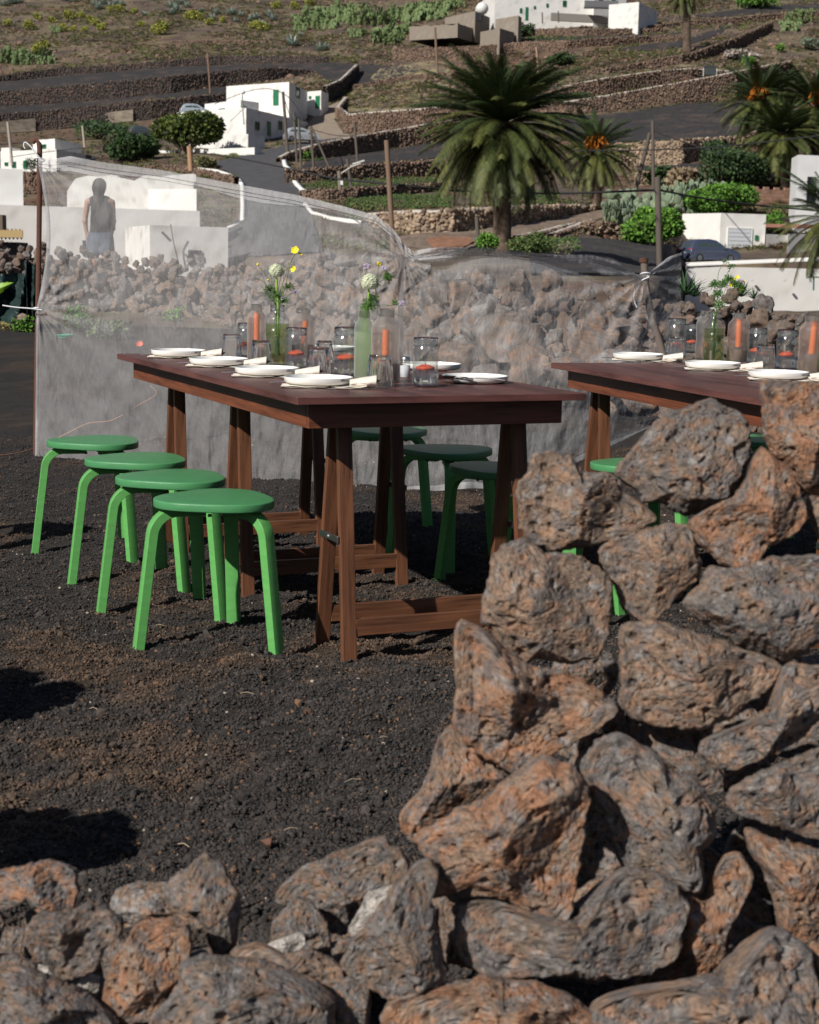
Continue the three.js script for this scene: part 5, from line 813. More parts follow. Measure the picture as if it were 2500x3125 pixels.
terrace('brown bank by the corner of the nearest white building', Z1, '118,910,1020 160,905,1020 205,900,1020', {});
for (const [lb, a] of [['rough concrete panel on the lower dark terrace wall', '440,606,664 700,576,636'], ['rough concrete panel at the edge of the lower dark terrace wall', '-60,645,706 188,622,690'], ['patch of pale stones set in the dark terrace wall', '352,470,522 440,458,512']]) {
  const q = LL((p) => p, a.split(' ').map((s) => s.split(',').slice(0, 2).join(',')).join(' ')).map(Z1), h = a.split(' ').map((s) => 0.58 * Number(s.split(',')[2]));
  const zz = [D(q[0][0], h[0]) - 0.5, D(q[1][0], h[1]) - 0.5]; const geo = quadGrid(16, 8, (u, v) => at(lerp(q[0][0], q[1][0], u), lerp(lerp(q[0][1], q[1][1], u), lerp(h[0], h[1], u), v), lerp(zz[0], zz[1], u) + 0.05 * noise(u * 9, v * 5, 2)));
  const back = geo.clone().translate(0, 0, -0.35); const m = single('concrete_panel', lb, 'concrete', join([geo, back]), tint(1)); paint(m.geometry, (x, y, z) => mul3([0.32, 0.27, 0.21], 0.8 + 0.5 * fbm(x * 0.9, y * 1.5, z, 4)));
}

// ---------------------------------------------------------------- white houses
const limewash = (s, base = [0.78, 0.76, 0.73], dirt = 0.5) => (x, y, z) => mul3(mix3(base, [0.42, 0.38, 0.33], dirt * smooth(0.18, 0.5, fbm(x * 0.7 + s, y * 1.3, z * 0.7, 5))), 0.96 + 0.06 * noise(x * 3, y * 3, z * 3));
const plaster = tint(0.92), GREEN = mat([0.015, 0.16, 0.075], 0.5), GLASSDARK = mat([0.02, 0.025, 0.03], 0.12), FRAMEW = mat([0.75, 0.75, 0.73], 0.7), DARKW = mat([0.03, 0.03, 0.035], 0.6);
// a block from its near corner (pixel, distance), with the far ends of its two visible faces; yTop is the pixel row of the near corner's top
function block(parent, name, c, l, r, yTop, o = {}) {
  const C = at(c[0], c[1], c[2]), top = at(c[0], yTop, c[2]).y, Lp = at(l[0], c[1], l[1]), Rp = at(r[0], c[1], r[1]); const y0 = C.y - (o.sink ?? 3);
  const q = [C, Rp, Rp.clone().add(Lp).sub(C), Lp].map((p) => [p.x, p.z]), g = thingless(q, y0, top, o);
  part(parent, name, g, o.mat || plaster);
  const face = (a, b) => { const A = V(a.x, 0, a.z), u = V(b.x - a.x, 0, b.z - a.z).normalize(), n = V(u.z, 0, -u.x); if (n.dot(V(-a.x, 0, -a.z)) < 0) n.negate(); return { A, u, n, hit: (px, py) => { const d = rayDir(px, py), t = (A.dot(n) - camera.position.dot(n)) / d.dot(n), p = camera.position.clone().addScaledVector(d, t); return [p.clone().sub(A).dot(u), p.y]; } }; };
  return { left: face(C, Lp), right: face(C, Rp), top, q };
}
function thingless(q, y0, y1, o = {}) {                              // walls, flat roof and a low parapet
  const L = [], par = o.parapet ?? 0.25, th = 0.18, n = q.length;
  const cx = q.reduce((a, p) => a + p[0], 0) / n, cz = q.reduce((a, p) => a + p[1], 0) / n, inn = q.map(([x, z]) => { const d = Math.hypot(cx - x, cz - z); return [x + (cx - x) / d * th * 1.4, z + (cz - z) / d * th * 1.4]; });
  q.forEach((a, i) => { const b = q[(i + 1) % n], ia = inn[i], ib = inn[(i + 1) % n], len = Math.hypot(b[0] - a[0], b[1] - a[1]), k = Math.max(2, Math.ceil(len / 0.5)), m = Math.max(2, Math.ceil((y1 - y0) / 0.5));
    L.push(quadGrid(k, m, (u, v) => V(lerp(a[0], b[0], u), lerp(y0, y1 + (o.jag ? o.jag * noise(lerp(a[0], b[0], u) * 1.7, 1, lerp(a[1], b[1], u)) * (v > 0.99) : 0), v), lerp(a[1], b[1], u))));
    L.push(quadGrid(k, 1, (u, v) => V(lerp(lerp(a[0], b[0], u), lerp(ia[0], ib[0], u), v), y1 - 0.001, lerp(lerp(a[1], b[1], u), lerp(ia[1], ib[1], u), v))), quadGrid(k, 1, (u, v) => V(lerp(ia[0], ib[0], u), y1 - v * par, lerp(ia[1], ib[1], u)))); });
  L.push(quadGrid(4, 4, (u, v) => V(lerp(lerp(inn[0][0], inn[1][0], u), lerp(inn[3][0], inn[2][0], u), v), y1 - par, lerp(lerp(inn[0][1], inn[1][1], u), lerp(inn[3][1], inn[2][1], u), v))));
  return paint(join(L), limewash(o.seed || 1, o.base, o.dirt));
}
function opening(parent, f, x0, y0, x1, y1, kind) {                  // a door or window in a face, from its pixel corners
  const a = f.hit(x0, y1), b = f.hit(x1, y0), s0 = Math.min(a[0], b[0]), s1 = Math.max(a[0], b[0]), w = s1 - s0, h = b[1] - a[1], rot = Math.atan2(-f.u.z, f.u.x), g = new THREE.Group();
  const c = f.A.clone().addScaledVector(f.u, (s0 + s1) / 2).addScaledVector(f.n, 0.0); c.y = (a[1] + b[1]) / 2;
  const M0 = M4().makeBasis(f.u, V(0, 1, 0), f.u.clone().cross(V(0, 1, 0))), out = f.u.clone().cross(V(0, 1, 0)).dot(f.n) > 0 ? 1 : -1;
  const t = 0.08, fr = [box(w, t, 0.12, 0, h / 2 - t / 2, out * 0.03), box(w, t, 0.12, 0, -h / 2 + t / 2, out * 0.03), box(t, h - 2 * t, 0.12, -w / 2 + t / 2, 0, out * 0.03), box(t, h - 2 * t, 0.12, w / 2 - t / 2, 0, out * 0.03)];
  const shut = kind === 'glass' ? null : [0, 1, 2, 3, 4, 5].map((k) => box(w - 2 * t, (h - 2 * t) / 6 - 0.015, 0.05, 0, -h / 2 + t + (k + 0.5) * (h - 2 * t) / 6, out * 0.035));
  const m = new THREE.Mesh(join(fr), kind === 'glass' ? FRAMEW : kind === 'dark' ? DARKW : GREEN); m.name = kind === 'door' ? 'door' : 'window'; m.applyMatrix4(M0.setPosition(c)); parent.add(m);
  if (kind === 'door') { part(m, 'door_leaf', join(shut), GREEN); part(m, 'handle', box(0.03, 0.16, 0.05, w * 0.3, -0.1, out * 0.09), M.steel); }
  else { part(m, 'pane', box(w - 2 * t, h - 2 * t, 0.02, 0, 0, out * 0.012), GLASSDARK); part(m, 'frame', box(t * 0.7, h - 2 * t, 0.05, 0, 0, out * 0.04), kind === 'glass' ? FRAMEW : kind === 'dark' ? DARKW : GREEN); }
  m.traverse((q) => { q.castShadow = q.receiveShadow = true; }); return m;
}
const HS = (s) => s.split(' ').map((q) => q.split(',').map(Number));
{ // big house above the road
  const h = thing('house', 'two storey white house with green shutters, built in steps above the bend in the road', 'house');
  const lo = block(h, 'wall', [751, 440, 180], [540, 188], [940, 197], 328, { seed: 1 });
  for (const [a, b, c, d, k] of [[778, 373, 791, 396, 'win'], [815, 372, 825, 413, 'door'], [849, 371, 860, 395, 'win'], [900, 360, 914, 400, 'door']]) opening(h, lo.right, a, b, c, d, k);
  const up = block(h, 'upper_wall', [882, 325, 193], [691, 199], [938, 203], 250, { seed: 2, sink: 4 });
  opening(h, up.left, 835, 274, 851, 322, 'door'); opening(h, up.right, 903, 270, 914, 296, 'win');
  const mid = block(h, 'side_wall', [735, 335, 184.5], [625, 190], [790, 187], 305, { seed: 3, sink: 3.5 }); opening(h, mid.left, 668, 330, 687, 343, 'win'); opening(h, mid.right, 739, 326, 752, 338, 'win');
  block(h, 'terrace_wall', [757, 452, 169.5], [545, 176], [808, 172], 409, { seed: 4, sink: 3 });
  block(h, 'yard_wall', [777, 478, 162], [455, 170], [800, 163.5], 450, { seed: 5, sink: 2.5 });
  part(h, 'downpipe', tube([at(740, 290, 178.3), at(742, 340, 178.3), at(745, 380, 178.3)], 0.06, 8, 5), mat([0.2, 0.2, 0.2], 0.8)); part(h, 'satellite_dish', new THREE.SphereGeometry(0.35, 12, 8, 0, 6.3, 0, 1).rotateX(1.2).applyMatrix4(M4().setPosition(at(741, 284, 178.4))), FRAMEW);
  const an = thing('house', 'small white annex with a bright green door beside the two storey house', 'house'); const bl = block(an, 'wall', [980, 335, 203], [933, 205], [1002, 206.5], 276, { seed: 6 }); opening(an, bl.left, 964, 292, 977, 331, 'door'); opening(an, bl.left, 944, 293, 951, 302, 'win');
}
{ // low house at the far left
  const h = thing('house', 'low white house with a raised block, far behind the hooked rusty post', 'house');
  const lo = block(h, 'wall', [173, 500, 158], [2, 163], [330, 171], 455, { seed: 11 });
  for (const [a, b, c, d, k] of [[73, 490, 86, 515, 'door'], [38, 493, 50, 512, 'win'], [16, 495, 26, 506, 'win']]) opening(h, lo.left, a, b, c, d, k);
  for (const [a, b, c, d] of [[262, 474, 277, 482], [310, 474, 320, 484]]) opening(h, lo.right, a, b, c, d, 'dark');
  const up = block(h, 'upper_wall', [168, 456, 161], [101, 164], [250, 168], 423, { seed: 12, sink: 3 }); opening(h, up.left, 127, 440, 142, 454, 'win');
  block(h, 'side_wall', [36, 470, 164], [4, 165], [62, 166], 450, { seed: 13 });
  part(h, 'wall_lamp', cyl(0.12, 0.12, 0.3, 8).applyMatrix4(M4().setPosition(at(267, 464, 166.4))), DARKW);
}
{ // long white building and box behind the net
  const h = thing('house', 'long white building with a ragged upper parapet, partly veiled by the net', 'house');
  const f = block(h, 'wall', [-60, 800, 96], [-420, 104], [610, 100.5], 623, { seed: 21, sink: 4 });
  block(h, 'upper_wall', [-30, 640, 99], [-300, 105], [72, 99.6], 513, { seed: 22, sink: 3, base: [0.78, 0.77, 0.75] });
  const jag = [[205, 583], [230, 545], [270, 536], [300, 538], [345, 534], [360, 541], [384, 546], [410, 552], [430, 540], [447, 534], [480, 538], [505, 537], [530, 534], [591, 530]];
  const z0 = 103, pos = quadGrid(80, 6, (u, v) => { const x = lerp(205, 591, u); let i = 0; while (i + 2 < jag.length && jag[i + 1][0] < x) i++; const t = clamp((x - jag[i][0]) / (jag[i + 1][0] - jag[i][0])); return at(x, lerp(lerp(jag[i][1], jag[i + 1][1], t), 640, v), z0 + u * 2); }); const bk = pos.clone().translate(0.1, 0, -0.4);
  part(h, 'ragged_parapet', paint(join([pos, bk]), limewash(23, [0.78, 0.76, 0.72])), plaster); block(h, 'corner_block', [600, 600, 102.5], [455, 104], [603, 106], 577, { seed: 24, sink: 2 });
  opening(h, f.right, 252, 734, 278, 780, 'dark');
  const b2 = thing('house', 'small flat roofed white box of a building with peeling plaster, seen through the net', 'house');
  const bb = block(b2, 'wall', [458, 840, 88], [383, 95], [696, 90], 687, { seed: 25, dirt: 0.9, sink: 3 }); opening(b2, bb.right, 574, 764, 613, 808, 'dark');
  part(b2, 'drain_pipe', tube([at(495, 708, 87.6), at(522, 736, 87.6)], 0.07, 6, 5), DARKW); part(b2, 'cable', tube([at(521, 684, 88), at(530, 740, 88.3), at(545, 800, 88.5)], 0.03, 8, 4), DARKW);
}
{ // top of the hill
  const h = thing('house', 'long white house with green door and small windows at the top of the slope', 'house');
  const f = block(h, 'wall', [1508, 75, 246], [1450, 262], [1810, 250], -30, { seed: 31, sink: 5 });
  for (const [a, b, c, d, k] of [[1603, 22, 1612, 61, 'door'], [1586, 25, 1593, 39, 'win'], [1629, 18, 1635, 27, 'win'], [1667, 11, 1674, 22, 'win'], [1717, 2, 1729, 20, 'win']]) opening(h, f.right, a, b, c, d, k);
  const r = block(h, 'porch_wall', [1812, 58, 247], [1806, 256], [1910, 251], -20, { seed: 32, sink: 5 }); opening(h, r.right, 1826, -4, 1840, 11, 'win'); opening(h, r.right, 1866, -6, 1878, 19, 'door');
  part(h, 'balcony', join([box(5, 0.12, 1.2), box(5, 0.9, 0.06, 0, 0.5, 0.6)]).applyMatrix4(M4().setPosition(at(1834, 24, 245.6))), mat([0.12, 0.12, 0.13], 0.7)); part(h, 'plinth', box(11, 1.1, 0.5).applyMatrix4(M4().makeRotationY(0.22).setPosition(at(1790, 57, 247))), mat([0.25, 0.23, 0.21], 0.95));
  const s = thing('house', 'low white outbuilding at the right end of the hilltop house', 'house'); block(s, 'wall', [1948, 66, 240], [1857, 243], [2006, 248], 6, { seed: 33 });
  const u = thing('block_ruin', 'unfinished grey concrete block shed with a dark doorway below the hilltop house', 'building'); const bo = { base: [0.25, 0.21, 0.17], dirt: 0.3, seed: 34 };
  const ub = block(u, 'wall', [1450, 62, 240], [1358, 247], [1495, 246], 33, bo); opening(u, ub.left, 1455, 38, 1466, 62, 'dark'); opening(u, ub.right, 1459, 37, 1470, 62, 'dark');
  part(u, 'water_tank', new THREE.SphereGeometry(0.9, 14, 10).applyMatrix4(M4().setPosition(at(1472, 26, 241))), mat([0.7, 0.7, 0.68], 0.6));
  const w1 = thing('block_wall', 'grey concrete block walls of an unfinished yard on the slope', 'wall'); block(w1, 'wall', [1397, 88, 236], [1250, 240], [1500, 246], 72, { ...bo, sink: 1.2, jag: 0.25, seed: 35 }); block(w1, 'lower_wall', [1525, 108, 232], [1466, 236], [1570, 236], 86, { ...bo, seed: 36 }); block(w1, 'hut', [1582, 72, 236], [1512, 240], [1592, 238], 47, { ...bo, seed: 37 });
}
{ // garage on the right
  const h = thing('garage', 'white block garage with a pale roller door behind the parked blue car', 'garage');
  const f = block(h, 'wall', [2195, 760, 118], [2078, 121], [2333, 119], 650, { seed: 41, dirt: 0.25, sink: 4 });
  const d = opening(h, f.right, 2216, 696, 2296, 776, 'glass'); d.name = 'roller_door'; d.children[0].material = mat([0.55, 0.57, 0.62], 0.6); d.children[0].name = 'door_leaf'; d.remove(d.children[1]);
  const a = f.right.hit(2220, 772), b = f.right.hit(2292, 700); for (let k = 0; k < 6; k++) { const y = lerp(a[1], b[1], (k + 0.5) / 6), c = f.right.A.clone().addScaledVector(f.right.u, (a[0] + b[0]) / 2).addScaledVector(f.right.n, 0.05); c.y = y; part(h, 'door_panel', rbox(Math.abs(b[0] - a[0]) - 0.06, (b[1] - a[1]) / 6 - 0.03, 0.05, 0.015).applyMatrix4(M4().makeRotationY(Math.atan2(-f.right.u.z, f.right.u.x)).setPosition(c)), mat([0.6, 0.62, 0.66], 0.55)); }
  opening(h, f.right, 2303, 718, 2314, 733, 'win');
  const w = thing('yard_wall', 'white wall running right from the garage to the edge of the view', 'wall'); block(w, 'wall', [2336, 778, 118.2], [2335, 120], [2400, 120], 714, { seed: 42, parapet: 0.02, dirt: 0.2 }); block(w, 'side_wall', [2402, 778, 116], [2400, 120], [2600, 121], 712, { seed: 43, parapet: 0.02, dirt: 0.2 });
  const fw = thing('yard_wall', 'long white retaining wall below the parked blue car, behind the stone wall', 'wall'); block(fw, 'wall', [2090, 930, 103], [2080, 112], [2700, 106], 812, { seed: 44, parapet: 0.03, dirt: 0.35, sink: 5 });
  const cop = quadGrid(40, 2, (u, v) => at(lerp(2094, 2700, u), lerp(801, 776, u), lerp(103, 106, u) + [-0.12, -0.12, 2.2][Math.round(v * 2)]).add(V(0, [-0.25, 0, 0][Math.round(v * 2)], 0))); part(fw, 'coping', paint(cop, limewash(45, [0.8, 0.78, 0.75], 0.15)), plaster);
  for (const x of [2297, 2397]) part(fw, 'drain_spout', cyl(0.09, 0.09, 0.2, 10).rotateX(Math.PI / 2).applyMatrix4(M4().setPosition(at(x, 855, 103.5))), mat([0.55, 0.53, 0.5], 0.8));
  const lamp = thing('path_lamp', 'small dark garden lamp before the white retaining wall by the palm fronds', 'lamp post'); part(lamp, 'pole', tube([at(2483, 886, 98), at(2484, 848, 98)], 0.05, 4, 8), mat([0.03, 0.12, 0.12], 0.6)); part(lamp, 'lamp_head', box(0.9, 0.08, 0.35).applyMatrix4(M4().setPosition(at(2488, 846, 98))), mat([0.03, 0.1, 0.1], 0.6));
  const bw = thing('brick_wall', 'reddish concrete block wall below the right hand palms', 'wall'), c0 = at(2238, 640, 129), c1 = at(2400, 640, 131), dir = c1.clone().sub(c0); dir.y = 0; const len = dir.length(), rot = Math.atan2(-dir.z, dir.x), y1 = at(2238, 566, 129).y, rows = Math.ceil((y1 - c0.y + 0.3) / 0.26);
  const bm = [0, 1, 2].map((k) => mat(mul3([0.33, 0.19, 0.135], 0.85 + 0.15 * k), 0.95)), bg = rbox(0.49, 0.245, 0.2, 0.012); seed(99);
  for (let j = 0; j < rows; j++) for (let i = 0; i * 0.5 < len; i++) { const s = i * 0.5 + (j % 2) * 0.25, m = part(bw, 'block', bg, bm[Math.floor(rnd() * 3)]); m.position.set(c0.x + dir.x / len * s, y1 - 0.13 - j * 0.26 + (j === 0 && rnd() < 0.3 ? -0.2 : 0), c0.z + dir.z / len * s); m.rotation.y = rot; }
  const e = thing('house', 'white house wall with red tile cap half hidden by palm fronds at the edge', 'house'); const eb = block(e, 'wall', [2424, 690, 122], [2405, 126], [2640, 123.5], 472, { seed: 46, base: [0.76, 0.76, 0.76], sink: 5 }); part(e, 'tile_cap', box(9, 0.25, 1).applyMatrix4(M4().setPosition(at(2500, 692, 121))), mat([0.3, 0.14, 0.1], 0.9)); opening(e, eb.right, 2460, 540, 2490, 620, 'dark');
}
// ---------------------------------------------------------------- cars
function car(label, color, px, py, z, turn, s = 1) {
  const g = thing('hatchback_car', label, 'car', at(px, py, z).toArray(), turn); g.scale.setScalar(s);
  const Wd = 1.7, pm = new THREE.MeshPhysicalMaterial({ color: new THREE.Color().setRGB(...color), roughness: 0.35, metalness: 0.3, clearcoat: 1, clearcoatRoughness: 0.08, side: THREE.DoubleSide });
  const shape = (pts) => { const q = new THREE.Shape(); q.moveTo(...pts[0]); for (let i = 1; i < pts.length; i++) q.lineTo(...pts[i]); return q; };
  const lower = shape([[-1.98, 0.28], [-2.02, 0.55], [-1.95, 0.85], [-1.75, 0.96], [0.75, 0.97], [1.1, 0.93], [1.75, 0.74], [1.98, 0.56], [1.98, 0.28], [1.62, 0.24]]);
  const arc = (cx) => { const h = new THREE.Path(); h.absarc(cx, 0.32, 0.36, 0, 6.2832); return h; };
  const pts = []; for (let i = 0; i <= 10; i++) { const a = i / 10 * Math.PI; pts.push([1.24 + 0.37 * Math.cos(a), 0.26 + 0.37 * Math.sin(a)]); } const pts2 = []; for (let i = 0; i <= 10; i++) { const a = i / 10 * Math.PI; pts2.push([-1.28 + 0.37 * Math.cos(a), 0.26 + 0.37 * Math.sin(a)]); }
  const body = shape([[-1.98, 0.28], [-2.02, 0.55], [-1.95, 0.85], [-1.72, 0.96], [0.75, 0.97], [1.1, 0.93], [1.75, 0.74], [1.98, 0.56], [1.98, 0.26], ...pts, ...pts2]);
  const ext = (sh, w, b) => new THREE.ExtrudeGeometry(sh, { depth: w - 2 * b, bevelEnabled: true, bevelThickness: b, bevelSize: b, bevelSegments: 3, curveSegments: 8 }).translate(0, 0, -w / 2 + b);
  part(g, 'body', toCreasedNormals(ext(body, Wd, 0.07), 0.7), pm);
  const cab = ext(shape([[-1.86, 0.95], [-1.62, 1.28], [-1.3, 1.42], [-0.4, 1.46], [0.15, 1.38], [1.0, 0.94]]), Wd - 0.18, 0.12); { const p = cab.attributes.position; for (let i = 0; i < p.count; i++) p.setZ(i, p.getZ(i) * (1 - 0.2 * smooth(0.95, 1.46, p.getY(i)))); cab.computeVertexNormals(); } part(g, 'cabin', toCreasedNormals(cab, 0.7), pm);
  const gl = mat([0.05, 0.07, 0.07], 0.05); const win = (a, t) => { const sh2 = shape(a), q = new THREE.ExtrudeGeometry(sh2, { depth: 0.02, bevelEnabled: false }); return q; };
  for (const sd of [-1, 1]) { for (const [n, a] of [['window', [[-1.55, 1.02], [-1.42, 1.24], [-0.62, 1.34], [-0.6, 1.02]]], ['window', [[-0.52, 1.02], [-0.52, 1.34], [0.1, 1.28], [0.62, 1.0]]]]) { const w = win(a); const p = w.attributes.position; for (let i = 0; i < p.count; i++) { const y = p.getY(i); p.setZ(i, p.getZ(i) + (Wd / 2 - 0.095) * (1 - 0.2 * smooth(0.95, 1.46, y)) + 0.012); } w.scale(1, 1, sd); w.computeVertexNormals(); part(g, n, w, gl); } part(g, 'mirror', rbox(0.12, 0.12, 0.2, 0.04, 0.62, 1.02, sd * (Wd / 2 + 0.06)), pm); }
  part(g, 'rear_window', rbox(0.03, 0.3, 1.15, 0.01).rotateZ(-0.63).translate(-1.83, 1.14, 0), gl); part(g, 'windscreen', rbox(0.03, 0.62, 1.2, 0.01).rotateZ(1.09).translate(0.62, 1.19, 0), gl);
  for (const sd of [-1, 1]) { part(g, 'tail_light', rbox(0.16, 0.24, 0.36, 0.05, -1.94, 0.8, sd * 0.66), mat([0.55, 0.02, 0.02], 0.25)); part(g, 'headlight', rbox(0.3, 0.14, 0.3, 0.05, 1.72, 0.68, sd * 0.62), mat([0.7, 0.72, 0.75], 0.15)); for (const x of [-1.28, 1.24]) { const w = part(g, 'wheel', new THREE.TorusGeometry(0.235, 0.085, 10, 28), mat([0.02, 0.02, 0.02], 0.9)); w.position.set(x, 0.31, sd * 0.76); part(w, 'rim', join([cyl(0.19, 0.19, 0.1, 20).rotateX(Math.PI / 2), ...[0, 1, 2, 3, 4].map((k) => box(0.05, 0.3, 0.14).rotateZ(k * 0.628))]), M.steel); } }
  part(g, 'bumper', rbox(0.12, 0.2, 1.5, 0.04, -2.02, 0.42, 0), pm); part(g, 'number_plate', box(0.02, 0.11, 0.5, -2.065, 0.62, 0), mat([0.6, 0.6, 0.6], 0.6)); return g;
}
car('dark blue hatchback parked before the white garage, seen from behind', [0.07, 0.085, 0.14], 2163, 801, 109.5, 0.42, 0.98);
car('silver grey hatchback parked at the bend beside the two storey house', [0.45, 0.47, 0.5], 921, 433, 178, 0.25, 0.95);
car('pale silver car on the terrace above the dragon tree, mostly hidden', [0.4, 0.45, 0.5], 598, 356, 190, 0.3, 0.9);
car('dark car just visible between the dragon tree and the round bush', [0.08, 0.09, 0.1], 436, 420, 185, 0.5, 0.8);
{ const b = thing('wheelie_bin', 'dark lidded rubbish container standing by the white capped walls', 'bin'), p = at(2165, 232, 196); b.position.copy(p); part(b, 'bin_body', join([box(1.4, 0.9, 0.8, 0, 0.55, 0)]), mat([0.04, 0.05, 0.05], 0.6)); part(b, 'lid', rbox(1.5, 0.16, 0.9, 0.05, 0, 1.06, 0), mat([0.05, 0.06, 0.06], 0.5)); part(b, 'frame', join([box(0.06, 1.0, 0.06, -0.78, 0.4, 0.3), box(0.06, 1.0, 0.06, 0.78, 0.4, 0.3)]), FRAMEW); }

// ---------------------------------------------------------------- palms
const frondMat = tint(0.62), deadMat = mat([0.3, 0.2, 0.1], 0.95);
function frondGeo(s, len, droop, col, wind = 0) {                    // grows along +x from the origin, bends down; leaflets in a shallow V
  seed(s); const pos = [], cl = [], N = 54, pt = (t) => V(len * (t - 0.16 * droop * t * t), len * (0.12 * t - droop * 0.62 * t * t), wind * len * 0.2 * t * t);
  const tri = (a, b, c, k) => { for (const v of [a, b, c]) { pos.push(v.x, v.y, v.z); } for (let i = 0; i < 3; i++) cl.push(...mul3(mix3(col[0], col[1], k), 0.75 + 0.5 * k)); };
  for (let i = 0; i < 14; i++) { const a = pt(i / 14), b = pt((i + 1) / 14), w = 0.05 * (1 - i / 16), w2 = 0.05 * (1 - (i + 1) / 16); const s1 = V(0, 0, w), s2 = V(0, 0, w2); const u = 0.6; tri(a.clone().add(s1), a.clone().sub(s1), b.clone().add(s2), u); tri(b.clone().add(s2), a.clone().sub(s1), b.clone().sub(s2), u); }
  for (let i = 0; i < N; i++) { const t = 0.1 + 0.9 * i / N, a = pt(t), f = pt(Math.min(1, t + 0.02)).sub(pt(t)).normalize(), L = len * (droop > 0.7 ? 0.14 : 0.165) * Math.pow(Math.sin(Math.PI * (0.12 + 0.82 * t)), 0.6) * rr(0.85, 1.1);
    for (const sd of [-1, 1]) { const tip = a.clone().addScaledVector(f, L * 0.62).add(V(0, -L * (0.18 + 0.2 * t + 0.1 * rnd()), sd * L * 0.72)), w = f.clone().multiplyScalar(0.02 * len / 3.4), m = a.clone().lerp(tip, 0.45).add(V(0, L * 0.09, 0)), k = rnd(); tri(a.clone().sub(w), a.clone().add(w), m.clone().add(w), k); tri(a.clone().sub(w), m.clone().add(w), m.clone().sub(w), k); tri(m.clone().sub(w), m.clone().add(w), tip, k); } }
  const g = new THREE.BufferGeometry(); g.setAttribute('position', new THREE.Float32BufferAttribute(pos, 3)); g.setAttribute('color', new THREE.Float32BufferAttribute(cl, 3)); g.computeVertexNormals(); return g;
}
const PG = [[0.018, 0.038, 0.01], [0.045, 0.07, 0.016]], PG2 = [[0.038, 0.056, 0.013], [0.08, 0.098, 0.022]], OLD = [[0.06, 0.075, 0.015], [0.12, 0.125, 0.028]];
const frondsY = [], frondsO = []; for (let k = 0; k < 4; k++) { frondsY.push(frondGeo(k + 1, 3.2, 0.35 + 0.12 * k, PG, 0.2 * (k - 1.5))); frondsO.push(frondGeo(k + 21, 3.0, 0.52 + 0.12 * k, k % 2 ? OLD : PG2, 0.2 * (k - 1.5))); }
function palm(label, base, crown, z, size, n, o = {}) {              // base and crown centre as pixels
  const g = thing('palm_tree', label, 'palm tree'), b = at(base[0], base[1], z), c = at(crown[0], crown[1], z); g.position.copy(b); const h = c.clone().sub(b), r = (o.trunk || 0.42) * size; seed(o.seed || 5);
  const tr = quadGrid(22, 46, (u, v) => { const a = u * 6.2832, q = r * (1.12 - 0.22 * smooth(0, 0.2, v) + 0.25 * smooth(0.8, 1, v)) * (1 + 0.075 * (((v * 23 + (u * 22 % 2) * 0.5) % 1) - 0.5)); return V(Math.cos(a) * q + h.x * v, h.y * v - 0.4 * (1 - v), Math.sin(a) * q + h.z * v); }); paint(tr, (x, y, z2) => mul3([0.13, 0.09, 0.065], 0.7 + 0.5 * noise(x * 5, y * 6, z2 * 5) + 0.3 * rnd())); part(g, 'trunk', tr, tint(1));
  for (let i = 0; i < n; i++) {
    const t = (i + 0.5) / n, el = lerp(1.35, o.low ?? -0.75, Math.pow(t, 0.85)) + rr(-0.2, 0.2); let az = i * 2.39996 + rr(-0.25, 0.25);
    const old = t > 0.45 || rnd() < 0.08, m = part(g, 'frond', (old ? frondsO : frondsY)[Math.floor(rnd() * 4)], frondMat); const s = size * (old ? rr(0.85, 1.08) : rr(0.8, 1.05)) * (t < 0.12 ? 0.78 : 1);
    const d = V(Math.cos(az) * Math.cos(el), Math.sin(el), Math.sin(az) * Math.cos(el)); if (o.wind) { d.x += o.wind * (0.3 + 0.7 * rnd()); d.normalize(); }
    const side = d.clone().cross(V(0, 1, 0)).normalize(), up = side.clone().cross(d); m.quaternion.setFromRotationMatrix(M4().makeBasis(d, up, side)); m.scale.setScalar(s); m.position.set(h.x, h.y - 0.25 * size * t, h.z).addScaledVector(d, 0.12 * size);
  }
  for (let i = 0; i < (o.dead || 0); i++) { const az = rr(0, 6.28), m = part(g, 'dry_frond', frondsO[i % 4], deadMat); const d = V(Math.cos(az) * 0.42, -0.9, Math.sin(az) * 0.42).normalize(), side = d.clone().cross(V(0, 1, 0)).normalize(); m.quaternion.setFromRotationMatrix(M4().makeBasis(d, side.clone().cross(d), side)); m.scale.setScalar(size * rr(0.55, 0.85)); m.position.set(h.x, h.y - 0.3 * size, h.z); }
  for (let i = 0; i < (o.fruit || 0); i++) { const az = (o.fruitAz ?? 1.6) + (i - o.fruit / 2) * 0.5, l = []; for (let k = 0; k < 26; k++) { const q = V(Math.cos(az) + rr(-0.4, 0.4), rr(-0.1, 0.75), Math.sin(az) + rr(-0.4, 0.4)).multiplyScalar(size * 1.05); l.push(tube([[0, 0, 0], [q.x * 0.6, q.y * 0.9 + 0.15, q.z * 0.6], [q.x, q.y * 0.55 - 0.1, q.z]], 0.028 * size, 6, 4)); } part(g, 'fruit_stalk', join(l), mat([0.6, 0.2, 0.02], 0.7), [h.x, h.y, h.z]); }
  return g;
}
palm('large palm tree with a full drooping crown in the middle of the view', [1535, 790], [1530, 372], 60, 1.13, 230, { seed: 3, low: -0.72, dead: 7, wind: 0.12, trunk: 0.33 });
palm('medium palm with orange fruit stalks, just right of the large palm', [1823, 672], [1822, 455], 119, 1.12, 120, { seed: 4, low: -0.9, fruit: 3, fruitAz: 2.0, dead: 2, trunk: 0.36 });
palm('windswept palm with orange fruit, behind the greyer palms on the right', [2330, 560], [2322, 305], 138, 1.4, 130, { seed: 6, low: -0.5, fruit: 2, fruitAz: 2.2, wind: 0.3, trunk: 0.3 });
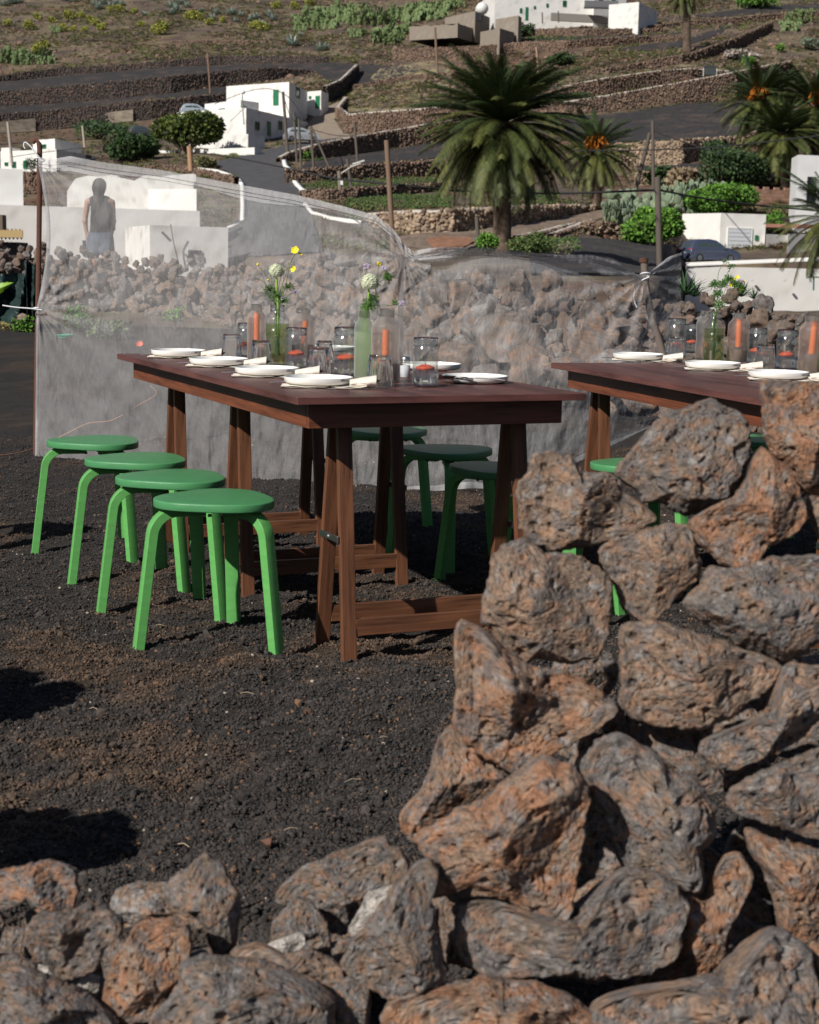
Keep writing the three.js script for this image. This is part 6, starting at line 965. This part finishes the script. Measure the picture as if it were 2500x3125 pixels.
palm('grey green drooping palm standing in front of the windswept one', [2395, 575], [2385, 405], 135, 1.42, 140, { seed: 7, low: -0.85, trunk: 0.34 });
palm('palm with an orange fruit stalk cut by the right edge of the view', [2490, 560], [2492, 320], 137, 1.45, 130, { seed: 8, low: -0.8, fruit: 1, fruitAz: 2.2, trunk: 0.36 });
palm('nearest palm, only its hanging left fronds showing in front of the white wall', [2600, 960], [2545, 660], 50, 0.72, 80, { seed: 9, low: -0.9, trunk: 0.3 });
palm('lone palm at the top of the hill beside its dark shadow', [2097, 150], [2096, -30], 222, 1.15, 70, { seed: 10, low: -0.9, dead: 10, trunk: 0.5 });
// ---------------------------------------------------------------- trees, bushes and hillside plants
function tree(name, label, cat, base, crown, z, w, h, n, leaf, col, s, limbs = 7) {
  const g = thing(name, label, cat), b = at(base[0], base[1], z), c = at(crown[0], crown[1], z).sub(b); g.position.copy(b); seed(s); const l = [tube([[0, -0.3, 0], [0, c.y * 0.3, 0], [c.x * 0.3, c.y * 0.5, 0]], w * 0.05, 10, 8)];
  for (let k = 0; k < limbs; k++) { const a = k / limbs * 6.28 + rr(-0.2, 0.2), q = rr(0.2, 0.36) * w; l.push(tube([[0, c.y * 0.22, 0], [Math.cos(a) * q * 0.5 + c.x * 0.5, c.y * 0.6, Math.sin(a) * q * 0.5], [Math.cos(a) * q + c.x, c.y, Math.sin(a) * q]], w * 0.02, 10, 6)); }
  part(g, 'trunk', join(l), mat([0.16, 0.13, 0.1], 0.95)); const f = part(g, 'crown', foliage(n, [w / 2, h / 2, w / 2], leaf, col, s, 0.4, 12), leafTint); f.position.copy(c); return g;
}
tree('dragon_tree', 'umbrella shaped dark green dragon tree before the two storey house', 'tree', [562, 486], [570, 404], 166, 7.4, 4.0, 9000, 0.36, [[0.02, 0.045, 0.006], [0.1, 0.13, 0.012]], 31);
tree('round_tree', 'dense round green tree left of the dragon tree', 'tree', [400, 505], [412, 460], 160, 4.6, 3.2, 6000, 0.3, [[0.015, 0.045, 0.008], [0.035, 0.075, 0.012]], 32, 5); tree('round_tree', 'darker loose bush leaning on the left of the round tree', 'tree', [345, 500], [350, 455], 162, 2.4, 3.0, 2600, 0.26, [[0.05, 0.055, 0.025], [0.075, 0.08, 0.035]], 33, 5);
const B = (n, l, c, px, py, z, w, h, ...q) => { const d = z > 70 ? D(px, py) - 0.5 : z; return bush(n, l, c, px, py, d, w * d / z, h * d / z, ...q); }, PX = (px, z) => px * z / FOCAL;
B('bush', 'row of green garden plants behind the low far left house', 'bush', 330, 420, 178, 9, 1.6, 2600, 0.3, [[0.035, 0.075, 0.025], [0.06, 0.11, 0.04]], 41); B('bush', 'small dark bush beside the door of the low far left house', 'bush', 100, 528, 100, 1.0, 1.0, 700, 0.12, DGRN, 42);
B('bush', 'big dark green tree like bush above the reddish block wall', 'bush', 2205, 585, 132, 6.6, 4.2, 9000, 0.24, DGRN, 43); B('bush', 'dark bush joining the palms on the right', 'bush', 2100, 580, 136, 2.2, 1.6, 900, 0.25, GREYG, 44);
B('bush', 'bright green vines sprawling behind the garage', 'bush', 2185, 668, 124, 6.2, 2.6, 7000, 0.22, GRN, 45); B('bush', 'bright green bush left of the garage wall', 'bush', 1990, 748, 92, 3.4, 2.1, 7000, 0.2, GRN, 46); B('bush', 'small green bush behind the right end of the garage', 'bush', 2352, 710, 122, 1.6, 1.6, 900, 0.2, GRN, 48);
B('bush', 'leafy green vine at the foot of the large palm, on its left', 'bush', 1490, 775, 57, 0.9, 0.75, 900, 0.09, GRN, 49); B('bush', 'leafy green vines at the foot of the large palm, on its right', 'bush', 1620, 778, 57, 1.7, 0.8, 2200, 0.09, [[0.06, 0.1, 0.025], [0.11, 0.16, 0.04]], 50); B('bush', 'dry grey green shrub beyond the vines by the large palm', 'bush', 1715, 782, 58, 0.9, 0.5, 900, 0.05, [[0.16, 0.16, 0.1], [0.22, 0.2, 0.13]], 51);
B('bush', 'dry brushwood heap at the foot of the medium palm', 'bush', 1820, 715, 100, 2.4, 0.7, 1500, 0.25, [[0.2, 0.14, 0.1], [0.27, 0.2, 0.14]], 52); B('bush', 'spiky dark tuft and dry reeds behind the crossed poles', 'bush', 2010, 560, 138, 2.6, 1.2, 900, 0.5, DGRN, 53); B('bush', 'stand of dry brown reeds beside the dark bush', 'bush', 2085, 590, 137, 2.2, 2.0, 900, 0.5, [[0.2, 0.15, 0.09], [0.26, 0.19, 0.12]], 54);
B('bush', 'dark green shrub on the terrace under the hilltop outbuilding', 'bush', 1596, 112, 233, 3.6, 2.0, 1200, 0.3, DGRN, 55); B('bush', 'low dark shrub on the dry meadow right of the big palm crown', 'bush', 1712, 196, 214, 3.8, 1.3, 1200, 0.3, DGRN, 56); B('bush', 'bright green hedge along the top edge of the hill road', 'bush', 2325, 22, 268, 9, 1.6, 2500, 0.35, GRN, 57);
B('bush', 'round grey green shrub by the dry branches at the upper right', 'bush', 2285, 200, 206, 1.6, 1.0, 500, 0.25, GRN, 58); B('bush', 'grey green shrub highest at the right edge', 'bush', 2470, 150, 226, 2.8, 1.6, 900, 0.25, GREYG, 59); B('bush', 'small green shrub above the white capped wall', 'bush', 2382, 158, 222, 1.4, 1.0, 500, 0.2, GRN, 60); B('bush', 'heap of bare grey branches near the wheelie bin', 'bush', 2275, 180, 205, 5, 0.8, 900, 0.5, [[0.3, 0.25, 0.22], [0.36, 0.31, 0.27]], 61);
B('bush', 'green clump inside the bend of the road', 'bush', 935, 485, 163, 1.8, 0.8, 700, 0.15, GRN, 62); B('leafy_plant', 'small green plant on the terrace below the road', 'plant', 983, 552, 140, 0.6, 0.6, 250, 0.12, GRN, 63); B('bush', 'dry tawny bush at the roadside by the orange topped stake', 'bush', 625, 510, 152, 2.6, 0.9, 900, 0.2, OLV, 64);
// spiky yuccas and grasses by the stone wall on the right
function spikes(n, len, w, col, s, up = 0.7) { seed(s); const pos = [], cl = []; for (let i = 0; i < n; i++) { const a = i * 2.4 + rr(-0.2, 0.2), e = lerp(1.35, 0.15, Math.pow(i / n, up)), L = len * rr(0.8, 1.1), d = V(Math.cos(a) * Math.cos(e), Math.sin(e), Math.sin(a) * Math.cos(e)), sd = V(-Math.sin(a), 0, Math.cos(a)), m = d.clone().multiplyScalar(L * 0.5).add(V(0, L * 0.06, 0)), t = d.clone().multiplyScalar(L).add(V(0, -L * 0.05 * Math.cos(e), 0)), k = rr(0, 1), W = w * L, T = V(0, W * 0.5, 0); const A = sd.clone().multiplyScalar(W * 0.6), Bm = sd.clone().multiplyScalar(W); const o = V(0, 0, 0);
  for (const q of [[o.clone().add(A), o.clone().sub(T), m.clone().add(Bm)], [o.clone().sub(T), m.clone().sub(T), m.clone().add(Bm)], [o.clone().sub(T), o.clone().sub(A), m.clone().sub(Bm)], [o.clone().sub(T), m.clone().sub(Bm), m.clone().sub(T)], [m.clone().add(Bm), m.clone().sub(T), t], [m.clone().sub(T), m.clone().sub(Bm), t]]) for (const v of q) { pos.push(v.x, v.y, v.z); cl.push(...mix3(col[0], col[1], k)); } }
  const g = new THREE.BufferGeometry(); g.setAttribute('position', new THREE.Float32BufferAttribute(pos, 3)); g.setAttribute('color', new THREE.Float32BufferAttribute(cl, 3)); g.computeVertexNormals(); return g; }
const spikeMat = tint(0.6), agaveG = [0, 1, 2].map((k) => spikes(34, 1, 0.085, [[0.2, 0.26, 0.22], [0.34, 0.4, 0.34]], 70 + k)), yuccaG = spikes(30, 1, 0.045, [[0.03, 0.08, 0.03], [0.06, 0.13, 0.05]], 80);
for (const [px, py, z, s, l] of [[2092, 900, 13, 0.22, 'spiky green yucca poking over the stone wall beside the net'], [2118, 905, 13.4, 0.17, 'second spiky green yucca against the white wall'], [2262, 905, 12.6, 0.15, 'thin spiky grass behind the yellow flowers on the stone wall'], [2300, 912, 12.5, 0.1, 'small spiky tuft on top of the stone wall']]) { const g = thing('yucca', l, 'plant'); g.position.copy(at(px, py, z)); part(g, 'leaves', yuccaG, spikeMat); g.scale.setScalar(s); }
let agave0 = null; seed(501);
const hillPlant = (name, label, cat, group, make, list) => { let first = null; for (const [px, py, s] of list) { const p = G(px, py, -0.1); let o; if (!first) { o = first = thing(name, label, cat, [0, 0, 0], 0, group); make(o); } else o = copyOf(first, null, rr(0, 6.3), label, group); o.position.copy(p); o.rotation.y = rr(0, 6.3); o.scale.setScalar(s); } };
const onHill = (f, s) => s.trim().split(/\s+/).map((q) => { const [x, y, z] = q.split(',').map(Number); const [a, b] = f([x, y]); return [a, b, z]; });
hillPlant('agave', 'large solitary blue grey agave on the slope above the white house', 'agave', null, (o) => part(o, 'leaves', agaveG[0], spikeMat), [[893, 140, 2.3]]);
hillPlant('agave', 'blue grey agave growing on the upper hillside', 'agave', 'blue grey agaves on the upper hillside', (o) => part(o, 'leaves', agaveG[1], spikeMat), onHill(Z1, '520,48,2 500,30,1.8 545,22,1.8 580,40,1.6 610,28,1.8 640,30,1.5 900,40,2 930,62,2.1 905,75,1.7 950,20,2 985,40,1.6 1060,62,1.2 1115,105,1.6 1140,75,1.6 1205,80,1.7 1230,70,1.5 1265,85,1.4 1320,110,1.6 1345,98,1.6 1420,90,1.9 1435,110,1.7 1370,135,1.5 1685,268,1.8 1715,262,1.5 60,20,2 20,30,1.8 100,15,1.8 350,5,1.8 380,12,1.6 760,80,1.2 1240,115,1.3 1400,140,1.4 1580,190,1.2'));
const padGeo = (s) => { seed(s); const l = []; const pad = (p, d, n, r, dep) => { const q = new THREE.SphereGeometry(1, 9, 7); q.scale(r * 0.8, r, r * 0.16); q.applyQuaternion(new THREE.Quaternion().setFromRotationMatrix(M4().makeBasis(n.clone().cross(d).normalize(), d, n))); q.translate(p.x + d.x * r, p.y + d.y * r, p.z + d.z * r); l.push(q); if (dep > 0) for (let k = 0; k < 2; k++) { const nd = d.clone().add(V(rr(-0.9, 0.9), rr(-0.1, 0.5), rr(-0.9, 0.9))).normalize(), nn = V(rr(-1, 1), rr(-0.3, 0.3), rr(-1, 1)); nn.addScaledVector(nd, -nn.dot(nd)).normalize(); pad(V(p.x + d.x * r * 1.85, p.y + d.y * r * 1.85, p.z + d.z * r * 1.85), nd, nn, r * 0.9, dep - 1); } }; for (let k = 0; k < 9; k++) pad(V(rr(-0.9, 0.9), -0.1, rr(-0.7, 0.7)), V(rr(-0.3, 0.3), 1, rr(-0.3, 0.3)).normalize(), V(rr(-1, 1), 0, rr(0.2, 1)).normalize(), rr(0.17, 0.24), 2); const g = join(l); return paint(g, (x, y, z, i) => mul3(mix3([0.09, 0.145, 0.05], [0.17, 0.22, 0.085], 0.5 + 0.5 * noise(x * 2, y * 2, z * 2)), 1)); };
const padG = padGeo(91), padG2 = padGeo(92); const cactusMat = tint(0.7);
hillPlant('prickly_pear', 'clump of prickly pear cactus on the hillside', 'cactus', 'prickly pear clumps on the hillside', (o) => part(o, 'pads', padG, cactusMat), [...onHill(Z1, '30,330,2 80,320,2.2 110,340,2 215,325,2.2 240,335,1.6 150,325,1.6 300,170,1.4 1640,110,1.8 1690,130,2 1600,130,1.7 1700,90,2.2 1580,160,1.4'), ...onHill(Z2, '260,100,2.2 300,120,2 330,95,2.4 390,110,2.2 420,80,2.4 450,110,2.2 480,130,1.8 520,90,2.2 550,110,2 580,125,2.4 610,110,2.2 640,130,2.2 680,125,2 560,60,1.6 700,90,2 780,90,2.4 810,80,2.2 840,100,2.4 870,90,2.4 900,70,2.2 920,100,2 960,60,1.8 820,110,2.2 760,110,2 650,215,2.4 680,200,2.2 720,190,2.2 620,225,2 660,240,1.8 700,220,2 740,170,1.8 500,195,1.6 540,185,1.4 290,150,1.6 370,150,1.6 1020,40,1.6 980,45,1.6 240,130,1.8 200,115,1.6')]);
hillPlant('prickly_pear', 'prickly pear cactus on the upper right slope', 'cactus', 'prickly pears on the upper right slope', (o) => part(o, 'pads', padG2, cactusMat), onHill(ZR, '1610,120,2.2 1640,115,2 1585,130,1.6 1575,160,1.6 1400,38,2 1340,40,1.6'));
hillPlant('prickly_pear', 'grey green prickly pear thicket beside the dirt track', 'cactus', 'grey green prickly pears by the dirt track', (o) => { const g = padGeo(93); paint(g, (x, y, z) => mul3(mix3([0.14, 0.19, 0.12], [0.22, 0.27, 0.17], 0.5 + 0.5 * noise(x * 2, y * 2, z * 2)), 1)); part(o, 'pads', g, cactusMat); }, onHill(ZR, '720,1190,1.8 760,1160,2 700,1165,1.6 780,1200,1.5 980,1110,1.8 1040,1090,1.8 1090,1070,1.8 1130,1050,1.7 960,1070,1.6 1010,1060,1.6 740,1120,1.7'));
const domeG = foliage(520, [0.5, 0.42, 0.5], 0.12, YEL, 95, 0.3, 4);
hillPlant('spurge_shrub', 'rounded yellow green spurge shrub on the hillside', 'shrub', 'yellow green spurge shrubs on the hillside', (o) => { const f = part(o, 'foliage', domeG, leafTint); f.position.y = 0.3; }, onHill(Z1, '165,158,2.6 370,100,2.4 530,160,2 850,182,3.2 480,115,1.8 640,65,2.2 1030,105,2.6 280,120,1.8 420,95,1.8 500,135,1.7 590,60,1.8 990,100,2.2 1560,50,2.2 1640,30,2.4 35,135,1.8 230,270,2.6 205,285,2.2 1330,150,2 1380,160,2.4 1450,45,2 1100,130,1.8 700,70,1.6 740,140,1.6 440,168,1.6 380,165,1.6 320,165,2.2 1180,120,1.6 200,100,1.8'));
{ // low scrub and dry grass over the whole slope, too many to count
  const scr = thing('hill_scrub', 'dry grass and low grey brown scrub covering the hillside', 'scrub', [0, 0, 0], 0, null, 'stuff'), tufts = [spikes(16, 1, 0.05, [[1, 1, 1], [1, 1, 1]], 96, 0.5), spikes(22, 1, 0.04, [[1, 1, 1], [1, 1, 1]], 97, 0.4)]; const blob = foliage(70, [0.6, 0.35, 0.6], 0.22, [[1, 1, 1], [1, 1, 1]], 98, 0.3, 3);
  const tm = tint(0.95); seed(777); const L = [[], [], []], C = [[], [], []];
  const inside = (px, py) => bare.some((q) => { let c = false; for (let i = 0, j = q.length - 1; i < q.length; j = i++) if ((q[i][1] > py) !== (q[j][1] > py) && px < (q[j][0] - q[i][0]) * (py - q[i][1]) / (q[j][1] - q[i][1]) + q[i][0]) c = !c; return c; });
  for (let i = 0; i < 90000; i++) {
    const px = rr(-250, 2750), py = rnd() < 0.62 ? rr(-60, 330) : rr(250, 760), p = G(px, py), a = fbm(p.x * 0.05, p.z * 0.05, 11, 3), dens = smooth(-0.35, 0.25, a) * (py < 330 ? 1 : 0.5); if (rnd() > dens || inside(px, py)) continue;
    const upl = py < 240 - (px > 1200 ? 60 : 0) || rnd() < 0.3; const k = rnd() < (upl ? 0.55 : 0.25) ? 2 : rnd() < 0.5 ? 0 : 1, s = (k === 2 ? rr(0.35, 0.95) : rr(0.25, 0.6)); p.y -= 0.08;
    L[k].push(trs(p, spin(0, rr(0, 6), 0), V(s, s * rr(0.6, 1.1), s))); const t = rnd(), green = smooth(0, 0.3, fbm(p.x * 0.03 + 5, p.z * 0.03, 3, 2)); C[k].push(mul3(k === 2 ? (t < 0.5 + 0.35 * green ? mix3([0.085, 0.1, 0.04], [0.15, 0.165, 0.045], rnd()) : t < 0.7 ? [0.1, 0.078, 0.058] : t < 0.85 ? [0.06, 0.055, 0.035] : [0.15, 0.085, 0.055]) : mix3([0.22, 0.17, 0.09], [0.18, 0.155, 0.075], rnd()), rr(0.65, 1.2)));
  }
  instances(scr, 'grass_tuft', tufts[0], tm, L[0], C[0]); instances(scr, 'grass_tuft', tufts[1], tm, L[1], C[1]); instances(scr, 'scrub_tuft', blob, tm, L[2], C[2]);
  const grn = thing('plot_greens', 'low green crops and weeds in the small plots between the terraces', 'plants', [0, 0, 0], 0, null, 'stuff'), gl = [], gc = [];
  for (const [x0, x1, y0, y1, n] of [[1060, 1370, 596, 634, 900], [900, 990, 466, 490, 200], [930, 1360, 542, 576, 400], [235, 420, 372, 420, 500], [1560, 1700, 585, 622, 300], [1640, 1760, 730, 770, 120], [1550, 1900, 112, 122, 160]]) for (let i = 0; i < n; i++) { const p = G(rr(x0, x1), rr(y0, y1)), s = rr(0.2, 0.5); gl.push(trs(p, spin(0, rr(0, 6), 0), V(s, s, s))); gc.push(mul3(mix3([0.05, 0.11, 0.03], [0.12, 0.15, 0.05], rnd()), rr(0.7, 1.2))); }
  instances(grn, 'green_tuft', blob, tm, gl, gc);
  const rub = thing('loose_rubble', 'loose lava stones scattered over the upper slopes', 'stones', [0, 0, 0], 0, null, 'stuff'), rl = [], rc = []; for (let i = 0; i < 9000; i++) { const px = rr(-250, 2750), py = rr(-60, 330), p = G(px, py), s = inside(px, py) ? 0.03 : rr(0.06, 0.3) * (rnd() < 0.06 ? 1.9 : 1); rl.push(trs(p, spin(rr(0, 6), rr(0, 6), 0), V(s, s * 0.7, s))); rc.push(mul3(mix3([0.2, 0.125, 0.09], [0.12, 0.09, 0.075], rnd()), rr(0.7, 1.3))); } instances(rub, 'stone', farRocks[0], farStone, rl, rc);
  const rock = thing('rock_heap', 'heap of loose brown stones at the edge of the black gravel by the green bush', 'stones', [0, 0, 0], 0); seed(12); for (let k = 0; k < 26; k++) { const m = part(rock, 'stone', wallGeos[k % 16], rockMat); m.position.copy(at(rr(1858, 1912), rr(712, 738), 92 + rr(-1, 1))); m.scale.setScalar(rr(0.14, 0.34)); m.rotation.set(k, k * 2, 0); }
}
// ---------------------------------------------------------------- poles and wires
const poleM = mat([0.2, 0.13, 0.09], 0.9), poleG = mat([0.11, 0.09, 0.075], 0.9);
function pole(label, top, bot, z, r, m = poleM, z2, cat = 'pole') { const g = thing('utility_pole', label, cat); const a = at(...bot, z2 ?? z), b = at(...top, z); part(g, 'pole', tube([a, a.clone().lerp(b, 0.5), b], r, 8, 10), m); return g; }
pole('tall brown wooden pole standing behind the right slope of the net', [1180, 428], [1202, 790], 62, 0.1).name; pole('grey wooden pole right of the net, in front of the garage', [2007, 540], [2013, 810], 62, 0.12, poleG); pole('thin dark metal pole of the crossed pair behind the medium palm', [1992, 368], [1995, 640], 118, 0.13, poleG); pole('slanting pole leaning against the upright one behind the medium palm', [1984, 405], [1932, 612], 118, 0.15, poleG, 119);
pole('dark pole at the corner of the two storey house', [864, 280], [880, 490], 158, 0.15, poleG); pole('second thin pole at the roadside by the silver car', [897, 342], [907, 505], 152, 0.11, poleG); pole('third thin pole at the roadside, nearer the net', [912, 362], [922, 560], 148, 0.11, poleG); pole('fourth thin pole by the road with a leaning stay', [949, 385], [963, 592], 144, 0.12, poleG); pole('slanting stay of the roadside poles', [950, 385], [1038, 588], 144, 0.09, poleG, 143); pole('dark pole standing on the terraces left of the big palm', [1082, 372], [1100, 608], 140, 0.12, poleG); pole('thin pole on the terraces beside the street lamp', [1060, 485], [1078, 620], 132, 0.13, poleG);
pole('slim pole on the upper slope left of the big palm crown', [1328, 84], [1336, 230], 218, 0.16, poleM); pole('thin pole standing on the dark terraces at the upper left', [634, 162], [642, 284], 222, 0.14, poleM); pole('pale pole behind the low far left house', [24, 372], [38, 505], 155, 0.13, mat([0.4, 0.35, 0.3], 0.9)); pole('pale stake rising from the roof of the low far left house', [252, 384], [259, 452], 158, 0.1, mat([0.45, 0.38, 0.32], 0.9)); pole('orange topped wooden stake by the road above the net', [578, 446], [583, 522], 128, 0.2, mat([0.4, 0.24, 0.14], 0.9)); pole('thin stake at the edge of the dirt track left of the palm', [1455, 662], [1460, 755], 70, 0.09, poleG); pole('pinkish stake on the meadow beside the big palm crown', [1637, 144], [1644, 232], 212, 0.12, mat([0.4, 0.25, 0.18], 0.9)); pole('thin stake by the porch of the hilltop house', [1655, 38], [1656, 72], 244, 0.1, poleG); pole('second thin stake by the hilltop house', [1704, 34], [1705, 68], 244, 0.1, poleG); pole('short stake on the terraces at the roadside', [971, 562], [974, 600], 140, 0.08, poleM);
{ const g = pole('grey street lamp post with two slanting pale lamp arms, behind the net', [1035, 522], [1042, 640], 126, 0.16, mat([0.2, 0.17, 0.14], 0.9), undefined, 'street lamp'); g.name = numbered('street_lamp'); const t = at(1040, 530, 126); part(g, 'lamp_arm', tube([t, at(1075, 508, 125.8), at(1108, 490, 125.5)], 0.06, 8, 6), mat([0.5, 0.48, 0.42], 0.7)); part(g, 'lamp_head', rbox(1.0, 0.14, 0.3, 0.06).rotateZ(0.3).applyMatrix4(M4().setPosition(at(1095, 496, 125.4))), mat([0.55, 0.53, 0.48], 0.6)); part(g, 'lamp_head', rbox(0.9, 0.14, 0.3, 0.06).rotateZ(0.35).applyMatrix4(M4().setPosition(at(1085, 505, 125.4))), mat([0.45, 0.44, 0.4], 0.6)); part(g, 'meter_box', box(0.2, 0.4, 0.15).applyMatrix4(M4().setPosition(at(1043, 556, 125.7))), FRAMEW); }
const wireM = mat([0.02, 0.02, 0.022], 0.8);
function wire(label, pts, r) { single('overhead_wire', label, 'wire', tube(pts.map(([x, y, z]) => at(x, y, z)), r, 60, 5), wireM); }
wire('thick black cable sagging from the dragon tree across to the palms', [[600, 466, 130], [720, 482, 120], [870, 512, 108], [1000, 540, 96], [1190, 562, 62.5], [1400, 582, 64], [1700, 590, 70], [2010, 580, 62.3]], 0.05); wire('black cable running right from the grey pole towards the palm fronds', [[2010, 580, 62.2], [2150, 606, 66], [2300, 625, 72], [2520, 646, 80]], 0.04);
wire('thin wire crossing between the medium palm and the right hand palms', [[1750, 460, 110], [1960, 458, 108], [2200, 447, 100], [2540, 410, 92]], 0.045); wire('thin wire from the crossed poles down to the right', [[1994, 400, 118], [2060, 424, 114], [2200, 470, 108]], 0.04); wire('thin wire strung from the house corner along the roadside poles', [[655, 318, 180], [740, 284, 178], [866, 286, 158], [950, 392, 144]], 0.035); wire('thin wire in front of the silver car', [[866, 300, 158], [910, 378, 150], [1000, 408, 148], [1085, 416, 140]], 0.035); wire('thin wire above the low far left house', [[30, 480, 155], [140, 464, 155], [300, 448, 155], [380, 452, 155]], 0.03);
// ---------------------------------------------------------------- outside the frame, to the left: what throws the shadows over the grit
{ const w = thing('dry_stone_wall', 'return of the broken stone wall, outside the frame', 'stone wall'); seed(31); for (const [cx, cz, R, H] of [[-2.02, 3.08, 0.55, 0.95], [-2.1, 3.6, 0.5, 0.8], [-1.85, 2.75, 0.3, 0.75], [-1.36, 2.34, 0.34, 0.64], [-2.05, 4.0, 0.3, 0.3]]) for (let k = 0; k < 44; k++) { const h = rnd() * H, q = R * (1 - 0.65 * h / H) * Math.sqrt(rnd()), a = rr(0, 6.3), m = part(w, 'stone', wallGeos[k % 16], rockMat); m.position.set(cx + Math.cos(a) * q, h, -cz + Math.sin(a) * q); m.scale.setScalar(rr(0.1, 0.17)); m.rotation.set(k, 2 * k, 0); } copyOf(stool0, [-1.92, 0, -6.25], 0.4, 'green stool standing outside the frame beside the farthest of the row'); }
renderer.render(scene, camera);
